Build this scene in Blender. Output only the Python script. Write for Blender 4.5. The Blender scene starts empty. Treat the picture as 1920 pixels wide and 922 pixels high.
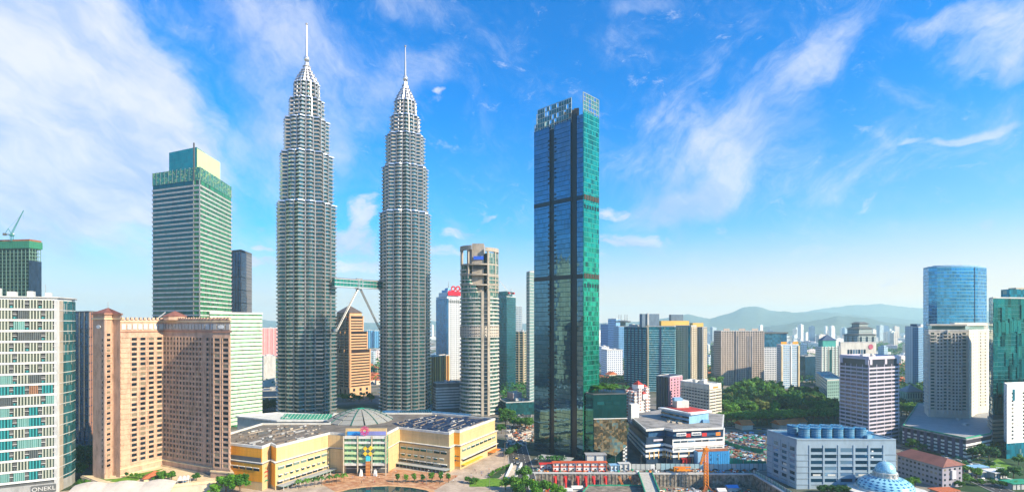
import bpy, math, random
from math import radians as R, sin, cos, pi
from mathutils import Vector, Matrix
from mathutils.geometry import tessellate_polygon

sc = bpy.context.scene
COL = sc.collection
rnd = random.Random(7)

# ------------------------------------------------------------------ camera, sky, sun, exposure
CH, HZ, FP = 108.0, 605.0, 1000.0          # eye height (m), horizon row and focal length of the photograph (px)
cam = bpy.data.objects.new('camera', bpy.data.cameras.new('camera'))
COL.objects.link(cam)
cam.location = (0, 0, CH)
cam.rotation_euler = (R(90), 0, 0)
cam.data.sensor_width = 36
cam.data.lens = 36 * FP / 1920
cam.data.shift_y = (HZ - 461) / 1920
cam.data.clip_start = 1
cam.data.clip_end = 60000
sc.camera = cam

SUN_AZ = 119.0      # degrees clockwise from +Y (straight ahead)
SUN_EL = 32.0
sun = bpy.data.objects.new('sun', bpy.data.lights.new('sun', 'SUN'))
COL.objects.link(sun)
sun.data.energy = 5.0
sun.data.angle = R(0.5)
sun.data.color = (1.0, 0.84, 0.60)
tosun = Vector((sin(R(SUN_AZ)) * cos(R(SUN_EL)), cos(R(SUN_AZ)) * cos(R(SUN_EL)), sin(R(SUN_EL))))
sun.rotation_euler = (-tosun).to_track_quat('-Z', 'Y').to_euler()
sun.location = tosun * 2000

sc.view_settings.view_transform = 'Standard'
sc.view_settings.look = 'None'
sc.view_settings.exposure = 0.90
sc.view_settings.gamma = 1
sc.view_settings.use_curve_mapping = False
sc.cycles.max_bounces = 6
sc.cycles.diffuse_bounces = 2
sc.cycles.glossy_bounces = 3
sc.cycles.transmission_bounces = 2
sc.cycles.volume_bounces = 3
sc.cycles.transparent_max_bounces = 4
sc.cycles.caustics_reflective = False
sc.cycles.caustics_refractive = False
sc.cycles.sample_clamp_indirect = 4
sc.cycles.use_denoising = True
sc.cycles.use_adaptive_sampling = True
sc.cycles.adaptive_threshold = 0.015
sc.render.use_persistent_data = False


class NT:
    """small helper for building node trees"""
    def __init__(s, tree):
        s.t = tree
        s.n = tree.nodes
        s.l = tree.links
    def new(s, typ, **kw):
        n = s.n.new(typ)
        for k, v in kw.items():
            setattr(n, k, v)
        return n
    def put(s, inp, v):
        if hasattr(v, 'is_output') or isinstance(v, bpy.types.NodeSocket):
            s.l.new(v, inp)
        elif v is not None:
            if isinstance(v, (tuple, list)) and len(v) == 3 and inp.type == 'RGBA':
                v = (*v, 1)
            inp.default_value = v
    def m(s, op, a, b=None, c=None, clamp=False):
        n = s.new('ShaderNodeMath', operation=op, use_clamp=clamp)
        s.put(n.inputs[0], a)
        if b is not None: s.put(n.inputs[1], b)
        if c is not None: s.put(n.inputs[2], c)
        return n.outputs[0]
    def v(s, op, a, b=None, scale=None):
        n = s.new('ShaderNodeVectorMath', operation=op)
        s.put(n.inputs[0], a)
        if b is not None: s.put(n.inputs[1], b)
        if scale is not None: s.put(n.inputs['Scale'], scale)
        return n.outputs['Value'] if op in ('DOT_PRODUCT', 'LENGTH') else n.outputs[0]
    def mix(s, f, a, b, blend='MIX', clamp=False):
        n = s.new('ShaderNodeMix', data_type='RGBA', blend_type=blend)
        n.clamp_factor = True
        s.put(n.inputs[0], f); s.put(n.inputs[6], a); s.put(n.inputs[7], b)
        return n.outputs[2]
    def xyz(s, vec):
        n = s.new('ShaderNodeSeparateXYZ'); s.put(n.inputs[0], vec)
        return n.outputs[0], n.outputs[1], n.outputs[2]
    def cxyz(s, x, y, z):
        n = s.new('ShaderNodeCombineXYZ')
        s.put(n.inputs[0], x); s.put(n.inputs[1], y); s.put(n.inputs[2], z)
        return n.outputs[0]
    def noise(s, vec, scale, detail=4, rough=.55, dist=0.0, out=0):
        n = s.new('ShaderNodeTexNoise')
        s.put(n.inputs['Vector'], vec); n.inputs['Scale'].default_value = scale
        n.inputs['Detail'].default_value = detail; n.inputs['Roughness'].default_value = rough
        n.inputs['Distortion'].default_value = dist
        return n.outputs[out]
    def ramp(s, f, stops, interp='LINEAR'):
        n = s.new('ShaderNodeValToRGB'); s.put(n.inputs[0], f)
        cr = n.color_ramp; cr.interpolation = interp
        while len(cr.elements) < len(stops): cr.elements.new(0.5)
        for e, (p, c) in zip(cr.elements, stops):
            e.position = p; e.color = (*c, 1) if len(c) == 3 else c
        return n.outputs[0]
    def step(s, x, a, b):
        n = s.new('ShaderNodeMapRange', interpolation_type='SMOOTHSTEP')
        s.put(n.inputs[0], x); s.put(n.inputs[1], a); s.put(n.inputs[2], b)
        return n.outputs[0]


# ---- world: physical sky, higher clouds on it
world = bpy.data.worlds.new('World')
sc.world = world
world.use_nodes = True
w = NT(world.node_tree)
w.n.clear()
sky = w.new('ShaderNodeTexSky', sky_type='NISHITA')
sky.sun_disc = False
sky.sun_elevation = R(SUN_EL)
sky.sun_rotation = R(SUN_AZ)
sky.altitude = 100
sky.air_density = 1.0
sky.dust_density = 0.7
sky.ozone_density = 3.0
gen = w.new('ShaderNodeTexCoord').outputs['Generated']
dx, dy, dz = w.xyz(gen)
az = w.m('ARCTAN2', dx, dy)
el = w.m('ARCSINE', dz)
SKY_SAT, SKY_VAL = 1.15, 1.0
hs = w.new('ShaderNodeHueSaturation')
hs.inputs['Saturation'].default_value = SKY_SAT
hs.inputs['Value'].default_value = SKY_VAL
w.l.new(sky.outputs[0], hs.inputs['Color'])
skyc = w.mix(1.0, hs.outputs[0], (.0, 1.48, 2.4), 'MULTIPLY')

def azel(px, py):
    a = math.atan2(px - 960, FP)
    return a, math.atan2((HZ - py) * cos(a), FP)

p2 = w.cxyz(az, el, 0.0)
def warped(src, sc_, amp, det=3):
    n_ = w.noise(src, sc_, det, .6, out=1)
    return w.v('ADD', src, w.v('SCALE', w.v('SUBTRACT', n_, (.5, .5, .5)), scale=amp))
pw = warped(p2, 2.6, .16, 4)
pw = warped(pw, 11, .035, 4)

def blob(px, py, rx, ry, ang, src=None):
    """soft elliptic patch of sky at a direction"""
    a0, e0 = azel(px, py)
    q = w.v('SUBTRACT', src or pw, (a0, e0, 0))
    ca, sa = cos(R(ang)), sin(R(ang))
    u = w.v('DOT_PRODUCT', q, (ca / rx, sa / rx, 0))
    v = w.v('DOT_PRODUCT', q, (-sa / ry, ca / ry, 0))
    r2 = w.m('ADD', w.m('MULTIPLY', u, u), w.m('MULTIPLY', v, v))
    return w.m('SUBTRACT', 1.0, w.step(w.m('SQRT', r2), 0.25, 1.0))

def total(lst):
    t = None
    for (wt, b) in lst:
        b = w.m('MULTIPLY', b, wt)
        t = b if t is None else w.m('ADD', t, b)
    return t

def stretched(ang, sx, sy, off=0.0):
    ca, sa = cos(R(ang)), sin(R(ang))
    u = w.v('DOT_PRODUCT', pw, (ca * sx, sa * sx, 0))
    v = w.v('DOT_PRODUCT', pw, (-sa * sy, ca * sy, 0))
    return w.cxyz(w.m('ADD', u, off), v, 0.0)

# thick bank on the left
cov1 = total([(1.15, blob(60, 200, .36, .28, -35)), (.95, blob(250, 240, .23, .14, -48)), (.9, blob(10, 90, .3, .22, -35)),
              (.6, blob(130, 330, .34, .15, 0)), (.3, blob(330, 380, .16, .08, -10))])
n1 = w.noise(pw, 5.0, 12, .68)
n1b = w.noise(stretched(-28, 3.2, 8.5, 5.0), 1.5, 10, .66)
d1 = w.m('MULTIPLY', w.step(w.m('ADD', cov1, w.m('ADD', w.m('MULTIPLY', w.m('SUBTRACT', n1, .5), 2.2), w.m('MULTIPLY', w.m('SUBTRACT', n1b, .5), 2.4))), .05, 1.5), .92)
# thin wisps
cov2 = total([(.95, blob(560, 150, .25, .13, -35)), (.7, blob(780, 150, .12, .06, 20)), (.6, blob(780, 15, .14, .04, -5)),
              (.65, blob(500, 300, .20, .09, 0)), (.55, blob(1190, 8, .07, .02, 0)),
              (.5, blob(460, 420, .2, .09, 0)), (.3, blob(960, 440, .25, .05, 0))])
n2 = w.m('ADD', w.m('MULTIPLY', w.noise(stretched(-38, 4, 8), 1.3, 12, .7), .65), w.m('MULTIPLY', w.noise(pw, 14, 8, .65), .35))
d2 = w.m('MULTIPLY', w.step(w.m('ADD', cov2, w.m('MULTIPLY', w.m('SUBTRACT', n2, .5), 3.8)), -.05, 1.55), .70)
# diagonal streaks on the right
cov3 = total([(.72, blob(1440, 215, .21, .085, 42)), (.75, blob(1290, 290, .2, .15, 20)), (.85, blob(1540, 110, .09, .045, 40)),
              (.9, blob(1270, 375, .18, .045, 10)), (1.2, blob(1880, 60, .11, .05, 25)), (1.0, blob(1900, 115, .05, .03, 20)), (.8, blob(1810, 15, .12, .03, 10)),
              (.95, blob(1790, 258, .06, .010, 5)), (.7, blob(1700, 273, .02, .006, 10)), (.45, blob(1600, 300, .3, .1, 5)), (.4, blob(1380, 95, .05, .02, 10)),
              (.5, blob(1510, 462, .1, .015, 3))])
n3 = w.m('ADD', w.m('MULTIPLY', w.noise(stretched(36, 5, 15, 3.3), 1.2, 12, .7), .65), w.m('MULTIPLY', w.noise(pw, 16, 8, .65), .35))
d3 = w.m('MULTIPLY', w.step(w.m('ADD', cov3, w.m('MULTIPLY', w.m('SUBTRACT', n3, .5), 4.2)), .1, 1.75), .74)
# small cumulus between and beside the towers
cov4 = total([(1.0, blob(680, 445, .065, .035, -15)), (1.0, blob(700, 400, .035, .04, 40)), (1.0, blob(840, 433, .04, .016, 15)),
              (.9, blob(700, 495, .13, .022, 0)), (.8, blob(900, 397, .03, .012, 10)), (.95, blob(810, 470, .07, .018, 0)), (.8, blob(500, 492, .10, .018, 0)),
              (.7, blob(820, 520, .04, .01, 0)), (.6, blob(500, 460, .03, .01, 0)), (.9, blob(815, 188, .016, .008, 0)), (.8, blob(1362, 527, .018, .006, 0)), (.8, blob(1170, 440, .08, .022, 0)), (.7, blob(1150, 380, .06, .018, 0))])
n4 = w.noise(w.v('MULTIPLY', pw, (1, 1.8, 1)), 20, 10, .7)
d4 = w.m('MULTIPLY', w.step(w.m('ADD', cov4, w.m('MULTIPLY', w.m('SUBTRACT', n4, .5), 3.0)), .15, 1.1), .88)
dens = w.m('MAXIMUM', w.m('MAXIMUM', d1, d2), w.m('MAXIMUM', d3, d4))
dens = w.m('MULTIPLY', dens, w.step(dz, 0.0, .05), clamp=True)
# horizon veil: thin high haze lit by the low sun, stronger towards the sun's side
veil = w.m('POWER', w.m('SUBTRACT', 1.0, w.m('DIVIDE', w.m('MAXIMUM', dz, 0.0), 0.40, clamp=True), clamp=True), 2.0)
side = w.step(w.v('DOT_PRODUCT', gen, (tosun.x, tosun.y, 0)), -0.9, 0.95)
veilc = w.mix(side, (3.4, 5.6, 7.2), (8.8, 8.2, 6.8))
shade = w.step(w.noise(stretched(-25, 3, 7, 1.0), 1.6, 10, .62), .33, .66)
cloudc = w.mix(shade, (4.3, 5.7, 9.0), (8.2, 8.4, 9.2))
veils = w.m('MULTIPLY', veil, w.m('ADD', 0.62, w.m('MULTIPLY', side, .38)), clamp=True)
c1 = w.mix(veils, skyc, veilc)
low = w.m('POWER', w.m('SUBTRACT', 1.0, w.m('DIVIDE', w.m('MAXIMUM', dz, 0.0), 0.17, clamp=True), clamp=True), 1.3)
c1 = w.mix(w.m('MULTIPLY', low, .85), c1, w.mix(side, (10.6, 7.2, 5.2), (15.0, 9.6, 5.6)))
c2 = w.mix(dens, c1, cloudc)
bg = w.new('ShaderNodeBackground')
w.l.new(c2, bg.inputs[0])
bg.inputs[1].default_value = 0.062
wo = w.new('ShaderNodeOutputWorld')
w.l.new(bg.outputs[0], wo.inputs[0])
world.cycles.sampling_method = 'MANUAL'
world.cycles.sample_map_resolution = 512

# ------------------------------------------------------------------ materials
MATS = {}
def _mat(name):
    m = bpy.data.materials.new(name)
    m.use_nodes = True
    t = NT(m.node_tree); t.n.clear()
    b = t.new('ShaderNodeBsdfPrincipled')
    o = t.new('ShaderNodeOutputMaterial')
    t.l.new(b.outputs[0], o.inputs[0])
    MATS[name] = m
    return m, t, b

def mat(name, col, rough=.75, metal=0.0, var=.22, scale=.25, spec=.35, streak=True):
    """plain painted/stone/metal surface with uneven dirt, rain streaks and small grain"""
    if name in MATS: return MATS[name]
    m, t, b = _mat(name)
    P = t.new('ShaderNodeNewGeometry').outputs['Position']
    n1 = t.noise(t.v('MULTIPLY', P, (1, 1, .35)) if streak else P, scale, 6, .65)
    n2 = t.noise(P, scale * 9, 2, .5)
    f = t.m('ADD', t.m('MULTIPLY', n1, .75), t.m('MULTIPLY', n2, .25))
    lo = tuple(c * (1 - var * 1.5) for c in col); hi = tuple(min(1, c * (1 + var * .8)) for c in col)
    c = t.ramp(f, [(.3, lo), (.5, col), (.7, hi)])
    t.put(b.inputs['Base Color'], c)
    b.inputs['Roughness'].default_value = rough
    b.inputs['Metallic'].default_value = metal
    b.inputs['Specular IOR Level'].default_value = spec
    return m

def wall_uv(t):
    g = t.new('ShaderNodeNewGeometry')
    P, N = g.outputs['Position'], g.outputs['True Normal']
    T = t.v('NORMALIZE', t.v('CROSS_PRODUCT', (0, 0, 1), N))
    u = t.v('DOT_PRODUCT', P, T)
    z = t.xyz(P)[2]
    return P, N, T, u, z

def glass(name, col, cell=(1.5, 3.8), lines=(.03, .06), rough=.06, metal=.75, tilt=.02, var=.35, line_col=None, blank=.0, blank_col=(.5, .5, .45), spandrel=0.0, sp_col=(.1, .1, .1)):
    """curtain wall: each pane reflects at its own slight angle and has its own tint"""
    if name in MATS: return MATS[name]
    m, t, b = _mat(name)
    P, N, T, u, z = wall_uv(t)
    cu = t.m('DIVIDE', u, cell[0]); cz = t.m('DIVIDE', z, cell[1])
    iu = t.m('FLOOR', cu); iz = t.m('FLOOR', cz)
    fu = t.m('FRACT', cu); fz = t.m('FRACT', cz)
    wn = t.new('ShaderNodeTexWhiteNoise', noise_dimensions='3D')
    t.put(wn.inputs['Vector'], t.cxyz(iu, iz, t.m('FLOOR', t.v('DOT_PRODUCT', N, (3.1, 5.7, 0)))))
    val, wc = wn.outputs[0], wn.outputs[1]
    big = t.noise(P, .03, 3, .5)
    k = t.m('ADD', t.m('MULTIPLY', t.m('SUBTRACT', val, .5), var), t.m('ADD', .75, t.m('MULTIPLY', big, .5)))
    c = t.mix(1.0, col, t.cxyz(k, k, k), 'MULTIPLY')
    if blank > 0:
        bl = t.m('LESS_THAN', t.m('FRACT', t.m('MULTIPLY', val, 7.31)), blank)
        c = t.mix(bl, c, blank_col)
    ln = t.m('MAXIMUM', t.m('LESS_THAN', fu, lines[0]), t.m('LESS_THAN', fz, lines[1]))
    mt = metal
    if spandrel > 0:
        s_ = t.m('LESS_THAN', fz, spandrel)
        c = t.mix(s_, c, sp_col)
        mt = t.m('MULTIPLY', metal, t.m('SUBTRACT', 1.0, t.m('MULTIPLY', s_, .6)))
    c = t.mix(ln, c, line_col or tuple(x * .35 for x in col))
    t.put(b.inputs['Base Color'], c)
    t.put(b.inputs['Metallic'], mt)
    t.put(b.inputs['Roughness'], t.m('ADD', rough, t.m('MULTIPLY', ln, .4)))
    tn = t.v('SCALE', t.v('SUBTRACT', wc, (.5, .5, .5)), scale=tilt)
    wob = t.v('SCALE', t.v('SUBTRACT', t.noise(P, .55, 2, .5, out=1), (.5, .5, .5)), scale=tilt * 1.6)
    t.put(b.inputs['Normal'], t.v('NORMALIZE', t.v('ADD', N, t.v('ADD', tn, wob))))
    return m

def pane(name, col=(.03, .045, .05), lit=(.32, .3, .25), p_lit=.2, rough=.1, metal=.25):
    """single windows: every pane has its own curtain or dark room behind it"""
    if name in MATS: return MATS[name]
    m, t, b = _mat(name)
    oi = t.new('ShaderNodeObjectInfo').outputs['Random']
    g = t.new('ShaderNodeNewGeometry')
    r = t.m('FRACT', t.m('MULTIPLY', t.m('ADD', oi, g.outputs['Random Per Island']), 17.3))
    k = t.m('ADD', .6, t.m('MULTIPLY', t.m('FRACT', t.m('MULTIPLY', r, 5.1)), .9))
    c = t.mix(t.m('GREATER_THAN', r, 1 - p_lit), t.mix(1.0, col, t.cxyz(k, k, k), 'MULTIPLY'), lit)  # paler share: curtains, and room light put into the base colour
    t.put(b.inputs['Base Color'], c)
    b.inputs['Metallic'].default_value = metal
    b.inputs['Roughness'].default_value = rough
    return m

def facade(name, wall, win, pw_=3.2, ph=3.3, fw=.6, fh=.55, rough=.7, metal=.3, var=.25, off=0.0, band=0.0, band_col=(.5, .5, .5)):
    """far facades whose single windows are smaller than a pixel"""
    if name in MATS: return MATS[name]
    m, t, b = _mat(name)
    P, N, T, u, z = wall_uv(t)
    cu = t.m('DIVIDE', t.m('ADD', u, off), pw_); cz = t.m('DIVIDE', z, ph)
    fu = t.m('FRACT', cu); fz = t.m('FRACT', cz)
    wn = t.new('ShaderNodeTexWhiteNoise', noise_dimensions='2D')
    t.put(wn.inputs['Vector'], t.cxyz(t.m('FLOOR', cu), t.m('FLOOR', cz), 0))
    side_ = t.m('LESS_THAN', t.m('ABSOLUTE', t.xyz(N)[2]), .5)
    wmask = t.m('MULTIPLY', t.m('MULTIPLY', t.m('LESS_THAN', fu, fw), t.m('LESS_THAN', fz, fh)), side_)
    k = t.m('ADD', .6, t.m('MULTIPLY', wn.outputs[0], .9))
    wc = t.mix(1.0, win, t.cxyz(k, k, k), 'MULTIPLY')
    n = t.m('ADD', 1 - var / 2, t.m('MULTIPLY', t.noise(P, .05, 4, .6), var))
    wl = t.mix(1.0, wall, t.cxyz(n, n, n), 'MULTIPLY')
    if band > 0:
        wl = t.mix(t.m('LESS_THAN', t.m('FRACT', t.m('DIVIDE', u, band)), .25), wl, band_col)
    t.put(b.inputs['Base Color'], t.mix(wmask, wl, wc))
    t.put(b.inputs['Metallic'], t.m('MULTIPLY', wmask, metal))
    t.put(b.inputs['Roughness'], t.m('SUBTRACT', rough, t.m('MULTIPLY', wmask, rough - .15)))
    return m

def leafmat(name, c1, c2, c3):
    m, t, b = _mat(name)
    g = t.new('ShaderNodeNewGeometry')
    oi = t.new('ShaderNodeObjectInfo').outputs['Random']
    f = t.m('ADD', t.m('MULTIPLY', g.outputs['Random Per Island'], .45), t.m('ADD', t.m('MULTIPLY', t.noise(g.outputs['Position'], .35, 3, .6), .55), t.m('MULTIPLY', t.m('SUBTRACT', oi, .5), .4)))
    t.put(b.inputs['Base Color'], t.ramp(f, [(.2, c1), (.5, c2), (.85, c3)]))
    b.inputs['Roughness'].default_value = .6
    b.inputs['Specular IOR Level'].default_value = .25
    tr = t.new('ShaderNodeBsdfTranslucent'); t.put(tr.inputs[0], c3)
    ms = t.new('ShaderNodeMixShader'); ms.inputs[0].default_value = .22
    t.l.new(b.outputs[0], ms.inputs[1]); t.l.new(tr.outputs[0], ms.inputs[2])
    t.l.new(ms.outputs[0], t.n['Material Output'].inputs[0])
    return m

# ------------------------------------------------------------------ geometry helpers
def W(px, d, z=None):
    """a direction of the photograph followed out to real distance d"""
    x = (px - 960) * d / FP
    return (x, d) if z is None else (x, d, z)
def Zh(py, d):
    return CH + (HZ - py) * d / FP

def link(name, me, parent=None, loc=(0, 0, 0), rot=0.0, scale=None):
    o = bpy.data.objects.new(name, me)
    COL.objects.link(o)
    o.location = loc
    if rot: o.rotation_euler = (0, 0, rot)
    if scale: o.scale = scale
    if parent: o.parent = parent
    return o

def tag(o, label=None, cat=None, group=None, kind=None):
    if label: o['label'] = label
    if cat: o['category'] = cat
    if group: o['group'] = group
    if kind: o['kind'] = kind
    return o

def empty(name, loc, label, cat, group=None, rot=0.0):
    o = bpy.data.objects.new(name, None)
    o.empty_display_size = 1
    COL.objects.link(o)
    o.location = loc
    o.rotation_euler = (0, 0, rot)
    return tag(o, label, cat, group)

def mesh(name, verts, faces, m):
    me = bpy.data.meshes.new(name)
    me.from_pydata([tuple(v) for v in verts], [], faces)
    me.validate(); me.update()
    for mm in (m if isinstance(m, (list, tuple)) else [m]): me.materials.append(mm)
    return me

class MB:
    """collects simple solids into one mesh"""
    def __init__(s): s.v = []; s.f = []; s.mi = []
    def add(s, vs, fs, mi=0):
        k = len(s.v); s.v += [tuple(v) for v in vs]; s.f += [tuple(i + k for i in f) for f in fs]; s.mi += [mi] * len(fs)
    def box(s, c, size, rz=0.0, mi=0):
        x, y, z = size[0] / 2, size[1] / 2, size[2]
        ca, sa = cos(rz), sin(rz)
        vs = []
        for (a, b2, h) in ((-x, -y, 0), (x, -y, 0), (x, y, 0), (-x, y, 0), (-x, -y, z), (x, -y, z), (x, y, z), (-x, y, z)):
            vs.append((c[0] + a * ca - b2 * sa, c[1] + a * sa + b2 * ca, c[2] + h))
        s.add(vs, [(3, 2, 1, 0), (4, 5, 6, 7), (0, 1, 5, 4), (1, 2, 6, 5), (2, 3, 7, 6), (3, 0, 4, 7)], mi)
    def prism(s, pts, z0, z1, mi=0):
        n = len(pts)
        vs = [(p[0], p[1], z0) for p in pts] + [(p[0], p[1], z1) for p in pts]
        fs = [(i, (i + 1) % n, (i + 1) % n + n, i + n) for i in range(n)]
        if n <= 4 or convex(pts):
            fs += [tuple(range(n - 1, -1, -1)), tuple(range(n, 2 * n))]
        else:
            tr = tessellate_polygon([[Vector((p[0], p[1], 0)) for p in pts]])
            for t_ in tr:
                a, b2, c = t_
                ar = (pts[b2][0] - pts[a][0]) * (pts[c][1] - pts[a][1]) - (pts[c][0] - pts[a][0]) * (pts[b2][1] - pts[a][1])
                if ar < 0: b2, c = c, b2
                fs += [(a + n, b2 + n, c + n), (c, b2, a)]
        s.add(vs, fs, mi)
    def loft(s, rings, mi=0, cap=True):
        n = len(rings[0]); k = len(s.v)
        vs = [p for r in rings for p in r]
        fs = []
        for j in range(len(rings) - 1):
            for i in range(n):
                fs.append((j * n + i, j * n + (i + 1) % n, (j + 1) * n + (i + 1) % n, (j + 1) * n + i))
        if cap:
            fs.append(tuple(range(n - 1, -1, -1))); fs.append(tuple(range((len(rings) - 1) * n, len(rings) * n)))
        s.add(vs, fs, mi)
    def tube(s, a, b, r0, r1=None, n=8, mi=0):
        a, b = Vector(a), Vector(b); r1 = r0 if r1 is None else r1
        d = (b - a).normalized()
        u = d.cross(Vector((0, 0, 1)));
        if u.length < .01: u = Vector((1, 0, 0))
        u.normalize(); v = d.cross(u)
        s.loft([[tuple(a + (u * cos(t) + v * sin(t)) * r0) for t in [2 * pi * i / n for i in range(n)]][::-1],
                [tuple(b + (u * cos(t) + v * sin(t)) * r1) for t in [2 * pi * i / n for i in range(n)]][::-1]], mi)
    def lathe(s, c, prof, n=24, mi=0):
        s.loft([[(c[0] + r * cos(2 * pi * i / n), c[1] + r * sin(2 * pi * i / n), c[2] + z) for i in range(n)] for (r, z) in prof], mi)
    def mesh(s, name, m):
        me = mesh(name, s.v, s.f, m)
        if len(me.polygons) == len(s.mi) and any(s.mi):
            me.polygons.foreach_set('material_index', s.mi)
        return me
    def build(s, name, m, parent=None, loc=(0, 0, 0), rot=0.0):
        """vertices are world coordinates when a parent is given (parents are never rotated)"""
        if parent is not None:
            pl = world_loc(parent)
            s.v = [(v[0] - pl[0], v[1] - pl[1], v[2] - pl[2]) for v in s.v]
        return link(name, s.mesh(name, m), parent, loc, rot)

def world_loc(o):
    v = Vector((0, 0, 0))
    while o: v += o.location; o = o.parent
    return v

def convex(pts):
    n = len(pts)
    for i in range(n):
        a, b, c = pts[i], pts[(i + 1) % n], pts[(i + 2) % n]
        if (b[0] - a[0]) * (c[1] - b[1]) - (b[1] - a[1]) * (c[0] - b[0]) < -1e-6: return False
    return True

def offset(pts, o):
    if abs(o) < 1e-9: return list(pts)
    n = len(pts); out = []
    for i in range(n):
        p, a, b = Vector(pts[i]).to_2d() if False else Vector((pts[i][0], pts[i][1])), Vector((pts[i - 1][0], pts[i - 1][1])), Vector((pts[(i + 1) % n][0], pts[(i + 1) % n][1]))
        d1, d2 = (p - a).normalized(), (b - p).normalized()
        n1, n2 = Vector((d1.y, -d1.x)), Vector((d2.y, -d2.x))
        m_ = n1 + n2
        k = m_.length_squared
        m_ = m_ * (2 / k) if k > .3 else n1
        out.append((p.x + m_.x * o, p.y + m_.y * o))
    return out

def quad(L, C, Rr):
    """footprint from the left end, near corner and right end of the two seen faces"""
    l, c, r = W(*L), W(*C), W(*Rr)
    return [l, c, r, (l[0] + r[0] - c[0], l[1] + r[1] - c[1])]
def rect(C, xl, xr, th):
    """true rectangle: near corner C=(px,d), its left face turned back by th degrees; ends found on two sight lines"""
    cx, cy = W(*C); th = R(th)
    def hit(px, ux, uy):
        k = (px - 960) / FP
        t_ = (k * cy - cx) / (ux - k * uy)
        return (cx + t_ * ux, cy + t_ * uy)
    l = hit(xl, -cos(th), sin(th)); r = hit(xr, sin(th), cos(th))
    return [l, (cx, cy), r, (l[0] + r[0] - cx, l[1] + r[1] - cy)]
def front(L, Rr, depth):
    """footprint from one seen face and a depth behind it"""
    l, r = Vector(W(*L)), Vector(W(*Rr))
    d = (r - l).normalized(); n = Vector((-d.y, d.x)) * depth
    return [tuple(l), tuple(r), tuple(r + n), tuple(l + n)]

UNIT = {}
def unit(m):
    if m.name not in UNIT:
        b = MB(); b.box((0, 0, 0), (1, 1, 1)); UNIT[m.name] = b.mesh('box_' + m.name, m)
    return UNIT[m.name]

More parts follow.
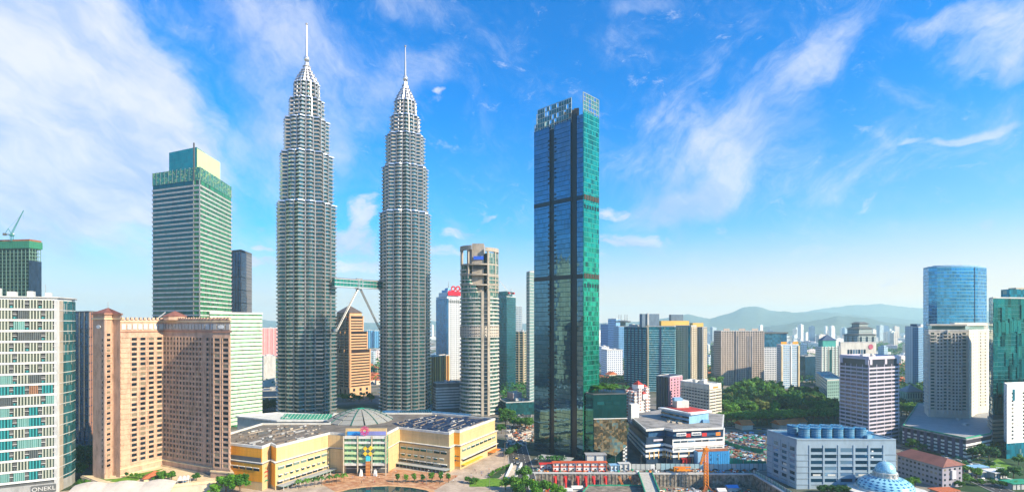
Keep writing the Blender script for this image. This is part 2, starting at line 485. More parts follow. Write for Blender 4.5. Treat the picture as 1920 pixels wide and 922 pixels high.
class Bld:
    def __init__(s, name, label, cat, pts, z0=0.0, group=None):
        a = sum(pts[i - 1][0] * pts[i][1] - pts[i][0] * pts[i - 1][1] for i in range(len(pts)))
        if a < 0: print('CW footprint', name)
        s.p = [tuple(p) for p in pts]
        s.c = (sum(p[0] for p in pts) / len(pts), sum(p[1] for p in pts) / len(pts))
        s.z0 = z0
        s.root = empty(name, (s.c[0], s.c[1], z0), label, cat, group)
        s.count = {}
        s.rest = {}
        s.done = False
    def edge(s, e, off=0.0):
        p = s.p if abs(off) < 1e-9 else offset(s.p, off)
        a, b = Vector(p[e]), Vector(p[(e + 1) % len(p)])
        d = b - a
        return a, d.normalized(), d.length
    def body(s, name, m, z0, z1, off=0.0, pts=None, parent=None):
        b = MB(); b.prism(offset(pts or s.p, off), z0, z1)
        return b.build(name, m, parent or s.root)
    def floors(s, name, m, z0, z1, pitch, h, off, pts=None, lip=None):
        """one part per storey: a closed band running round the building"""
        n = int((z1 - z0) / pitch + .001)
        b = MB(); pl = offset(pts or s.p, off)
        b.prism([(q[0] - s.c[0], q[1] - s.c[1]) for q in pl], 0, h)
        if lip:
            pl2 = offset(pts or s.p, off + lip[0])
            b.prism([(q[0] - s.c[0], q[1] - s.c[1]) for q in pl2], lip[1], lip[1] + lip[2])
        me = b.mesh(name, m)
        for i in range(n):
            if s.count.get(name, 0) >= 100: break
            s.count[name] = s.count.get(name, 0) + 1
            link(name, me, s.root, (0, 0, z0 + i * pitch - s.z0))
    def cube(s, name, m, c, size, rz=0.0):
        """a unit block scaled to size; past 100 of a kind the rest is gathered into one part"""
        if s.count.get(name, 0) >= 99:
            s.rest.setdefault((name, m.name), []).append((c, size, rz)); return None
        s.count[name] = s.count.get(name, 0) + 1
        return link(name, unit(m), s.root, (c[0] - s.c[0], c[1] - s.c[1], c[2] - s.z0), rz, size)
    def finish(s):
        for (name, mn), lst in s.rest.items():
            b = MB()
            for c, size, rz in lst: b.box(c, size, rz)
            o = b.build(name, MATS[mn], s.root)
            o['kind'] = 'stuff'
        s.rest = {}
        return s
    def piers(s, name, m, e, z0, z1, w, proj, n=None, pitch=None, ts=None, ends=False, out=0.0):
        a, d, L = s.edge(e)
        if ts is None:
            n = n or max(1, round(L / pitch))
            ts = [(i / n) for i in range(0 if ends else 1, n + (1 if ends else 0))]
        nrm = Vector((d.y, -d.x))
        for t in ts:
            t = min(max(t * L, w / 2), L - w / 2)
            p = a + d * t + nrm * (proj / 2 - .15 + out)
            s.cube(name, m, (p.x, p.y, z0), (w, proj + .3, z1 - z0), math.atan2(d.y, d.x))
    def grid(s, name, m, e, zs, w, h, n=None, us=None, out=.05, th=.2, skip=None):
        a, d, L = s.edge(e)
        nrm = Vector((d.y, -d.x))
        us = us or [(i + .5) / n for i in range(n)]
        for z in zs:
            for u in us:
                if skip and skip(u, z): continue
                p = a + d * (u * L) + nrm * (out - th / 2)
                s.cube(name, m, (p.x, p.y, z), (w, th, h), math.atan2(d.y, d.x))
    def roof(s, z, m, h=1.2, t=.5, off=0.0, pts=None, name='parapet'):
        """parapet ring"""
        b = MB(); o = offset(pts or s.p, off); i_ = offset(o, -t); n = len(o)
        vs = [(p[0], p[1], zz) for zz in (z - .3, z + h) for p in o] + [(p[0], p[1], zz) for zz in (z - .3, z + h) for p in i_]
        fs = []
        for k in range(n):
            j = (k + 1) % n
            fs += [(k, j, j + n, k + n), (j + 2 * n, k + 2 * n, k + 3 * n, j + 3 * n), (k + n, j + n, j + 3 * n, k + 3 * n)]
        b.add(vs, fs)
        return b.build(name, m, s.root)
    def clutter(s, z, m, n=4, smax=6, hmax=3, name='plant_room', pts=None):
        p = pts or s.p
        for i in range(n):
            ws = [rnd.random() ** 1.0 + .25 for _ in p]; t = sum(ws)
            c = (sum(q[0] * k for q, k in zip(p, ws)) / t, sum(q[1] * k for q, k in zip(p, ws)) / t)
            e = s.edge(0)[1]
            s.cube(name, m, (c[0], c[1], z), (rnd.uniform(.4, 1) * smax, rnd.uniform(.4, 1) * smax, rnd.uniform(.4, 1) * hmax), math.atan2(e.y, e.x))

# shared materials
M = {}
M['white'] = mat('white_paint', (.72, .72, .70))
M['offwhite'] = mat('offwhite', (.60, .59, .55))
M['cream'] = mat('cream_stone', (.66, .52, .33))
M['pinkstone'] = mat('pink_granite', (.51, .335, .24), var=.34)
M['pinkdark'] = mat('pink_granite_trim', (.40, .20, .14), var=.18)
M['gold'] = mat('ochre_panel', (.66, .40, .13), var=.15)
M['sand'] = mat('sand_panel', (.74, .60, .36), var=.12)
M['grey'] = mat('grey_concrete', (.33, .33, .33))
M['lgrey'] = mat('light_concrete', (.5, .5, .49))
M['dgrey'] = mat('dark_grey', (.10, .105, .11))
M['beige'] = mat('beige_wall', (.55, .46, .35))
M['steel'] = mat('brushed_steel', (.72, .72, .72), rough=.28, metal=.75, var=.16, scale=.08)
M['steeld'] = mat('steel_pier', (.40, .38, .36), rough=.35, metal=.65, var=.12)
M['roofg'] = mat('roof_membrane', (.28, .26, .24), var=.5, scale=.12, streak=False)
M['terra'] = mat('terracotta', (.48, .13, .05), var=.3, scale=1.0)
M['redroof'] = mat('red_roof', (.45, .04, .03), var=.3)
M['brownroof'] = mat('brown_roof', (.22, .085, .065), var=.3)
M['blue'] = mat('blue_paint', (.03, .25, .62), var=.2)
M['lblue'] = mat('pale_blue_paint', (.22, .42, .62), var=.2)
M['red'] = mat('red_paint', (.55, .03, .03), var=.25)
M['orange'] = mat('orange_paint', (.75, .22, .03), var=.2)
M['yellow'] = mat('yellow_paint', (.75, .50, .04), var=.2)
M['green'] = mat('green_paint', (.02, .28, .16), var=.2)
M['navy'] = mat('navy_panel', (.02, .05, .12), rough=.4)
M['purple'] = mat('lilac_panel', (.52, .48, .56), var=.12)
M['wd'] = pane('window_dark', (.012, .025, .04), (.26, .23, .17), .2)
M['wt'] = pane('window_teal', (.008, .09, .10), (.25, .4, .36), .2, metal=.5)
M['wb'] = pane('window_blue', (.01, .06, .12), (.2, .35, .5), .2, metal=.5)
M['rust'] = mat('rusty_steel', (.30, .10, .04), rough=.6, var=.4, scale=.6)

# ------------------------------------------------------------------ the setting
def sheet(name, pts, z, m, kind='structure', hole=None, label=None, cat=None, thick=None):
    loops = [[Vector((p[0], p[1], 0)) for p in pts]]
    if hole: loops.append([Vector((p[0], p[1], 0)) for p in hole])
    allp = [p for l in loops for p in l]
    tr = tessellate_polygon(loops)
    fs = []
    for a, b, c in tr:
        ar = (allp[b].x - allp[a].x) * (allp[c].y - allp[a].y) - (allp[c].x - allp[a].x) * (allp[b].y - allp[a].y)
        fs.append((a, b, c) if ar > 0 else (a, c, b))
    o = link(name, mesh(name, [(p.x, p.y, 0) for p in allp], fs, m), None, (0, 0, z))
    if thick:
        k = MB(); k.prism(pts, -.3, thick); 
        o.data = k.mesh(name, m)
    return tag(o, label, cat, kind=kind)

def groundmat():
    m, t, b = _mat('city_ground')
    P = t.new('ShaderNodeNewGeometry').outputs['Position']
    y = t.xyz(P)[1]
    n = t.noise(P, .012, 8, .65)
    vo = t.new('ShaderNodeTexVoronoi'); t.put(vo.inputs['Vector'], P); vo.inputs['Scale'].default_value = .035
    c = t.ramp(n, [(.38, (.035, .065, .03)), (.47, (.10, .11, .085)), (.55, (.20, .18, .155)), (.68, (.30, .27, .23))])
    far = t.step(y, 700, 1500)
    c2 = t.mix(t.m('MULTIPLY', far, t.m('GREATER_THAN', t.xyz(vo.outputs['Color'])[0], .45)), c, t.ramp(t.xyz(vo.outputs['Color'])[1], [(.0, (.36, .16, .09)), (.2, (.5, .46, .4)), (.5, (.6, .6, .57)), (.8, (.06, .11, .05)), (1, (.4, .4, .4))], 'CONSTANT'))
    t.put(b.inputs['Base Color'], c2); b.inputs['Roughness'].default_value = .9
    b.inputs['Specular IOR Level'].default_value = .1
    return m
M['ground'] = groundmat()

def surf(name, c1, c2, scale, rough=.85, c3=None, detail=5, line=None):
    m, t, b = _mat(name)
    P = t.new('ShaderNodeNewGeometry').outputs['Position']
    n = t.noise(P, scale, detail, .6)
    c = t.ramp(n, [(.35, c1), (.62, c2)] + ([(.8, c3)] if c3 else []))
    if line:
        br = t.new('ShaderNodeTexBrick'); t.put(br.inputs['Vector'], P)
        br.inputs['Scale'].default_value = line[0]; br.inputs['Mortar Size'].default_value = .03
        br.inputs['Color1'].default_value = (1, 1, 1, 1); br.inputs['Color2'].default_value = (*line[1], 1); br.inputs['Mortar'].default_value = (*line[2], 1)
        c = t.mix(1.0, c, br.outputs[0], 'MULTIPLY')
    t.put(b.inputs['Base Color'], c); b.inputs['Roughness'].default_value = rough
    b.inputs['Specular IOR Level'].default_value = .25
    return m
M['asphalt'] = surf('asphalt', (.045, .047, .05), (.075, .075, .078), .3)
M['grassm'] = surf('lawn', (.07, .17, .015), (.16, .30, .03), .5, c3=(.22, .32, .05))
M['plaza'] = surf('plaza_paving', (.40, .20, .11), (.62, .40, .24), .22, c3=(.72, .55, .38), line=(.16, (.75, .5, .38), (.85, .8, .75)))
M['paving'] = surf('pale_paving', (.42, .34, .27), (.60, .50, .40), .12, line=(.3, (.85, .8, .75), (.7, .65, .6)))
M['kerbpav'] = surf('lake_rim_paving', (.50, .26, .13), (.66, .40, .20), .3)
M['dirt'] = surf('bare_earth', (.10, .085, .07), (.30, .25, .20), .25, c3=(.48, .42, .36), detail=9)
M['water'] = surf('lake_water', (.01, .035, .045), (.015, .05, .06), .1, rough=.06)
M['forestfloor'] = surf('park_floor', (.02, .05, .018), (.04, .085, .03), .1)
M['white_line'] = mat('road_paint', (.78, .78, .74), var=.15)

PIT = [W(990, 384), W(1412, 381), W(1500, 322), W(1500, 285), W(960, 285), W(996, 340)]
BIG = [(-11000, -600), (11000, -600), (11500, 12400), (-11500, 12400)]
sheet('ground', BIG, 0, M['ground'], hole=[PIT[i] for i in range(len(PIT))])
# floor and sheet-pile walls of the excavation
PZ = -9.0
sheet('pit_floor_ground', offset(PIT[::-1], .0)[::-1] if False else PIT[::-1], PZ, M['dirt'])

# park, plaza and roads: thin sheets one above the other
sheet('park_paving_path', [W(150, 420), W(140, 330), W(200, 290), W(900, 290), W(1000, 330), W(985, 372), W(948, 440), W(930, 470), W(640, 400), W(470, 350), W(430, 380)][::-1] if False else
      [(-310, 330), (-270, 280), (40, 280), (6, 384), (-6, 460), (-20, 470), (-60, 420), (-130, 410), (-190, 380), (-260, 360)], .05, M['paving'])
sheet('plaza_pavement', [W(600, 360), W(640, 335), W(800, 335), W(860, 378), W(760, 392), W(724, 395), W(640, 395)], .09, M['plaza'])
# fountain lake
LK = [W(632, 338), W(655, 345), W(690, 350), W(730, 352), W(770, 349), W(800, 343), W(812, 336), W(830, 300), W(600, 300)]
sheet('lake_rim_path', offset([(p[0], p[1]) for p in LK[::-1]], 3.0), .12, M['kerbpav'], thick=.35)
sheet('lake_water', LK[::-1], .50, M['water'])

sheet('lawn_grass', [W(880, 352), W(937, 352), W(950, 366), W(925, 372), W(880, 366)], .13, M['grassm'], 'structure')
sheet('lawn_grass', [W(905, 325), W(960, 330), W(950, 341), W(905, 341)], .13, M['grassm'], 'structure')
sheet('planting_bed_ground', [W(912, 371), W(935, 371), W(957, 398), W(950, 405), W(930, 385)], .15, M['forestfloor'])

def road(name, pts, w, z, m=M['asphalt'], lanes=2, kerb=True):
    """pts: centre line; a ribbon with kerbs and painted lane marks"""
    P = [Vector(p) for p in pts]
    def side(off):
        out = []
        for i, p in enumerate(P):
            d = (P[min(i + 1, len(P) - 1)] - P[max(i - 1, 0)]).normalized()
            out.append(p + Vector((d.y, -d.x)) * off)
        return out
    def strip(a, b, z0, z1=None):
        mb = MB(); n = len(P)
        if z1 is None:
            mb.add([(p.x, p.y, z0) for p in a] + [(p.x, p.y, z0) for p in b], [(i, i + n, i + 1 + n, i + 1)[::-1] for i in range(n - 1)])
        else:
            for i in range(n - 1):
                mb.prism([tuple(a[i]), tuple(b[i]), tuple(b[i + 1]), tuple(a[i + 1])], z0, z1)
        return mb
    o = strip(side(-w / 2), side(w / 2), z)
    ob = tag(o.build(name, m), kind='structure')
    mk = MB()
    for k in range(1, lanes):
        off = -w / 2 + w * k / lanes
        for i in range(len(P) - 1):
            L = (P[i + 1] - P[i]).length; d = (P[i + 1] - P[i]).normalized(); nn = Vector((d.y, -d.x))
            t_ = 0
            while t_ < L - 3:
                c = P[i] + d * (t_ + 1.5) + nn * off
                mk.box((c.x, c.y, z + .004), (3.0, .22, .02), math.atan2(d.y, d.x)); t_ += 8
    if mk.v: tag(mk.build('road_marking', M['white_line']), kind='structure')
    if kerb:
        for sgn in (-1, 1):
            k = strip(side(sgn * w / 2 - .2), side(sgn * w / 2 + .2), z - .1, z + .14)
            tag(k.build('kerb', M['lgrey']), kind='structure')
    return ob
ROAD1 = [W(985, 345), W(980, 380), W(974, 420), W(968, 470), W(972, 540), W(985, 640), W(1000, 800)]
road('city_road', ROAD1, 17, .17, lanes=4)
ROAD2 = [W(880, 620), W(968, 500), W(1000, 440)]
ROAD3 = [W(1010, 397), W(1180, 397), W(1300, 391), W(1440, 396), W(1480, 396)]
road('street_road', ROAD3, 12, .19, lanes=2)
ROAD4 = [W(1905, 330), W(1800, 385), W(1700, 455), W(1600, 500), W(1360, 560), W(1200, 620)]
road('avenue_road', ROAD4, 13, .21, lanes=3)
ROAD5 = [W(1190, 700), W(1460, 690), W(1700, 560)]
road('avenue_road', ROAD5, 12, .23, lanes=3)
# wooded park on the right: ground under the trees
sheet('woodland_ground', [W(1345, 560), W(1585, 560), W(1600, 800), W(1345, 860)], .08, M['forestfloor'])
sheet('building_site_ground', [W(1355, 392), W(1430, 392), W(1430, 520), W(1345, 540)], .10, M['dirt'])
sheet('service_yard_ground', [W(990, 386), W(1412, 384), W(1420, 394), W(1000, 395)], .12, M['dirt'])

# ---- hills: ridges with real depth
def hills(name, prof, d, depth, m, seed, amp=.05):
    """prof: crest in photograph directions (px, py) at distance d"""
    r2 = random.Random(seed)
    def crest(px):
        for (x0, y0), (x1, y1) in zip(prof, prof[1:]):
            if x0 <= px <= x1:
                t_ = (px - x0) / (x1 - x0); t_ = t_ * t_ * (3 - 2 * t_) * .5 + t_ * .5
                return y0 + (y1 - y0) * t_
        return prof[0][1] if px < prof[0][0] else prof[-1][1]
    from mathutils import noise as mn
    nx = int((prof[-1][0] - prof[0][0]) / 5) + 1; ny = 15
    vs = []
    for j in range(ny):
        v = -1 + 2 * j / (ny - 1)
        for i in range(nx):
            px = prof[0][0] + (prof[-1][0] - prof[0][0]) * i / (nx - 1)
            x, y = W(px, d + v * depth)
            h = (Zh(crest(px), d)) * max(0, 1 - abs(v) ** 1.5)
            h *= 1 + amp * 1.6 * mn.noise(Vector((x / 420, y / 420, seed))) + amp * mn.noise(Vector((x / 110, y / 110, seed))) + amp * .7 * mn.noise(Vector((x / 45, y / 45, seed)))
            vs.append((x, y, h if j not in (0, ny - 1) else -20))
    fs = [(j * nx + i, j * nx + i + 1, (j + 1) * nx + i + 1, (j + 1) * nx + i) for j in range(ny - 1) for i in range(nx - 1)]
    me = mesh(name, vs, fs, m)
    me.polygons.foreach_set('use_smooth', [True] * len(me.polygons))
    return tag(link(name, me), kind='structure')
M['hill'] = surf('wooded_hill', (.07, .10, .09), (.11, .15, .13), .01, detail=8)
hills('hills', [(1120, 606), (1180, 603), (1240, 597), (1290, 590), (1330, 597), (1360, 589), (1395, 577), (1420, 576), (1450, 582), (1500, 585), (1560, 585), (1600, 590), (1700, 598), (1800, 606)], 7800, 1300, M['hill'], 3)
hills('hills', [(1420, 616), (1450, 610), (1500, 603), (1540, 598), (1570, 593), (1600, 595), (1640, 599), (1670, 605), (1730, 611), (1850, 620)], 5200, 700, M['hill'], 5, .09)
hills('hills', [(1480, 590), (1560, 576), (1600, 572), (1650, 571), (1720, 577), (1830, 582), (1960, 590)], 10200, 900, M['hill'], 9)
hills('hills', [(-100, 604), (100, 600), (300, 604), (480, 598), (505, 601), (560, 606), (640, 604), (700, 605), (800, 600), (830, 602), (950, 606), (1120, 606)], 8200, 900, M['hill'], 11)

# ---- the air between the camera and the hills
hz = MB(); hz.prism([(-12500, -700), (12500, -700), (12500, 12600), (-12500, 12600)], -21, 470)
mh = bpy.data.materials.new('haze_air'); mh.use_nodes = True
th = NT(mh.node_tree); th.n.clear()
pv = th.new('ShaderNodeVolumePrincipled')
pv.inputs['Color'].default_value = (.62, .92, .96, 1)
pv.inputs['Density'].default_value = 0.00009
pv.inputs['Anisotropy'].default_value = 0.12
oo = th.new('ShaderNodeOutputMaterial'); th.l.new(pv.outputs[0], oo.inputs['Volume'])
tag(hz.build('haze', mh), kind='stuff')

# ------------------------------------------------------------------ the twin towers
M['tglass'] = glass('tower_glass', (.004, .10, .12), cell=(1.4, 4.4), lines=(.10, .05), rough=.12, metal=.55, tilt=.05, var=1.1, line_col=(.05, .07, .07), blank=.10, blank_col=(.16, .20, .18))
def lobes(Rr, n=128, rot=0.0):
    out = []
    ri = .765
    for i in range(n):
        t_ = 2 * pi * i / n
        a = (t_ + pi / 8) % (pi / 4) - pi / 8         # angle from nearest star point
        rs = ri * cos(pi / 8 - 0) / cos(0) if False else 0
        # star side: line from the point (1,0) to the inner corner (ri at 22.5 deg)
        ax, ay = 1.0, 0.0
        bx, by = ri * cos(pi / 8), ri * sin(pi / 8)
        ca, sa = cos(abs(a)), sin(abs(a))
        den = ca * (by - ay) - sa * (bx - ax)
        r1 = (ax * (by - ay) - ay * (bx - ax)) / den
        # bay: circle round the inner corner
        al = pi / 8 - abs(a)
        rc = .165; disc = rc * rc - (ri * sin(al)) ** 2
        r2 = ri * cos(al) + math.sqrt(disc) if disc > 0 else 0
        out.append((max(r1, r2) * Rr, t_ + rot))
    return out
def ring(c, Rr, z, off=0.0, rot=0.0):
    return [(c[0] + (r + off) * cos(t_), c[1] + (r + off) * sin(t_), z) for r, t_ in lobes(Rr, rot=rot)]

M['steelc'] = mat('crown_steel', (.50, .49, .50), rough=.3, metal=.75, var=.2)
SECT = [(0, 242, 33.4, 33.4), (242, 298, 30.0, 30.0), (298, 337, 25.6, 25.6), (337, 360.5, 20.6, 19.6), (360.5, 380, 15.8, 14.4)]
def twin(c, k, rot, label):
    root = empty('skyscraper', (c[0], c[1], 0), label, 'skyscraper', 'twin spired towers')
    P = 4.35
    for si, (z0, z1, ra, rb) in enumerate(SECT):
        b = MB(); b.loft([ring((0, 0), ra * k, z0, -1.3, rot), ring((0, 0), rb * k, z1, -1.3, rot)])
        link('glazed_storeys', b.mesh('glazed_storeys', M['tglass']), root)
        # one storey band: steel spandrel with a projecting sunshade blade
        n = int((z1 - z0) / P + .5); p = (z1 - z0) / n
        def bandmesh(rr):
            b = MB()
            b.loft([ring((0, 0), rr, 0, -.1, rot), ring((0, 0), rr, 1.25, .35, rot)])
            b.loft([ring((0, 0), rr, 1.25, .95, rot), ring((0, 0), rr, 1.5, .95, rot)])
            return b.mesh('storey_band', M['steel'])
        me = bandmesh(ra * k) if ra == rb else None
        for i in range(n):
            f = (i + .5) / n
            link('storey_band', me or bandmesh((ra + (rb - ra) * f) * k), root, (0, 0, z0 + i * p))
        # ledge that closes the setback, and upright piers at the corners between bays
        b = MB(); b.loft([ring((0, 0), rb * k, z1 - .6, 1.0, rot), ring((0, 0), rb * k, z1 + .9, .5, rot)])
        link('setback_ledge', b.mesh('setback_ledge', M['steel']), root)
        for j in range(8):
            for sgn in (-1, 1):
                a = j * pi / 4 + rot + sgn * R(12.2)
                ro = [((ra + (rb - ra) * f) * .838 * k + .8) for f in (0, 1)]
                b = MB(); b.tube((ro[0] * cos(a), ro[0] * sin(a), z0), (ro[1] * cos(a), ro[1] * sin(a), z1 + 1.2), .8, n=6)
                link('pier', b.mesh('pier', M['steeld']), root)
    # crown: stepped tapering rings, ball and mast
    b = MB()
    prof = [(13.6, 380), (13.0, 384.5), (11.4, 384.5), (10.8, 389), (9.0, 389), (8.4, 393), (6.8, 393), (6.0, 397), (4.6, 397), (3.9, 402), (2.9, 402), (2.4, 406)]
    b.loft([ring((0, 0), r * k, z, 0, rot) for r, z in prof])
    cr = link('crown', b.mesh('crown', M['steelc']), root)
    for j, (r, z) in enumerate(prof[1::2][:5]):
        b = MB(); b.loft([ring((0, 0), (r + .9) * k, z - 1.1, 0, rot), ring((0, 0), (r + .7) * k, z - .5, 0, rot)])
        link('crown_ring', b.mesh('crown_ring', M['steeld']), cr)
        b = MB(); b.loft([ring((0, 0), (r + .25) * k, z - 3.2, 0, rot), ring((0, 0), (r + .1) * k, z - 1.6, 0, rot)])
        link('crown_glazing', b.mesh('crown_glazing', M['tglass']), cr)
    b = MB(); b.lathe((0, 0, 0), [(3.3 * sin(pi * i / 12) + .05, 410.3 - 3.3 * cos(pi * i / 12)) for i in range(13)], 20)
    for q in b.v: pass
    ball = link('ball', b.mesh('ball', M['steel']), root)
    ball.data.polygons.foreach_set('use_smooth', [True] * len(ball.data.polygons))
    b = MB(); b.lathe((0, 0, 0), [(1.6, 413), (1.5, 414), (1.1, 414), (.95, 432), (.7, 432), (.55, 449.4)], 12)
    link('mast', b.mesh('mast', M['steeld']), root)
    b = MB(); b.lathe((0, 0, 0), [(1.25 * sin(pi * i / 8) + .03, 450.4 - 1.25 * cos(pi * i / 8)) for i in range(9)], 12)
    link('mast_ball', b.mesh('mast_ball', M['steeld']), root)
    return root
T1 = W(575, 612); T2 = W(760, 661)
twin(T1, 1.0, R(6), 'nearer and wider of the two silver spired towers, left end of the bridge')
twin(T2, .945, R(14), 'farther and slimmer of the two silver spired towers, right end of the bridge')

# bridge between them
M['bglass'] = glass('bridge_glass', (.02, .26, .22), cell=(2.2, 4.0), lines=(.08, .06), rough=.1, metal=.5, tilt=.02, var=.5)
a = Vector(W(625, 600)); b_ = Vector(W(718, 652))
dirv = (b_ - a).normalized(); L = (b_ - a).length
nv = Vector((dirv.y, -dirv.x))
ZB0, ZB1 = 148.5, 158.5
br = empty('bridge', (*((a + b_) / 2), ZB0), 'two storey glazed footbridge slung high between the silver spired towers', 'bridge')
ang = math.atan2(dirv.y, dirv.x)
mid = (a + b_) / 2
def bbox(name, m, t0, t1, z0, z1, wd, parent=br):
    q = MB(); c = a + dirv * (t0 + t1) / 2
    q.box((c.x, c.y, z0), (t1 - t0, wd, z1 - z0), ang)
    return q.build(name, m, parent)
bbox('deck', M['steel'], 0, L, ZB0, ZB0 + 1.3, 6.4)
bbox('deck', M['steel'], 0, L, ZB0 + 4.8, ZB0 + 5.7, 6.2)
bbox('glazing', M['bglass'], 0, L, ZB0 + 1.3, ZB0 + 4.8, 5.4)
bbox('glazing', M['bglass'], 0, L, ZB0 + 5.7, ZB0 + 9.0, 5.4)
q = MB()
c0, c1 = a, b_
secs = []
for e in (a, b_):
    secs.append([(e.x + nv.x * 3.3 * cos(t_), e.y + nv.y * 3.3 * cos(t_), ZB0 + 8.9 + 1.9 * sin(t_)) for t_ in [pi * i / 10 for i in range(11)]])
q.loft(secs if False else secs[::-1])
q.build('roof', M['steeld'], br)
for i in range(15):
    t_ = L * (i + .5) / 15
    bbox('mullion_frame', M['steeld'], t_ - .15, t_ + .15, ZB0 + 1.3, ZB0 + 8.9, 5.8)
bbox('centre_bay', M['steel'], L / 2 - 3.2, L / 2 + 3.2, ZB0 - .8, ZB0 + 1.0, 7.4)
for s_ in (-2.6, 2.6):
    bbox('centre_bay_post', M['steel'], L / 2 + s_ - .4, L / 2 + s_ + .4, ZB0 + 1.0, ZB0 + 10.6, 7.2)
q = MB(); q.box((mid.x, mid.y, ZB0 + 10.6), (8, 2.2, 1.0), ang); q.build('centre_bay_cap', M['steeld'], br)
for e, s_ in ((Vector(W(632, 603)), -1), (Vector(W(712, 650)), 1)):
    for o_ in (-1.3, 1.3):
        q = MB(); top = mid + dirv * s_ * 1.6 + nv * o_
        q.tube((top.x, top.y, ZB0 - .6), (e.x + nv.x * o_, e.y + nv.y * o_, 100), .6, .5, 8)
        q.build('leg', M['steeld'], br)
    q = MB(); q.box((e.x + dirv.x * s_ * 3.5, e.y + dirv.y * s_ * 3.5, 98), (5, 5, 3.5), ang)
    q.build('leg_bearing', M['steeld'], br)

# ------------------------------------------------------------------ left side buildings
def sign_text(txt, loc, size, rz, m, parent, name='lettering', ext=.08, align='CENTER'):
    cu = bpy.data.curves.new(name, 'FONT'); cu.body = txt; cu.size = size; cu.extrude = ext
    cu.align_x = align; cu.align_y = 'CENTER'
    cu.materials.append(m)
    tmp = bpy.data.objects.new('tmp_text', cu); COL.objects.link(tmp)
    bpy.context.view_layer.update()
    me = bpy.data.meshes.new_from_object(tmp.evaluated_get(bpy.context.evaluated_depsgraph_get()))
    me.name = name
    bpy.data.objects.remove(tmp); bpy.data.curves.remove(cu)
    o = bpy.data.objects.new(name, me); COL.objects.link(o)
    pl = world_loc(parent)
    o.parent = parent; o.location = (loc[0] - pl[0], loc[1] - pl[1], loc[2] - pl[2])
    o.rotation_euler = (R(90), 0, rz)
    return o

# A  condominium with sliding screens at the left edge
def louvre(name, c1, c2, pitch=.9, f=.55, rough=.45):
    return facade(name, c1, c2, pw_=pitch, ph=100, fw=f, fh=1.0, rough=rough, metal=.2, var=.2)
M['lou_w'] = louvre('pale_screens', (.43, .45, .38), (.06, .08, .07), pitch=1.5, f=.62)
M['lou_t'] = louvre('teal_screens', (.03, .26, .27), (.01, .09, .10), pitch=1.5)
M['lou_l'] = louvre('mint_screens', (.20, .36, .34), (.08, .22, .20))
M['lou_o'] = louvre('brown_screens', (.36, .18, .10), (.12, .07, .05))
M['lou_d'] = louvre('dark_screens', (.12, .14, .14), (.03, .04, .05))
Ag = W(107, 340); Al = (Ag[0] - 23.9 * 1.75, Ag[1] - 13 * 1.75)
pA = [Al, Ag, (-292.3, 347.5), (-294.0, 356), (-297.5, 363), (-305, 372), (-345, 350)]
A = Bld('apartment_tower', 'pale apartment tower with sliding screens and white floor bands at the left edge', 'apartment building', pA)
zA = 122.5
A.body('wall', M['dgrey'], 0, zA, off=-.6)
A.body('lobby_block', M['grey'], 0, 6.6, off=.1)
rowh = 6.7
nA = int(zA / rowh)
A.floors('floor_band', M['white'], zA - rowh * 17, zA + 1, rowh, 1.2, .55, pts=[Al, Ag, (Ag[0] - 3, Ag[1] + 5), (Al[0] - 3, Al[1] + 5)])
A.floors('side_line', M['lgrey'], zA - rowh * 17, zA + 1, rowh, .5, .35)
a0, dA, LA = A.edge(0)
nA_ = Vector((dA.y, -dA.x)); angA = math.atan2(dA.y, dA.x)
def apanel(s0, s1, z, h, m, out=.0, name='screen'):
    c = a0 + dA * ((s0 + s1) / 2) + nA_ * (out)
    A.cube(name, m, (c.x, c.y, z), (s1 - s0 - .12, .25, h), angA)
for r_ in range(17):
    z = zA - rowh * (r_ + 1) + 1.35
    h = rowh - 1.35
    for mod in range(2):
        s0 = LA - 13.6 * (mod + 1)
        if r_ % 2 == 0: segs = [(0, 4.4, 0), (4.4, 6.2, 1), (6.2, 11.6, 0), (11.6, 13.6, 1)]
        else: segs = [(0, 5.9, 0), (5.9, 7.9, 1), (7.9, 13.6, 0)]
        for (u0, u1, op) in segs:
            if op:
                apanel(s0 + u0, s0 + u1, z + .2, 1.2, M['lou_t'] if rnd.random() < .5 else M['lou_d'], -.1, 'balcony_rail')
                A.cube('balcony_slab', M['lgrey'], tuple((a0 + dA * (s0 + (u0 + u1) / 2)).to_tuple()) + (z + 2.6,), (u1 - u0, 1.0, .3), angA)
                continue
            q = rnd.random()
            if r_ < 7: mm = 'lou_w' if q < .8 else ('lou_o' if q < .815 else 'lou_d' if q < .9 else 'lou_l')
            elif r_ == 8: mm = 'lou_o' if q < .35 else 'lou_t'
            else: mm = 'lou_t' if (q < .55 and u0 < 5) else ('lou_w' if q < .75 else ('lou_l' if q < .9 else 'lou_d'))
            apanel(s0 + u0, s0 + u1, z + .02, h - .06, M[mm], .05)
A.body('corner_pier', M['lgrey'], 0, zA, pts=[(Ag[0] - .9, Ag[1] - .5), (Ag[0] + .5, Ag[1] - .2), (Ag[0] + .4, Ag[1] + .7), (Ag[0] - .9, Ag[1] + .6)], off=.3)
A.body('side_wall', mat('warm_concrete', (.40, .34, .28)), 0, zA - .4, pts=[Ag, (-292.3, 347.5), (-296, 347.8), (-293, 341)], off=.12)
M['aglass'] = glass('apartment_side_glass', (.05, .22, .26), cell=(1.3, 6.7), lines=(.08, .03), rough=.12, metal=.5, tilt=.04, var=.8, blank=.12, blank_col=(.35, .42, .42))
A.body('side_glazing', M['aglass'], 7, zA - .2, pts=[(-292.3, 347.5), (-294.0, 356), (-297.5, 363), (-300, 360), (-297, 349)], off=.25)
A.roof(zA, M['white'], 1.4)
A.body('roof_slab', M['lgrey'], zA + 1.35, zA + 2.0, off=1.2)
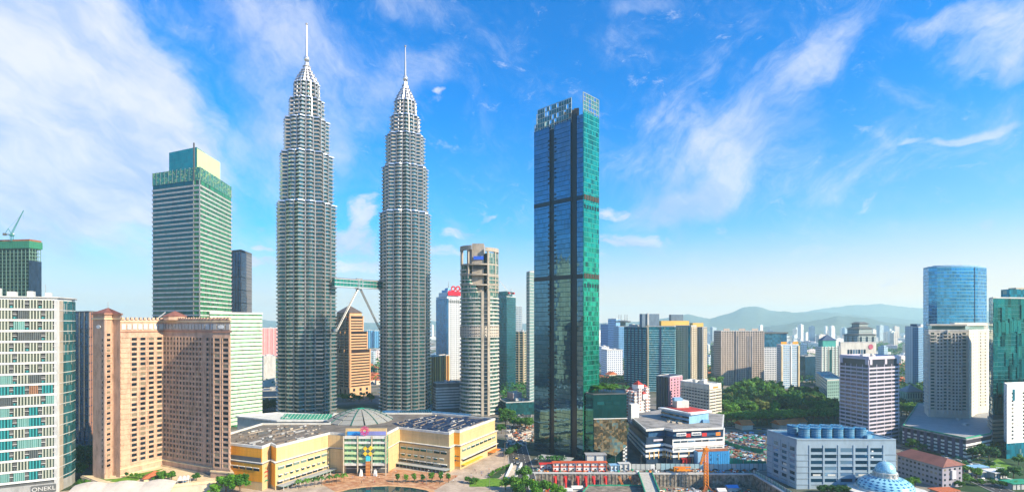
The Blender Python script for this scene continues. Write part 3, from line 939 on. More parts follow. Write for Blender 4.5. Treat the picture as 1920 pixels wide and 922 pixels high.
for (u, hh, ww) in ((4, 5, 7), (13, 3, 4), (22, 3.4, 3)):
    c = a0 + dA * (LA - 36 + u) - nA_ * 6
    A.cube('plant_room', M['offwhite'], (c.x, c.y, zA + 2), (ww, 5, hh), angA)
c = a0 + dA * (LA - 5) - nA_ * 4
A.cube('water_tank', M['offwhite'], (c.x, c.y, zA + 2), (3, 3, 2.6), angA)
A.cube('antenna', M['steeld'], (c.x - 2, c.y, zA + 2), (.18, .18, 8), angA)
sb = a0 + dA * (LA - 6.4) + nA_ * .75
A.cube('sign_board', M['dgrey'], (sb.x, sb.y, 1.2), (12, .3, 4.8), angA)
st = a0 + dA * (LA - 6.4) + nA_ * 1.0
sign_text('ONEKL', (st.x, st.y, 3.6), 3.6, angA, M['lgrey'], A.root)
A.finish()

# B  tower under construction, far left, with crane
M['mesh_g'] = facade('safety_net', (.03, .22, .12), (.02, .12, .08), pw_=2.2, ph=1.6, fw=.5, fh=.5, var=.4, metal=0)
B = Bld('unfinished_tower', 'unfinished concrete tower with green safety net round its top, far left', 'building', rect((55, 600), -60, 77, 8))
zB = 198
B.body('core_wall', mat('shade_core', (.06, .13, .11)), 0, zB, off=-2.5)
B.floors('floor_slab', mat('raw_slab', (.16, .27, .22)), 60, zB, 4.1, .5, 0)
for e, n in ((0, 16), (1, 4)): B.piers('column', mat('raw_column', (.13, .24, .2)), e, 60, zB, .6, .1, n=n, ends=True)
B.body('glass_wall', glass('unfinished_glass', (.05, .10, .18), cell=(1.6, 4.1), rough=.1, metal=.6, var=.6), 40, zB - 20, pts=[B.p[1], B.p[2], (B.p[2][0] - 1, B.p[2][1]), (B.p[1][0] - 1, B.p[1][1] + 1)], off=.3)
B.body('safety_net', M['mesh_g'], zB - 6, zB + 2, off=1.0)
B.body('roof_formwork', M['rust'], zB + 2, zB + 4, off=.3)
B.finish()
def luffing_crane(px, d, z, h, L, az, elv, m, label, cabm=None, k=1.0):
    x, y = W(px, d)
    r = empty('tower_crane', (x, y, z), label, 'crane')
    q = MB(); s_ = .9 * k
    for (i, j) in ((-1, -1), (1, -1), (1, 1), (-1, 1)):
        q.box((x + i * s_, y + j * s_, z), (.3 * k, .3 * k, h))
    nb = max(2, int(h / (2 * s_)))
    for n_ in range(nb):
        z0 = z + h * n_ / nb; z1 = z + h * (n_ + 1) / nb
        for (i0, j0, i1, j1) in ((-1, -1, 1, -1), (1, -1, 1, 1), (1, 1, -1, 1), (-1, 1, -1, -1)):
            q.tube((x + i0 * s_, y + j0 * s_, z0), (x + i1 * s_, y + j1 * s_, z1), .12 * k, n=4)
    q.build('mast', m, r)
    q = MB(); q.box((x, y, z + h), (3.2 * k, 3.2 * k, 1.4 * k), az); q.build('slewing_platform', m, r)
    dv = Vector((cos(az) * cos(elv), sin(az) * cos(elv), sin(elv))); base = Vector((x, y, z + h + 1.4 * k))
    pr = Vector((-sin(az), cos(az), 0)); up = dv.cross(pr)
    if up.z < 0: up = -up
    q = MB(); tip = base + dv * L
    for o_ in (pr * .7 * k, -pr * .7 * k, up * 1.2 * k):
        q.tube(base + o_, tip + o_ * .3, .2 * k, .14 * k, 5)
    nb = int(L / (2.2 * k))
    for n_ in range(nb):
        p0 = base + dv * L * n_ / nb; p1 = base + dv * L * (n_ + 1) / nb; f0 = 1 - .7 * n_ / nb; f1 = 1 - .7 * (n_ + 1) / nb
        q.tube(p0 + pr * .7 * k * f0, p1 + up * 1.2 * k * f1, .1 * k, n=4)
        q.tube(p0 + up * 1.2 * k * f0, p1 - pr * .7 * k * f1, .1 * k, n=4)
        q.tube(p0 - pr * .7 * k * f0, p1 + pr * .7 * k * f1, .1 * k, n=4)
    q.build('jib', m, r)
    bk = Vector((-cos(az), -sin(az), 0))
    q = MB(); e_ = base + bk * 6 * k; q.tube(base, e_, .5 * k, n=5); q.box((e_.x, e_.y, e_.z - 1.2 * k), (2.4 * k, 2.2 * k, 2.4 * k), az); q.build('counterweight', cabm or M['dgrey'], r)
    top = base + bk * 3 * k + Vector((0, 0, 6 * k))
    q = MB(); q.tube(base, top, .3 * k, n=5); q.tube(e_, top, .25 * k, n=5); q.tube(top, base + dv * L * .85, .09 * k, n=4); q.tube(tip, tip - Vector((0, 0, L * .35)), .07 * k, n=4)
    q.build('stay', m, r)
    q = MB(); c = base + pr * 1.8 * k; q.box((c.x, c.y, c.z - .5 * k), (1.6 * k, 1.5 * k, 2.2 * k), az); q.build('cab', cabm or M['white'], r)
    return r
M['craneg'] = mat('crane_green', (.04, .22, .20))
luffing_crane(22, 602, zB + 2, 6, 30, R(15), R(68), M['craneg'], 'green luffing crane on top of the unfinished tower with green net', k=1.1)

# C  dark blue glass tower between the screens and the hotel
C = Bld('office_tower', 'dark blue glass tower squeezed between pale apartments and the pink hotel', 'office building', quad((140, 480), (168, 470), (192, 500)))
M['cg'] = glass('deep_blue_glass', (.03, .10, .20), cell=(2.0, 3.8), lines=(.12, .08), rough=.1, metal=.6, tilt=.03, var=.8)
C.body('wall', M['cg'], 0, 117)
for e, n in ((0, 3), (1, 6)): C.piers('pier', M['dgrey'] if e == 0 else M['pinkdark'], e, 0, 117.5, .9, .7, n=n, ends=True)
C.floors('floor_band', M['navy'], 4, 114, 7.6, .7, .35)
C.roof(117, M['dgrey'], 1.5); C.clutter(117, M['grey'], 3)
C.finish()

# D  pink granite hotel, two wings round a court
zD = 110.0
pD = [(-260.6, 355), (-248.5, 380), (-207.6, 361), (-198.5, 357.5), (-196.5, 350.5), (-183.0, 346.5), (-187.5, 353), (-209, 392), (-262, 402), (-272, 362)]
D = Bld('hotel', 'pink granite hotel with two angled wings and rows of square windows', 'hotel', pD)
D.body('wall', M['pinkstone'], 0, zD)
base = 9.0; FH = 3.42
zs = [14 + i * FH for i in range(25)]
def hotelface(e, n, w_, h_=1.85, us=None, rows=None):
    rows = rows or zs
    D.grid('window', M['wd'], e, rows, w_, h_, n=n, us=us, out=.06)
    a, d, L = D.edge(e); nrm = Vector((d.y, -d.x)); ag = math.atan2(d.y, d.x)
    uu = us or [(i + .5) / n for i in range(n)]
    for u in uu:                                   # raised jamb strips and sills make the openings deep
        for s_ in (-1, 1):
            p = a + d * (u * L + s_ * (w_ / 2 + .3)) + nrm * .22
            D.cube('window_jamb', M['pinkstone'], (p.x, p.y, zs[0] - 1), (.44, .5, zs[-1] - zs[0] + 3.2), ag)
b_rows = [z - .75 for z in zs] + [zs[-1] + 2.4]
def hbands(e, hgt=.9, out=.32):
    a, d, L = D.edge(e); nrm = Vector((d.y, -d.x)); ag = math.atan2(d.y, d.x)
    for z in b_rows:
        p = a + d * (L / 2) + nrm * (out / 2 - .1)
        D.cube('storey_band', M['pinkstone'], (p.x, p.y, z - .55), (L - .3, out + .2, hgt + .35), ag)
hotelface(0, None, 3.3, us=[.30, .50, .70, .90]); hbands(0)
hotelface(1, None, 1.9, us=[.05 + .077 * i for i in range(12)]); hbands(1)
hotelface(2, 2, 2.2); hbands(2)
hotelface(3, 2, 2.0); hbands(3)
hotelface(4, 2, 4.6); hbands(4)
hotelface(5, 1, 2.0); hbands(5)
# crown storeys: taller openings, cornice, battlements
for e in range(6):
    a, d, L = D.edge(e); nrm = Vector((d.y, -d.x)); ag = math.atan2(d.y, d.x)
    n = max(1, int(L / 3.4))
    for i in range(n):
        p = a + d * ((i + .5) / n * L) + nrm * .25
        D.cube('frieze_panel', M['lgrey'] if e in (0, 2) else M['grey'], (p.x, p.y, 103.6), (L / n * .72, .5, 3.6), ag)
    n2 = max(1, int(L / 2.6))
    for i in range(n2):
        p = a + d * ((i + .5) / n2 * L)
        D.cube('battlement', M['pinkstone'], (p.x, p.y, zD), (L / n2 * .55, 1.2, 1.7), ag)
D.floors('cornice', M['pinkdark'], 101.8, 102.3, .4, .7, .55)
D.floors('cornice', M['cream'], 108.6, 109.2, .5, .8, .6)
D.body('base_storeys', M['pinkstone'], 0, 10.5, off=1.3)
D.floors('cornice', M['cream'], 10.6, 11.2, .5, .7, 1.7)
# turret
tp = [(-276.5, 352), (-264.5, 346.5), (-258.5, 351.5), (-255.5, 347.5), (-252.8, 349.5), (-258, 372), (-270, 372)]
tp = [W(174, 352), W(196, 346), W(211, 353), W(225, 350), W(228, 372), W(182, 372)]
tur = MB(); tur.prism(tp, 0, 113.5)
tu = tur.build('turret', M['pinkstone'], D.root)
D.body('turret_cornice', M['cream'], 110.2, 111.2, pts=tp, off=.6)
D.body('turret_cornice', M['pinkdark'], 113.4, 114.4, pts=tp, off=.7)
cx = sum(p[0] for p in tp) / 6; cy = sum(p[1] for p in tp) / 6
q = MB(); o = offset(tp, .5); q.add([(p[0], p[1], 114.4) for p in o] + [(cx, cy, 118.2)], [(i, (i + 1) % 6, 6) for i in range(6)]); q.build('turret_roof', M['brownroof'], D.root)
q = MB(); q.tube((cx, cy, 118), (cx, cy, 122), .15, n=5); q.build('finial', M['steeld'], D.root)
# turret windows on its bright narrow face and slots on the left one
def faceboxes(p0, p1, us, rows, w_, h_, name, m, out=.08, th=.3):
    a, b2 = Vector(p0), Vector(p1); d = (b2 - a).normalized(); L = (b2 - a).length; nrm = Vector((d.y, -d.x)); ag = math.atan2(d.y, d.x)
    for z in rows:
        for u in us:
            p = a + d * u * L + nrm * (out - th / 2)
            D.cube(name, m, (p.x, p.y, z), (w_, th, h_), ag)
faceboxes(tp[1], tp[2], [.5], [z for z in zs] + [zs[-1] + 3.4], 3.0, 1.5, 'turret_window', M['wd'])
faceboxes(tp[1], tp[2], [.04, .96], [10], .7, 100, 'turret_pier', M['pinkstone'], out=.7, th=1.0)
faceboxes(tp[1], tp[2], [.5], [z - .9 for z in zs], 5.2, .5, 'turret_sill', M['pinkstone'], out=.35, th=.6)
faceboxes(tp[0], tp[1], [.82], [z for z in zs], .9, 1.5, 'turret_window', M['wd'])
c = W(200, 349.2)
# lantern roof behind the right wing
q = MB(); lx, ly = W(328, 377); q.lathe((lx, ly, 0), [(7, 110), (7, 112.6)], 12); q.build('lantern_wall', M['pinkstone'], D.root)
q = MB(); q.lathe((lx, ly, 0), [(7.6, 112.6), (7.4, 113.0), (.3, 116.4)], 12); q.build('lantern_roof', M['brownroof'], D.root)
q = MB(); q.tube(W(295, 380, 111), W(310, 380, 115.5), .35, n=5); q.build('satellite_arm', M['white'], D.root)
# oval emblem plates high on the end pier and the turret
for (p0, p1, u, z) in ((pD[4], pD[5], .5, 105.4), (tp[0], tp[1], .55, 105.4)):
    a, b2 = Vector(p0), Vector(p1); d = (b2 - a).normalized(); nrm = Vector((d.y, -d.x)); p = a + (b2 - a) * u + nrm * .3
    q = MB(); vs = [(p.x + d.x * 2.5 * cos(t_), p.y + d.y * 2.5 * cos(t_), z + 1.2 * sin(t_)) for t_ in [2 * pi * i / 20 for i in range(20)]]
    q.loft([[(v[0] + nrm.x * .3, v[1] + nrm.y * .3, v[2]) for v in vs], vs]); q.build('emblem_plate', M['white'], D.root)
D.finish()

# hotel podium with lawns, pool and tent roof
HP = Bld('hotel_podium', 'low cream podium with roof lawns below the pink hotel', 'building', [W(150, 352), W(205, 343), W(300, 343), W(395, 340), W(437, 345), W(433, 353), W(390, 360), W(310, 380), W(228, 356), W(176, 362)][:] if False else [(-284, 352), (-262, 338), (-246, 330), (-217, 330), (-190, 341), (-184, 346), (-200, 352), (-209, 359.5), (-248.7, 378.5), (-259, 352.5), (-262, 352)])
HP.body('wall', M['beige'], 0, 6.5)
HP.floors('cornice', M['cream'], 5.9, 6.4, .4, .8, .35)
HP.roof(6.5, M['cream'], 1.0, .6)
q = MB(); q.prism([W(205, 341), W(246, 338), W(302, 368), W(308, 372), W(240, 354)], 6.5, 6.75); q.build('roof_lawn', M['grassm'], HP.root)
q = MB(); q.prism([W(180, 351), W(200, 343), W(236, 344), W(228, 349), W(215, 347), W(196, 346)], 6.52, 6.8); q.build('roof_lawn', M['grassm'], HP.root)
q = MB(); q.prism([W(318, 338), W(345, 343), W(352, 341), W(326, 336)], 6.5, 6.72); q.build('pool', mat('pool_blue', (.05, .35, .65), rough=.1), HP.root)
x, y = W(290, 346)
q = MB(); q.box((x, y, 6.5), (11, 7, 2.2), R(30)); q.build('pavilion_wall', M['cream'], HP.root)
q = MB(); o = [(x + (i * cos(R(30)) * 6.5 - j * sin(R(30)) * 4.6), y + (i * sin(R(30)) * 6.5 + j * cos(R(30)) * 4.6), 8.7) for i, j in ((-1, -1), (1, -1), (1, 1), (-1, 1))]
q.add(o + [(x, y, 12.4)], [(0, 1, 4), (1, 2, 4), (2, 3, 4), (3, 0, 4), (3, 2, 1, 0)]); q.build('pavilion_roof', M['terra'], HP.root)
HP.finish()
def tent(px, d, w_, l_, z, h, label, m, rz=0.0, nx=16, ny=8, name='tent'):
    x, y = W(px, d); vs = []; n = nx
    for j in range(ny + 1):
        for i in range(nx + 1):
            u, v = i / nx * 2 - 1, j / ny * 2 - 1
            hh = z + h * (1 - abs(v) ** 1.4) * (.7 + .3 * abs(cos(u * pi * 1.5))) 
            vs.append(((u * l_ / 2) * cos(rz) - v * w_ / 2 * sin(rz), u * l_ / 2 * sin(rz) + v * w_ / 2 * cos(rz), hh - z))
    fs = [(j * (nx + 1) + i, j * (nx + 1) + i + 1, (j + 1) * (nx + 1) + i + 1, (j + 1) * (nx + 1) + i) for j in range(ny) for i in range(nx)]
    r = empty(name, (x, y, z), label, 'tent')
    o = link('canopy', mesh('canopy', vs, fs, m), r)
    so = o.modifiers.new('thick', 'SOLIDIFY'); so.thickness = .12
    for k in (-1, 1):
        for k2 in (-.9, 0, .9):
            q = MB(); px_, py_ = (k2 * l_ / 2) * cos(rz) - k * w_ / 2 * sin(rz), k2 * l_ / 2 * sin(rz) + k * w_ / 2 * cos(rz)
            q.tube((px_, py_, -z), (px_, py_, .3), .12, n=6); link('pole', q.mesh('pole', M['white']), r)
    return r
M['tentm'] = mat('tent_fabric', (.52, .46, .40), var=.12)
tent(238, 331, 20, 58, 4.5, 6, 'long white tensile tent roof in front of the pink hotel', M['tentm'], R(8))
tent(345, 338, 4.5, 6.5, 9.0, 2.6, 'small white canopy beside the hotel pool', M['tentm'], R(20))

# E  green banded tower
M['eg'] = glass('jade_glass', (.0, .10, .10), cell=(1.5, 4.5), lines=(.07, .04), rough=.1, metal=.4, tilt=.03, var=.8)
M['eg2'] = glass('jade_glass_sunlit', (.03, .24, .09), cell=(1.5, 4.5), lines=(.07, .04), rough=.2, metal=.3, tilt=.05, var=1.0, blank=.12, blank_col=(.05, .07, .05))  # sunlit right face: its extra brightness is put into the glass colour
pE = [W(286, 542), W(363, 521), W(375, 519), W(434, 595), (-347, 640), (-392, 600)]
E = Bld('office_tower', 'tall green glass tower with white floor bands and a square glass top', 'office building', pE)
zE = 247
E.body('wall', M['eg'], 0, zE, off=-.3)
E.body('sunlit_glazing', M['eg2'], 60, zE, pts=[pE[1], pE[2], pE[3], (pE[3][0] - 2, pE[3][1]), (pE[1][0] + 1, pE[1][1] + 3)], off=-.2)
E.floors('floor_band', M['white'], 70, zE - 1, 4.5, 1.2, .35, lip=(.6, 1.2, .15))
E.piers('corner_strip', M['steeld'], 1, 60, zE, .5, .7, n=1, ends=True)
M['elat'] = glass('parapet_lattice', (.02, .24, .17), cell=(1.5, 1.5), lines=(.16, .16), rough=.25, metal=.35, tilt=.1, var=1.2, line_col=(.12, .26, .20), blank=.16, blank_col=(.45, .6, .2))
E.body('parapet_screen', M['elat'], zE, 259.5, off=.1)
for e in (0, 2): E.piers('parapet_post', M['steeld'], e, zE, 260, .25, .3, pitch=6, ends=True)
qp = [W(317, 548), W(368, 530), W(413, 578), (-352, 622)]
E.body('rooftop_block', glass('rooftop_teal', (.03, .32, .25), cell=(3.2, 3.4), lines=(.05, .05), rough=.15, metal=.5, var=.25), zE, 282.5, pts=[qp[0], qp[1], (qp[1][0] - 2, qp[1][1] + 18), qp[3]])
E.body('rooftop_block', mat('pale_green_panel', (.50, .66, .34), rough=.35, var=.08), zE, 281.5, pts=[W(369.5, 530.8), qp[2], qp[3], (qp[1][0] - 1.5, qp[1][1] + 20)])
E.piers('rooftop_slot', M['dgrey'], 1, zE, 283.5, 1.2, .6, ts=[.02])
E.finish()

# F slim dark tower behind
Fb = Bld('office_tower', 'slim dark tower with grey side, behind the tall green banded tower', 'office building', quad((430, 705), (452, 695), (472, 735)))
Fb.body('wall', glass('f_glass', (.04, .09, .16), cell=(3, 4.2), lines=(.12, .10), rough=.1, metal=.6, var=.7, line_col=(.10, .07, .06)), 0, 200)
Fb.body('side_wall', facade('f_side', (.16, .16, .17), (.07, .075, .09), 1.6, 4.2, .45, .55), 0, 200.5, pts=[Fb.p[1], Fb.p[2], (Fb.p[2][0] - 1, Fb.p[2][1]), (Fb.p[1][0] - 1, Fb.p[1][1] + 2)], off=.15)
Fb.floors('floor_band', M['dgrey'], 100, 200, 16.8, 1.0, .3)
Fb.roof(200.5, M['dgrey'], 3, .6, off=.2)
Fb.piers('pier', M['pinkdark'], 0, 100, 203, .5, .4, n=4, ends=True)
Fb.finish()

# G white and green banded slab
Gb = Bld('office_block', 'broad white banded office block with green strip windows beside the pink hotel', 'office building', front((394, 538), (491, 578), 25))
Gb.body('wall', glass('g_glass', (.05, .32, .14), cell=(1.2, 4.1), lines=(.14, .03), rough=.2, metal=.3, var=.9, blank=.2, blank_col=(.03, .04, .03)), 0, 117)
Gb.floors('floor_band', mat('mint_white', (.50, .56, .46)), 1.7, 118, 4.1, 3.0, .35)
Gb.body('roof_slab', M['offwhite'], 117, 119.0, off=.8)
Gb.finish()

# pink, white and low blocks seen between the banded block and the silver tower
def simple(name, label, cat, pts, zt, m, bands=None, group=None, roofm=None, par=1.0, piers_=None, roofcl=2, z0=0):
    b = Bld(name, label, cat, pts, z0, group)
    b.body('wall', m, z0, zt)
    if bands: b.floors('floor_band', bands[0], z0 + bands[4] if len(bands) > 4 else z0 + bands[1], zt - .5, bands[1], bands[2], bands[3])
    if piers_:
        for (e, pm, w_, pr_, n) in piers_: b.piers('pier', pm, e, z0, zt, w_, pr_, n=n, ends=True)
    b.roof(zt, roofm or M['lgrey'], par)
    if roofcl: b.clutter(zt, M['lgrey'], roofcl, 7, 4)
    return b
simple('apartment_block', 'pink apartment block left of the nearer silver tower', 'apartment building', front((488, 1500), (520, 1520), 40), Zh(615, 1500), facade('pink_flats', (.72, .28, .27), (.45, .2, .2), 4, 3.5, .4, .5), piers_=[(0, mat('pink_pier', (.75, .36, .34)), 3, 1.5, 4)]).finish()
simple('office_block', 'plain pale block with a small sign below the pink flats', 'office building', front((494, 900), (517, 910), 30), Zh(668, 900), M['lgrey']).finish()
simple('office_block', 'low dark block at the foot of the plain pale block', 'office building', front((486, 700), (520, 705), 30), Zh(733, 700), M['navy'], bands=(M['lgrey'], 5, .8, .3)).finish()

# ------------------------------------------------------------------ shopping mall with curved centre and dome
ZL, ZT = 17.4, 27.0
mp = [W(425, 356), W(491, 345), W(508, 355), W(518, 347.5), W(618, 389), W(645, 386), W(724, 386), W(747, 409), W(842, 388), W(851, 397), W(862, 395), W(928, 447), W(811, 474), W(728, 474), W(626, 472), W(618, 426), W(491, 425), W(427, 386)]
MA = Bld('shopping_mall', 'wide sand coloured shopping mall with ochre end walls and a low roof dome', 'shopping mall', mp)
def paneled(name, col, pitch=3.2, var=.14):
    m, t, b = _mat(name)
    P, N, T, u, z = wall_uv(t)
    n = t.m('ADD', t.m('MULTIPLY', t.noise(t.v('MULTIPLY', P, (1, 1, .2)), .35, 6, .65), .7), t.m('MULTIPLY', t.noise(P, 2.5, 2, .5), .3))
    lo = tuple(c * (1 - var * 1.6) for c in col); hi = tuple(min(1, c * (1 + var)) for c in col)
    c = t.ramp(n, [(.3, lo), (.5, col), (.72, hi)])
    ln = t.m('MAXIMUM', t.m('LESS_THAN', t.m('FRACT', t.m('DIVIDE', u, pitch)), .05), t.m('LESS_THAN', t.m('FRACT', t.m('DIVIDE', z, pitch * 1.5)), .03))
    t.put(b.inputs['Base Color'], t.mix(t.m('MULTIPLY', ln, .4), c, tuple(x * .4 for x in col)))
    b.inputs['Roughness'].default_value = .55
    return m
M['m_sand'] = paneled('mall_sand', (.60, .43, .22))
M['m_gold'] = paneled('mall_ochre', (.80, .34, .02))
MA.body('upper_wall', M['m_sand'], ZL, ZT)
lo = offset(mp, 2.2)
# lower body without the centre bay
MA.body('lower_wall', M['m_sand'], 0, ZL - .5, off=1.2)
MA.body('terrace_ledge', M['dgrey'], ZL - .5, ZL + .15, off=1.5)
MA.body('terrace_ledge', M['offwhite'], ZL + .15, ZL + .55, off=2.0)
MA.roof(ZT, M['offwhite'], 1.3, 1.2, off=.25)
def wallslab(a, b2, z0, z1, m, name, out=.12, th=.3, u0=0.0, u1=1.0, off=0.0, root=MA):
    a, b2 = Vector(a), Vector(b2); d = (b2 - a).normalized(); L = (b2 - a).length; nrm = Vector((d.y, -d.x))
    c = a + d * L * (u0 + u1) / 2 + nrm * (out - th / 2 + off)
    return root.cube(name, m, (c.x, c.y, z0), (L * (u1 - u0), th, z1 - z0), math.atan2(d.y, d.x))
lp = offset(mp, 1.2)
for e in (0, 2, 9): # ochre faces
    wallslab(mp[e], mp[e + 1], ZL + .6, ZT + .2, M['m_gold'], 'ochre_cladding')
    wallslab(lp[e], lp[e + 1], 2.0 if e else 5.5, ZL - .9, M['m_gold'], 'ochre_cladding')
wallslab(mp[0], mp[1], ZL + .6, ZL + 3.4, M['dgrey'], 'terrace_screen', out=.9)
for e, n in ((0, 5), (3, 7), (7, 7), (10, 8)):
    a, b2 = lp[e], lp[e + 1]
    for i in range(n):
        u0 = .04 + .92 * i / n; u1 = .04 + .92 * (i + .84) / n
        wallslab(a, b2, 12.4, 14.2, M['wt'] if e != 0 else M['wd'], 'strip_window', out=.16, u0=u0, u1=u1)
        wallslab(a, b2, 14.2, 14.55, M['offwhite'], 'window_hood', out=.9, th=1.0, u0=u0, u1=u1)
for e, n in ((3, 9), (7, 7)):
    a, b2 = lp[e], lp[e + 1]
    for i in range(n):
        u0 = .05 + .9 * i / n; u1 = u0 + .9 * .5 / n
        wallslab(a, b2, 7.4, 9.0, M['wt'], 'shop_window', out=.16, u0=u0, u1=u1)
        wallslab(a, b2, 9.0, 9.3, M['offwhite'], 'awning', out=1.2, th=1.2, u0=u0 - .01, u1=u1 + .01)
        u0 = .03 + .94 * i / n; u1 = .03 + .94 * (i + .88) / n
        wallslab(a, b2, 3.2, 5.0, M['wd'], 'gallery_window', out=.2, u0=u0, u1=u1)
        wallslab(a, b2, 5.0, 5.4, M['offwhite'], 'awning', out=1.6, th=1.7, u0=u0, u1=u1)
M['canopyg'] = glass('canopy_glass', (.12, .30, .24), cell=(1.4, 1.4), lines=(.1, .1), rough=.15, metal=.3, var=.5, line_col=(.5, .5, .48))
for e in (3, 7):
    wallslab(lp[e], lp[e + 1], 2.4, 2.75, M['canopyg'], 'glass_canopy', out=6.5, th=6.5, u0=0.01, u1=1.02)
    a, b2 = Vector(lp[e]), Vector(lp[e + 1]); d = (b2 - a).normalized(); nrm = Vector((d.y, -d.x))
    for i in range(14):
        p = a + (b2 - a) * (i + .5) / 14 + nrm * 5.8
        MA.cube('canopy_post', M['white'], (p.x, p.y, 0), (.25, .25, 2.5), 0)
wallslab(lp[10], lp[11], 3.0, 3.4, M['yellow'], 'yellow_awning', out=3.2, th=3.2, u0=.02, u1=.5)
wallslab(lp[10], lp[11], 3.2, 3.6, M['orange'], 'orange_awning', out=5.0, th=5.0, u0=.72, u1=.95)
wallslab(lp[10], lp[11], 5.0, 7.2, M['wd'], 'strip_window', out=.2, u0=.05, u1=.97)
wallslab(lp[10], lp[11], 7.2, 7.6, M['offwhite'], 'awning', out=1.8, th=1.9, u0=.02, u1=.99)
wallslab(lp[10], lp[11], 9.2, 9.5, M['offwhite'], 'string_course', out=.4, th=.5, u0=.5, u1=.99)
# concave side panels of the entrance bay
for e in (4, 6):
    wallslab(mp[e], mp[e + 1], 9, ZT - .2, M['m_sand'], 'side_cladding', out=1.4)
# entrance bay: stacked glazed balconies between four tall posts
ea, eb = Vector(W(645, 379)), Vector(W(724, 379)); ed = (eb - ea).normalized(); en = Vector((ed.y, -ed.x)); EL = (eb - ea).length
M['egrn'] = glass('entrance_glass', (.12, .45, .22), cell=(1.1, 2.2), lines=(.12, .08), rough=.15, metal=.35, var=1.0, line_col=(.5, .5, .45), blank=.25, blank_col=(.02, .10, .12))
wallslab(ea, eb, 7.5, 27.5, M['egrn'], 'entrance_glazing', out=-.4, th=7)
for z, h in ((7.0, 1.5), (11.2, 1.6), (15.0, 1.6), (18.8, 1.6), (22.4, 1.4), (26.0, 1.7)):
    for k in range(3):
        wallslab(ea, eb, z, z + h, M['offwhite'] if z in (7.0, 26.0, 22.4) else mat('lime_balcony', (.50, .62, .34), rough=.4), 'entrance_balcony', out=1.1, th=1.6, u0=k / 3 + .02, u1=(k + 1) / 3 - .02)
for u in (0, 1 / 3, 2 / 3, 1):
    p = ea + ed * EL * u + en * 1.0
    MA.cube('entrance_post', M['beige'], (p.x, p.y, 0), (.6, .9, 28.0), 0)
wallslab(ea, eb, 0, 7.2, M['dgrey'], 'entrance_hall', out=-5, th=2)
wallslab(ea, eb, 4.0, 4.3, M['offwhite'], 'entrance_beam', out=-2, th=.4)
wallslab(ea, eb, 27.7, 30.4, M['blue'], 'blue_banner', out=-3.0, th=.4, u0=.05, u1=.35)
wallslab(ea, eb, 27.7, 30.4, mat('violet_banner', (.22, .24, .55)), 'blue_banner', out=-3.0, th=.4, u0=.36, u1=.97)
wallslab(ea, eb, 27.0, 32.4, M['m_sand'], 'gable_wall', out=-3.6, th=1.5, u0=.0, u1=.98)
# round crest of crossing hoops above the entrance
crest = MB()
cp = ea + ed * EL * .5 + en * 1.2
def hoop(mb, c, r, z, ang_, sx=1.0, sy=1.0, t_=.22):
    n = 20; pts = []
    for i in range(n + 1):
        a_ = 2 * pi * i / n; u = r * cos(a_) * sx; v = r * sin(a_) * sy
        uu = u * cos(ang_) - v * sin(ang_); vv = u * sin(ang_) + v * cos(ang_)
        pts.append((c.x + ed.x * uu, c.y + ed.y * uu, z + vv))
    for a_, b__ in zip(pts, pts[1:]): mb.tube(a_, b__, t_, n=4)
for k in range(4): hoop(crest, cp, 3.3, 31.6, k * pi / 4, 1, .42)
crest.build('crest_emblem', mat('crimson_neon', (.50, .02, .16)), MA.root)
# lettering on the end pilasters (kept as small marks of the shop signs)
a, b2 = Vector(lp[1]), Vector(lp[2]); d = (b2 - a).normalized(); nn = Vector((d.y, -d.x)); ag = math.atan2(d.y, d.x)
for z, mm, wd in ((13.2, 'gold', 3.0), (10.8, 'red', 4.2), (8.0, 'terra', 3.4), (5.0, 'green', 3.6)):
    p = a + d * 4.0 + nn * .25
    for k in range(6):
        c = p + d * (-wd / 2 + wd * (k + .5) / 6)
        MA.cube('shop_lettering', M[mm], (c.x, c.y, z + (k * 37 % 5) * .06), (wd / 8, .15, .55 + (k * 13 % 3) * .2), ag)
a, b2 = Vector(lp[9]), Vector(lp[10]); d = (b2 - a).normalized(); nn = Vector((d.y, -d.x)); ag = math.atan2(d.y, d.x)
for z in (9.6, 6.4):
    p = a + d * (b2 - a).length * .5 + nn * .4
    q = MB(); q.tube((p.x - d.x * 1.6, p.y - d.y * 1.6, z), (p.x - d.x * 1.6 + nn.x * .2, p.y - d.y * 1.6 + nn.y * .2, z), .65, n=12); q.build('round_emblem', M['green'] if z > 8 else M['navy'], MA.root)
    for k in range(5):
        c = p + d * (-.6 + .55 * k); MA.cube('shop_lettering', M['navy'], (c.x, c.y, z - .3), (.38, .15, .5), ag)
# roofs: ducts and plant on the left wing, dark panels on the right
MA.body('roof_deck', mat('dark_roof_felt', (.17, .145, .12), var=.5, scale=.12, streak=False), ZT - .2, ZT + .12, off=-1.3)
def inpoly(x, y, p):
    c = False; n = len(p)
    for i in range(n):
        x0, y0 = p[i]; x1, y1 = p[(i + 1) % n]
        if (y0 > y) != (y1 > y) and x < (x1 - x0) * (y - y0) / (y1 - y0) + x0: c = not c
    return c
M['solar'] = glass('roof_panels', (.03, .08, .22), cell=(2.0, 1.2), lines=(.06, .1), rough=.2, metal=.3, var=.8)
DC = W(676, 446)
M['roofb'] = mat('roof_brown', (.20, .155, .12), var=.4)
cl = [M['lgrey'], M['roofb'], M['roofg'], M['dgrey'], M['grey'], M['roofb'], M['dgrey'], M['roofg'], M['beige']]
lw = [mp[0], mp[1], mp[3], mp[4], W(617, 425), W(491, 424), W(428, 385)]
rw = [W(735, 418), mp[7], mp[8], mp[10], mp[11], W(811, 472), W(722, 430)]
rr = random.Random(4)
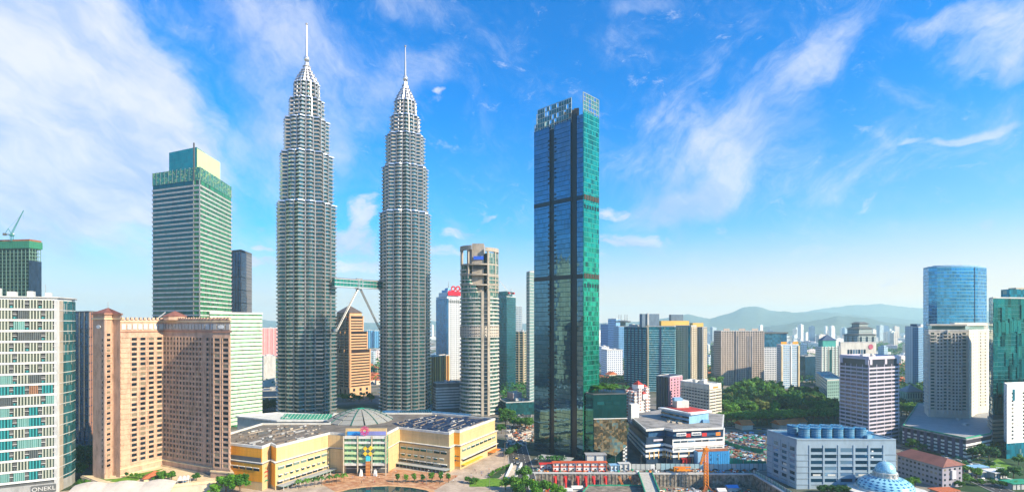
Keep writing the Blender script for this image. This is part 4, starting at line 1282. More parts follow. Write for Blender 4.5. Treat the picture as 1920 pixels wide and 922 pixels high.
for poly_, dirn, rows_, seg in ((lw, Vector((20, 42)).normalized(), 15, 1.0), (rw, Vector((24, 52)).normalized(), 14, 1.0)):
    ip = offset(poly_, -3.2); g_ = math.atan2(dirn.y, dirn.x); nrm_ = Vector((dirn.y, -dirn.x))
    def ok(x, y): return inpoly(x, y, ip) and (x - DC[0]) ** 2 + (y - DC[1]) ** 2 > 33 ** 2
    o_ = Vector(poly_[1]) if poly_ is lw else Vector(poly_[2])
    for r_ in range(-rows_, rows_ * 2):
        base_ = o_ + nrm_ * (r_ * 4.6); t_ = -70
        kind_ = r_ % 4
        while t_ < 140:
            L_ = rr.uniform(5, 16) if kind_ in (0, 2) else rr.uniform(2, 5)
            c = base_ + dirn * (t_ + L_ / 2)
            e0_, e1_ = base_ + dirn * t_, base_ + dirn * (t_ + L_)
            if ok(c.x, c.y) and ok(e0_.x, e0_.y) and ok(e1_.x, e1_.y) and rr.random() < .86:
                if kind_ == 0: MA.cube('roof_duct', rr.choice([M['roofb'], M['grey'], M['dgrey']]), (c.x, c.y, ZT + .12), (L_ * .95, rr.uniform(.9, 1.6), .8), g_)
                elif kind_ == 2: MA.cube('roof_walkway', rr.choice([M['beige'], M['roofb'], M['roofg']]), (c.x, c.y, ZT + .12), (L_, .8, .25), g_)
                elif rr.random() < .75: MA.cube('roof_unit', rr.choice(cl), (c.x, c.y, ZT + .12), (rr.uniform(1.0, 3.2), rr.uniform(.6, 1.6), rr.uniform(.3, 1.0)), g_)
            t_ += L_ * rr.uniform(1.0, 1.25)
MA.body('panel_roof', M['solar'], ZT + .1, ZT + .22, pts=offset(rw, -4.5))
for i in range(9):
    for j in range(2):
        c = Vector(mp[8]) + Vector((-14 + i * 6.2, 24 + i * 5.5 + j * 17)) ; c.x -= j * 6
        if inpoly(c.x, c.y, offset(rw, -3)): MA.cube('solar_panel', M['solar'], (c.x, c.y, ZT + .5), (4.4, 13, .3), math.atan2(52, 24) + pi / 2)
# dome
dm = empty('dome', (*DC, ZT), 'low ribbed dome skylight of pale panels on the mall roof', 'dome')
RD, HD = 27.0, 9.4; nS = 16
def dpt(r, a_, add=0): return (DC[0] + (r * RD) * cos(a_), DC[1] + (r * RD) * sin(a_), ZT - .3 + HD * (1 - r ** 1.7) + add)
M['domep'] = mat('dome_panel', (.27, .27, .25), var=.2, scale=.8)
rads = [1.0, .80, .62, .45, .28, .12]
for k in range(nS):
    for j in range(5):
        q = MB(); a0_, a1_ = 2 * pi * (k + .06) / nS, 2 * pi * (k + .94) / nS; r0, r1 = rads[j] - .016, rads[j + 1] + .016
        p_ = [dpt(r0, a0_), dpt(r0, a1_), dpt(r1, a1_), dpt(r1, a0_)]
        q.loft([[(x, y, z - .3) for x, y, z in p_], [(x, y, z + .8) for x, y, z in p_]])
        q.build('dome_panel', M['domep'], dm)
q = MB(); n = 48
q.loft([[(DC[0] + r * RD * .995 * cos(2 * pi * i / n), DC[1] + r * RD * .995 * sin(2 * pi * i / n), ZT - .3 + HD * (1 - r ** 1.7) - 1.0) for i in range(n)] for r in (1.02, .9, .8, .7, .6, .5, .4, .3, .2, .1, .02)])
q.build('dome_shell', mat('dome_teal', (.01, .10, .075), rough=.3), dm)
for k in range(nS):
    if k % 2 == 0:
        q = MB()
        for r0, r1 in zip(rads, rads[1:]): q.tube(dpt(r0, 2 * pi * k / nS, .7), dpt(r1, 2 * pi * k / nS, .7), .5, n=5)
        q.build('dome_rib', MATS['dome_teal'], dm)
q = MB(); q.lathe((DC[0], DC[1], 0), [(3.4, ZT + 8.2), (3.4, ZT + 9.6), (2.6, ZT + 9.9)], 16); q.build('dome_cap', M['green'], dm)
# curved low annexes with green skylights behind the roof
for (pp, lab, cen) in (([W(445, 500), W(520, 478), W(615, 478), W(640, 505), W(520, 520)], 'low curved annex with a long green skylight left of the roof dome', (525, 615)),
                  ([W(712, 505), W(745, 488), W(830, 492), W(880, 510), W(800, 530), W(720, 530)], 'low curved annex with a long green skylight right of the roof dome', (752, 812))):
    bb = Bld('annex', lab, 'building', pp)
    bb.body('wall', M['offwhite'], 0, 20); bb.roof(20, M['white'], 1.0, .8, off=.8)
    y0 = 484 if cen[0] < 600 else 500
    q = MB(); a_, b__ = Vector(W(cen[0], y0 + 4)), Vector(W(cen[1], y0 + (2 if cen[0] < 600 else 14)))
    dd = (b__ - a_).normalized(); nn = Vector((-dd.y, dd.x)) * 9
    q.loft([[(*(a_), 20.0), (*(a_ + nn), 23.5), (*(a_ + nn * 1.3), 20.0)], [(*(b__), 20.0), (*(b__ + nn), 23.5), (*(b__ + nn * 1.3), 20.0)]])
    q.build('skylight', mat('green_skylight', (.02, .24, .15), rough=.3), bb.root)
    for i in range(14):
        p0 = a_ + (b__ - a_) * (i + .5) / 14; q = MB(); q.tube((p0.x, p0.y, 20.3), (p0.x + nn.x, p0.y + nn.y, 23.8), .18, n=4); q.build('skylight_bar', M['offwhite'], bb.root)
    bb.clutter(20, M['lgrey'], 6, 5, 2); bb.finish()
MA.finish()

# standing pole with chequered diamond in front of the mall entrance
px_, py_ = W(690, 377)
pl = empty('pylon', (px_, py_, 0), 'brown and cyan pylon carrying a yellow and grey chequered diamond before the mall', 'sculpture')
q = MB(); q.box((px_, py_, 0), (2.9, 1.2, 10.5)); q.build('brown_shaft', mat('pylon_brown', (.42, .16, .05)), pl)
for i in range(4):
    q = MB(); q.box((px_, py_ - .62, 1.2 + i * 2.4), (2.9, .06, .8)); q.build('shaft_stripe', mat('pylon_stripe', (.60, .28, .10)), pl)
q = MB(); q.box((px_, py_, 10.5), (2.9, 1.2, 3.6)); q.build('cyan_shaft', mat('pylon_cyan', (.05, .50, .62)), pl)
s_ = 1.78
for i in range(3):
    for j in range(3):
        cx = px_ + (i - j) * s_; cz = 17.6 + (i + j - 2) * s_
        q = MB(); q.loft([[(cx - s_ * .98, py_ + o, cz), (cx, py_ + o, cz - s_ * .98), (cx + s_ * .98, py_ + o, cz), (cx, py_ + o, cz + s_ * .98)] for o in (.5, -.5)])
        q.build('diamond_tile', M['yellow'] if (i + j) % 2 else mat('slate_tile', (.07, .11, .11)), pl)
for s2, lab in ((-5.0, 'white spiky sculpture on the left of the brown pylon'), (5.2, 'white spiky sculpture on the right of the brown pylon')):
    q = MB(); r5 = random.Random(int(s2 * 10))
    for k in range(9):
        a_ = r5.uniform(0, 6.28); rr_ = r5.uniform(.3, 1.4)
        q.tube((px_ + s2 + rr_ * cos(a_), py_ + rr_ * sin(a_), 0), (px_ + s2 + rr_ * .6 * cos(a_ + 1), py_ + rr_ * .5 * sin(a_ + 1), r5.uniform(2.2, 4.8)), .55, .3, 6)
    o = q.mesh('white_sculpture', M['white']); ob = link('sculpture', o); tag(ob, lab, 'sculpture')

# ------------------------------------------------------------------ centre background
# I brown stepped tower with pyramid roof, between the twin towers
M['bro'] = mat('warm_stone', (.62, .36, .20), var=.12)
M['brod'] = pane('brown_glass', (.05, .035, .035), (.12, .08, .06), .1)
I = Bld('bank_tower', 'stepped brown striped tower with a pyramid roof between the silver towers', 'office building', rect((656, 775), 616, 694, 38))
def sub(b, k, c=None):
    c = c or b.c
    return [(c[0] + (p[0] - c[0]) * k, c[1] + (p[1] - c[1]) * k) for p in b.p]
zz = [(0, Zh(655, 785), 1.0), (Zh(655, 785), Zh(621, 785), .86), (Zh(621, 785), Zh(592, 785), .66)]
for z0, z1, k in zz:
    pp = sub(I, k)
    I.body('glazing', M['brod'], z0, z1, pts=pp)
    I.floors('floor_band', M['bro'], z0 + .2, z1 + .4, 4.1, 2.0, .6, pts=pp)
    for e in (0, 1):
        a_, b__ = Vector(pp[e]), Vector(pp[e + 1]); d = (b__ - a_).normalized(); nn = Vector((d.y, -d.x))
        for u in (.02, .25, .5, .75, .98) if e == 0 else (.02, .98):
            p = a_ + (b__ - a_) * u + nn * .4; I.cube('pier', M['bro'], (p.x, p.y, z0), (1.6, 1.4, z1 - z0), math.atan2(d.y, d.x))
pp = sub(I, .66); z1 = zz[2][1]
I.body('crown_storey', M['bro'], z1, z1 + 5, pts=sub(I, .60))
q = MB(); o = offset(sub(I, .62), .8); zt = Zh(571, 785)
q.add([(p[0], p[1], z1 + 5) for p in o] + [(I.c[0], I.c[1], zt)], [(0, 1, 4), (1, 2, 4), (2, 3, 4), (3, 0, 4), (3, 2, 1, 0)]); q.build('pyramid_roof', mat('bronze_roof', (.20, .15, .11), rough=.35, metal=.4), I.root)
q = MB(); q.tube((*I.c, zt - 1), (*I.c, zt + 5), .2, n=4); q.build('finial', M['steeld'], I.root)
I.body('base_storeys', M['bro'], 0, 14, off=.9)
a_, d, L = I.edge(1, .9); nn = Vector((d.y, -d.x))
for u in (.2, .5, .8):
    for z in (2, 8): 
        p = a_ + d * L * u; I.cube('base_window', M['wd'], (p.x, p.y, z), (4, .4, 4), math.atan2(d.y, d.x))
a_, d, L = I.edge(0, .9)
q = MB(); p = a_ + d * L * .45; nn = Vector((d.y, -d.x))
for r_ in (5.5, 3.4):
    pts_ = [(p.x + d.x * r_ * cos(t_) + nn.x * .3, p.y + d.y * r_ * cos(t_) + nn.y * .3, 13 + r_ * sin(t_)) for t_ in [pi * i / 12 for i in range(13)]]
    for x0, x1 in zip(pts_, pts_[1:]): q.tube(x0, x1, .7, n=4)
q.build('arch', M['bro'], I.root)
for u in (.12, .3, .45, .6, .8):
    p = a_ + d * L * u; I.cube('base_window', M['wd'], (p.x, p.y, 2), (2.6, .4, 9), math.atan2(d.y, d.x))
a_ = Vector(sub(I, .66)[0]); b__ = Vector(sub(I, .66)[1]); d = (b__ - a_).normalized(); nn = Vector((d.y, -d.x))
p = a_ + (b__ - a_) * .80 + nn * .9
I.cube('logo_board', M['red'], (p.x, p.y, z1 - 7), (6, .3, 6), math.atan2(d.y, d.x))
q = MB()
for k in range(8):
    t_ = 2 * pi * k / 8
    q.tube((p.x + nn.x * .3 + d.x * .8 * cos(t_), p.y + nn.y * .3 + d.y * .8 * cos(t_), z1 - 4 + .8 * sin(t_)), (p.x + nn.x * .3 + d.x * 2.2 * cos(t_ + .5), p.y + nn.y * .3 + d.y * 2.2 * cos(t_ + .5), z1 - 4 + 2.2 * sin(t_ + .5)), .28, n=4)
q.build('logo', M['white'], I.root)
I.finish()

# blue pair far behind
for i, (x0, x1) in enumerate(((687, 700), (701, 712))):
    simple('apartment_tower', ['left', 'right'][i] + ' one of two distant blue towers seen through the gap under the bridge', 'apartment building', front((x0, 2300), (x1, 2310), 30), Zh(619 + i, 2300), facade('far_blue', (.10, .32, .52), (.05, .18, .35), 9, 200, .6, 1.0), group='distant blue towers under the bridge').finish()

# M white tower with red sign and spire
Mx = Bld('office_tower', 'white tower with blue glass sides, red heart sign and spire', 'office building', quad((818, 1040), (838, 1000), (864, 1030)))
zM = Zh(545, 1000)
Mx.body('wall', facade('m_white', (.58, .60, .64), (.05, .07, .10), 3.2, 3.8, .45, .5), 0, zM - 10)
Mx.body('blue_glazing', glass('m_blue', (.03, .16, .34), cell=(2, 4), rough=.1, metal=.6, var=.6), 0, zM - 14, pts=[Mx.p[0], Mx.p[1], (Mx.p[1][0] + 2, Mx.p[1][1] + 2), (Mx.p[0][0] + 2, Mx.p[0][1] + 3)], off=.5)
Mx.piers('pier', M['lgrey'], 1, 0, zM - 14, 1.2, 1.0, n=7, ends=False)
Mx.body('top_storey', M['white'], zM - 10, zM - 2, pts=sub(Mx, .8))
Mx.body('top_storey', M['dgrey'], zM - 22, zM - 17, off=.3)
for k, (z0, z1_) in ((.55, (zM - 2, zM + 3)), (.3, (zM + 3, zM + 7))): Mx.body('spire_base', M['lblue'], z0, z1_, pts=sub(Mx, k))
q = MB(); q.tube((*Mx.c, zM + 6), (*Mx.c, Zh(524, 1000)), .8, .2, 6); q.build('spire', M['steeld'], Mx.root)
e0, dd_, LL = Mx.edge(1, .6)
Mx.cube('red_sign', mat('sign_red', (.80, .01, .03), rough=.4), (*(e0 + dd_ * LL * .55), zM - 8), (LL * .95, 1.2, 8), math.atan2(dd_.y, dd_.x))
q = MB(); cc = e0 + dd_ * LL * .6
for s2 in (-1, 1):
    for t_ in range(14):
        a1_, a2_ = 2 * pi * t_ / 14, 2 * pi * (t_ + 1) / 14
        q.tube((cc.x + s2 * 4.4 + 3.6 * cos(a1_), cc.y, zM + 5.2 + 4.2 * sin(a1_)), (cc.x + s2 * 4.4 + 3.6 * cos(a2_), cc.y, zM + 5.2 + 4.2 * sin(a2_)), 1.4, n=5)
q.build('red_emblem', MATS['sign_red'], Mx.root)
Mx.finish()
simple('office_block', 'ochre and brown slab block right of the farther silver tower', 'office building', quad((800, 720), (806, 705), (842, 745)), Zh(668, 720), facade('ochre_block', (.45, .26, .10), (.16, .07, .04), 4.5, 200, .6, 1), piers_=[(1, M['gold'], 1.6, 1.0, 4)], bands=(M['gold'], 33, 3.0, 1.2)).finish()
simple('car_park', 'low grey louvred block in front of the white tower with red sign', 'car park', quad((812, 665), (818, 650), (866, 660)), Zh(718, 655), M['dgrey'], bands=(M['lgrey'], 3.4, 1.9, .5)).finish()

# N rounded tower with stepped open top
cN = W(899, 640); rN = 22.5
def circ(c, r_, n=40, a0=0, a1=2 * pi): return [(c[0] + r_ * cos(a0 + (a1 - a0) * i / n), c[1] + r_ * .9 * sin(a0 + (a1 - a0) * i / n)) for i in range(n)]
N_ = Bld('apartment_tower', 'rounded pale tower with curved balcony bands and a stepped open top', 'apartment building', circ(cN, rN))
M['nstone'] = mat('weathered_stone', (.38, .33, .27), var=.3)
M['nband'] = mat('balcony_grey', (.50, .49, .46), var=.25)
M['ng'] = glass('rounded_glass', (.015, .13, .11), cell=(2.4, 4.5), lines=(.12, .05), rough=.15, metal=.4, var=.9, line_col=(.35, .34, .31), blank=.12, blank_col=(.35, .40, .33))
zc = 143
N_.body('glazing', M['ng'], 0, zc)
N_.floors('balcony_band', M['nband'], 1, zc, 4.5, 1.5, .9, lip=(.7, .0, .25))
N_.body('refuge_storeys', facade('n_solid', (.48, .42, .36), (.05, .06, .06), 2.6, 3.4, .5, .5), 92, 104, off=.95)
def arcpts(a0, a1, n=24, r_=rN): 
    return [(cN[0] + r_ * cos(R(a0 + (a1 - a0) * i / n)), cN[1] + r_ * .9 * sin(R(a0 + (a1 - a0) * i / n))) for i in range(n + 1)] 
tiers = [(zc, 153, 170, 262), (153, 165, 170, 242), (165, 177, 170, 228)]
for z0, z1_, a0_, a1_ in tiers:
    pp = arcpts(a0_, a1_) + [(cN[0] + 6, cN[1] + 8)]
    N_.body('glazing', M['ng'], z0, z1_, pts=pp)
    N_.floors('balcony_band', M['nband'], z0 + .5, z1_, 4.0, 1.1, .8, pts=pp)
    N_.body('tier_frame', M['nstone'], z1_ - 1.4, z1_ + .2, pts=arcpts(170, 375, 30, rN + .3) + [(cN[0] + 8, cN[1] + 8)])
pp = arcpts(300, 375) + [(cN[0], cN[1] + 6)]
N_.body('glazing', M['ng'], zc, 190, pts=pp); N_.floors('balcony_band', M['nstone'], zc + 1, 168, 4.5, 1.1, .8, pts=pp)
N_.body('core_tower', M['nstone'], zc, 201, pts=[(cN[0] - 8, cN[1] - 14), (cN[0] + 6, cN[1] - 15), (cN[0] + 6, cN[1] + 10), (cN[0] - 8, cN[1] + 10)])
N_.cube('dark_opening', M['dgrey'], (cN[0] + 1, cN[1] - 15.2, 171), (15, .6, 7), 0)
N_.cube('blue_sign', mat('sign_blue', (.02, .10, .60)), (cN[0] - 0, cN[1] - 15.4, 182), (12, .6, 4), 0)
# vertical core pier and top colonnade
for a_ in (282, 300):
    p = (cN[0] + (rN + .8) * cos(R(a_)), cN[1] + (rN + .8) * .9 * sin(R(a_)))
    N_.cube('pier', M['nstone'], (*p, 0), (3.0, 1.8, zc + 2), R(a_ + 90))
p = (cN[0] + (rN + .2) * cos(R(291)), cN[1] + (rN + .2) * .9 * sin(R(291)))
N_.cube('core_glazing', M['wd'], (*p, 0), (4.0, 1.4, zc), R(291 + 90))
for a_ in (176, 205, 236, 300, 330, 355):
    p = (cN[0] + (rN - .6) * cos(R(a_)), cN[1] + (rN - .6) * .9 * sin(R(a_)))
    N_.cube('top_column', M['nstone'], (*p, 160 if a_ < 250 else zc), (2.0, 2.0, 196 - (160 if a_ < 250 else zc)), R(a_ + 90))
N_.body('top_ring', M['nstone'], 193.5, 198.5, pts=arcpts(160, 250, 24, rN + .8) + arcpts(246, 182, 16, rN - 2.6))
N_.body('top_ring', M['nstone'], 191.5, 196, pts=arcpts(290, 372, 24, rN + .8) + arcpts(368, 294, 16, rN - 2.6))
N_.cube('recess_wall', M['grey'], (cN[0] - 9, cN[1] - 10, 177), (7, .6, 18), 0)
N_.finish()

# O teal tower with crane, and slim ones behind
O = simple('office_tower', 'dark teal glass tower with a crane, half hidden by the rounded tower', 'office building', quad((925, 850), (950, 820), (967, 850)), Zh(556, 820), glass('teal_dark', (.02, .15, .17), cell=(2, 4), lines=(.1, .1), rough=.12, metal=.6, var=.9), bands=(M['navy'], 4.1, .4, .2), z0=0)
O.body('top_frame', MATS['teal_dark'], Zh(556, 820), Zh(545, 820), pts=sub(O, .7)); O.finish()
luffing_crane(955, 832, Zh(556, 820), 4, 26, R(155), R(50), mat('crane_white', (.7, .7, .68)), 'white and red luffing crane on the dark teal tower', M['red'], 1.2)
simple('apartment_tower', 'slim concrete tower with a bright blue top band', 'apartment building', front((962, 1000), (979, 1005), 25), Zh(575, 1000), facade('slim_grey', (.36, .40, .42), (.05, .15, .28), 3, 4, .6, .5), bands=(M['blue'], Zh(582, 1000) - 0, 6, .5)).finish()
simple('apartment_tower', 'cream striped tower with green glass below the blue topped tower', 'apartment building', quad((964, 905), (982, 900), (991, 930)), Zh(622, 900), MATS['teal_dark'], bands=(M['cream'], 4, 1.2, .4), piers_=[(0, M['cream'], 1.6, .8, 2), (1, M['cream'], 1.2, .6, 2)]).finish()
simple('apartment_tower', 'grey green balcony tower just left of the tall teal glass tower', 'apartment building', quad((987, 640), (993, 630), (1012, 660)), Zh(511, 640), facade('q_grey', (.20, .30, .29), (.05, .14, .15), 3, 3.8, .6, .5), bands=(M['lgrey'], 3.8, .7, .4)).finish()
simple('office_block', 'small pinkish block on a green glass podium beside the tall teal tower', 'office building', front((962, 640), (979, 645), 18), Zh(738, 640), mat('pink_block', (.42, .33, .34))).finish()
simple('office_block', 'low green glass podium with white wall left of the tall teal tower', 'office building', front((949, 620), (1010, 632), 30), Zh(755, 620), MATS['teal_dark'], bands=(M['lgrey'], 9, 1.5, .4)).finish()

# ------------------------------------------------------------------ R tall teal glass tower
pR = [W(1003.5, 455), W(1093, 419), W(1122, 434)]; pR.append((pR[0][0] + pR[2][0] - pR[1][0], pR[0][1] + pR[2][1] - pR[1][1]))
Rt = Bld('skyscraper', 'tall teal glass slab tower with open lattice screens on its roof', 'skyscraper', pR)
M['rg'] = glass('tall_teal_glass', (.09, .20, .27), cell=(1.7, 3.9), lines=(.07, .10), rough=.04, metal=.85, tilt=.014, var=.45, line_col=(.01, .06, .08))
M['rg2'] = glass('tall_teal_glass_sunlit', (.01, .34, .22), cell=(1.7, 3.9), lines=(.06, .12), rough=.10, metal=.75, tilt=.06, var=.9, blank=.05, blank_col=(.01, .10, .09), line_col=(.05, .25, .2))  # brighter green paints this side as sunlit
zR = 272
Rt.body('glazing', M['rg'], 0, zR)
a_, d, L = Rt.edge(0); nn = Vector((d.y, -d.x)); ag = math.atan2(d.y, d.x)
for (u0, u1, z0, z1_) in ((0, .34, 0, zR - 1), (.44, .78, 0, zR - 1)):     # projecting glass bays leave two dark slots
    p = a_ + d * L * (u0 + u1) / 2 + nn * .5
    Rt.cube('glass_bay', M['rg'], (p.x, p.y, 0.1), (L * (u1 - u0), 1.9, zR - 2), ag)
for u0, u1 in ((.34, .44), (.78, .88)):
    p = a_ + d * L * (u0 + u1) / 2 + nn * .1
    Rt.cube('dark_slot', mat('slot_dark', (.008, .02, .03), rough=.3), (p.x, p.y, 0), (L * (u1 - u0), .5, zR - 4 if u0 < .5 else zR + 2), ag)
a2, d2, L2 = Rt.edge(1); n2_ = Vector((d2.y, -d2.x)); ag2 = math.atan2(d2.y, d2.x)
p = a2 + d2 * L2 * .5 + n2_ * .3
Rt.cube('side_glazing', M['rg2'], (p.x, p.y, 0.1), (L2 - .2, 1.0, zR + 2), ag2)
for z in (205, 143):                                           # plant floors
    for (u0, u1) in ((0, .36), (.44, .80), (.87, 1.0)):
        p = a_ + d * L * (u0 + u1) / 2 + nn * (1.5 if u0 < .8 else .2)
        Rt.cube('plant_floor_band', MATS['slot_dark'], (p.x, p.y, z), (L * (u1 - u0), .3, 3.4), ag)
    for k in range(6):
        p = a2 + d2 * L2 * (k + .5) / 6 + n2_ * .9
        Rt.cube('plant_louvre', mat('louvre_brown', (.05, .035, .03)), (p.x, p.y, z), (L2 / 8, .3, 4), ag2)
        p = a2 + d2 * L2 * (k + .5) / 6 + n2_ * .9
        Rt.cube('plant_louvre', MATS['slot_dark'], (p.x, p.y, z - 7), (L2 / 12, .3, 3), ag2)
r8 = random.Random(8)
for i in range(70):                                            # open vents and loggias down the bay edges
    z = 20 + i * 3.5
    for u in (.33, .47):
        if r8.random() < .55:
            p = a_ + d * L * u + nn * 1.5; Rt.cube('vent_opening', MATS['slot_dark'], (p.x, p.y, z), (2.2, .2, 1.3), ag)
# roof lattice screens
def screen(e, u0, u1, z0, z1_, out, nx, nz, m, name='lattice_screen'):
    a, d_, L_ = Rt.edge(e); nn_ = Vector((d_.y, -d_.x)); q = MB(); g_ = math.atan2(d_.y, d_.x)
    A0 = a + d_ * L_ * u0 + nn_ * out; A1 = a + d_ * L_ * u1 + nn_ * out; W_ = (A1 - A0).length; c = (A0 + A1) / 2
    for k in range(nz + 1): q.box((c.x, c.y, z0 + (z1_ - z0) * k / nz - .15), (W_, .4, .35), g_)
    for k in range(nx + 1):
        p = A0 + (A1 - A0) * k / nx; q.box((p.x, p.y, z0), (.35, .5, z1_ - z0), g_)
    q.build(name, m, Rt.root)
    for k in range(nx):
        for j in range(nz):
            if r8.random() < .8:
                p = A0 + (A1 - A0) * (k + .5) / nx
                Rt.cube('screen_pane', M['spane'], (p.x, p.y, z0 + (z1_ - z0) * (j + .08) / nz), (W_ / nx * .8, .12, (z1_ - z0) / nz * .8), g_)
M['scr'] = mat('screen_frame', (.30, .36, .35))
M['spane'] = glass('screen_glass', (.06, .24, .24), cell=(1.0, 3), lines=(.2, .08), rough=.15, metal=.4, var=.8)
screen(0, .07, .78, zR - 4, zR + 16, .5, 14, 5, M['scr'])
screen(0, .0, .06, zR - 4, zR + 4, .5, 2, 3, M['scr'])
screen(1, .0, 1.0, zR + 1, zR + 17, .3, 6, 5, M['scr'])
screen(3, .1, .9, zR, zR + 14, .1, 6, 4, M['scr'])
Rt.body('roof_core', M['grey'], zR, zR + 4, pts=sub(Rt, .5))
for k in range(3): p = a_ + d * L * (.55 + .1 * k) - nn * 8; Rt.cube('window_cleaning_rig', M['dgrey'], (p.x, p.y, zR + 2), (4, 2, 8), ag + .5)
# podium block with big tilted mirror panel
pP = [W(1098, 416), W(1112, 409), W(1175, 412), W(1172, 440), W(1115, 450)]
Pd = Bld('glass_podium', 'dark glass block with a faceted mirror panel at the foot of the tall teal tower', 'building', pP)
M['pdg'] = glass('podium_glass', (.015, .12, .13), cell=(3.4, 6), lines=(.03, .03), rough=.05, metal=.8, tilt=.01, var=.3)
zP = Zh(739, 410)
Pd.body('wall', M['pdg'], 0, zP)
a_, d, L = Pd.edge(1); nn = Vector((d.y, -d.x))
zt_, zb_ = Zh(784, 410), Zh(845, 410)
q = MB(); A0 = a_ + d * .5 + nn * .4; A1 = a_ + d * (L - .3) + nn * .4; mid_ = (A0 + A1) / 2 + nn * 1.5
vs = [(A0.x, A0.y, zt_), (A1.x, A1.y, zt_), (A0.x + nn.x * 1.2, A0.y + nn.y * 1.2, zb_ + 2), (A1.x + nn.x * 1.2, A1.y + nn.y * 1.2, zb_ + 4), (mid_.x, mid_.y, (zt_ + zb_) / 2), (mid_.x + nn.x * 2 + d.x * 3, mid_.y + nn.y * 2, zb_ - 3)]
bk_ = [(v[0] - nn.x * 3, v[1] - nn.y * 3, v[2]) for v in vs]
q.add(vs + bk_, [(0, 2, 4), (0, 4, 1), (1, 4, 3), (2, 5, 4), (4, 5, 3), (6, 7, 1, 0), (6, 0, 2, 8), (1, 7, 9, 3), (8, 2, 5, 11), (11, 5, 3, 9)])
mir = glass('mirror_panel', (.22, .20, .14), cell=(2.4, 2.4), lines=(.02, .02), rough=.03, metal=.9, tilt=.11, var=.5)
q.build('mirror_panel', mir, Pd.root)
Pd.cube('white_rim', M['white'], ((A0.x + A1.x) / 2, A0.y, zt_), (L, .5, .5), math.atan2(d.y, d.x))
for k in range(3):
    p = a_ + d * L * (.22 + k * .24) + nn * .1; Pd.cube('roof_window', M['wt'], (p.x, p.y, zP - 8), (5.5, .3, 2.6), math.atan2(d.y, d.x))
for k in range(9):
    for j in range(2):
        p = a_ + d * (L - 2.6 + j * 1.6) + nn * 1.3; Pd.cube('chequer_tile', M['white'] if (k + j) % 2 else M['dgrey'], (p.x, p.y, 1 + k * 1.4), (1.6, .3, 1.4), math.atan2(d.y, d.x))
Pd.roof(zP, M['dgrey'], .8)
Pd.finish()
# entrance pavilion roofs at the foot of the tall tower
ap = Bld('entrance_pavilion', 'low glass roofed pavilion with orange soffit at the foot of the tall teal tower', 'building', front((1005, 408), (1062, 398), 14))
ap.body('wall', M['wt'], 0, 3.6, off=-1); ap.body('roof', M['canopyg'], 3.6, 4.2, off=1.2); ap.body('soffit', M['orange'], 3.3, 3.55, off=.9)
ap.finish(); Rt.finish()

OT = Bld('office_tower', 'unseen cream banded tower added to be mirrored in the tall teal glass tower', 'office building', [(-530, 362), (-500, 362), (-500, 392), (-530, 392)])  # added out of view on the left, only for its reflection
OT.body('wall', M['dgrey'], 0, 226); OT.floors('floor_band', mat('sunny_cream', (.80, .72, .45)), 2, 224, 3.9, 2.5, .4)
OT.piers('pier', MATS['sunny_cream'], 1, 0, 226, 1.2, .8, n=5, ends=True); OT.finish()

# ------------------------------------------------------------------ right of the tall teal tower
def lam(name, c1, c2, pw_=3, ph=3.4, fw=.6, fh=.5, **k): return facade(name, c1, c2, pw_, ph, fw, fh, **k)
# distant blue group
simple('apartment_tower', 'deep blue pair of slabs behind the tall teal tower', 'apartment building', quad((1126, 1750), (1143, 1700), (1147, 1750)), Zh(608, 1700), lam('db1', (.05, .17, .40), (.03, .09, .25), 6, 8, .5, .5), par=2).finish()
simple('apartment_tower', 'taller blue tower with pale lower half, right of the deep blue slabs', 'apartment building', quad((1140, 1650), (1155, 1600), (1163, 1660)), Zh(598, 1600), lam('db2', (.18, .36, .60), (.05, .16, .38), 5, 7, .6, .5), par=2).finish()
b = simple('office_tower', 'blue tower with four masts on its flat disc roof', 'office building', front((1160, 1500), (1186, 1510), 35), Zh(612, 1500), lam('db3', (.10, .26, .45), (.05, .14, .30), 5, 6, .6, .5))
q = MB(); q.lathe((*b.c, 0), [(21, Zh(604, 1500)), (23, Zh(602, 1500)), (3, Zh(600, 1500))], 20); q.lathe((*b.c, 0), [(8, Zh(612, 1500) - 3), (8, Zh(603, 1500))], 12); q.build('disc_roof', M['dgrey'], b.root)
for k in (-13, -7, 4, 10):
    q = MB(); q.tube((b.c[0] + k, b.c[1] - 8, Zh(604, 1500)), (b.c[0] + k, b.c[1] - 8, Zh(589, 1500)), .9, .5, 5); q.build('mast', M['dgrey'], b.root)
b.finish()
simple('office_block', 'white block with a grid of small square windows, behind low trees', 'office building', quad((1127, 1120), (1138, 1080), (1168, 1090)), Zh(657, 1080), lam('wb', (.62, .66, .74), (.07, .12, .25), 4.4, 4.4, .5, .5), par=2).finish()
simple('office_block', 'narrow white block with penthouse left of the square windowed block', 'office building', front((1128, 1250), (1142, 1255), 25), Zh(650, 1250), lam('wb2', (.66, .68, .74), (.2, .3, .5), 5, 5, .5, .5)).finish()

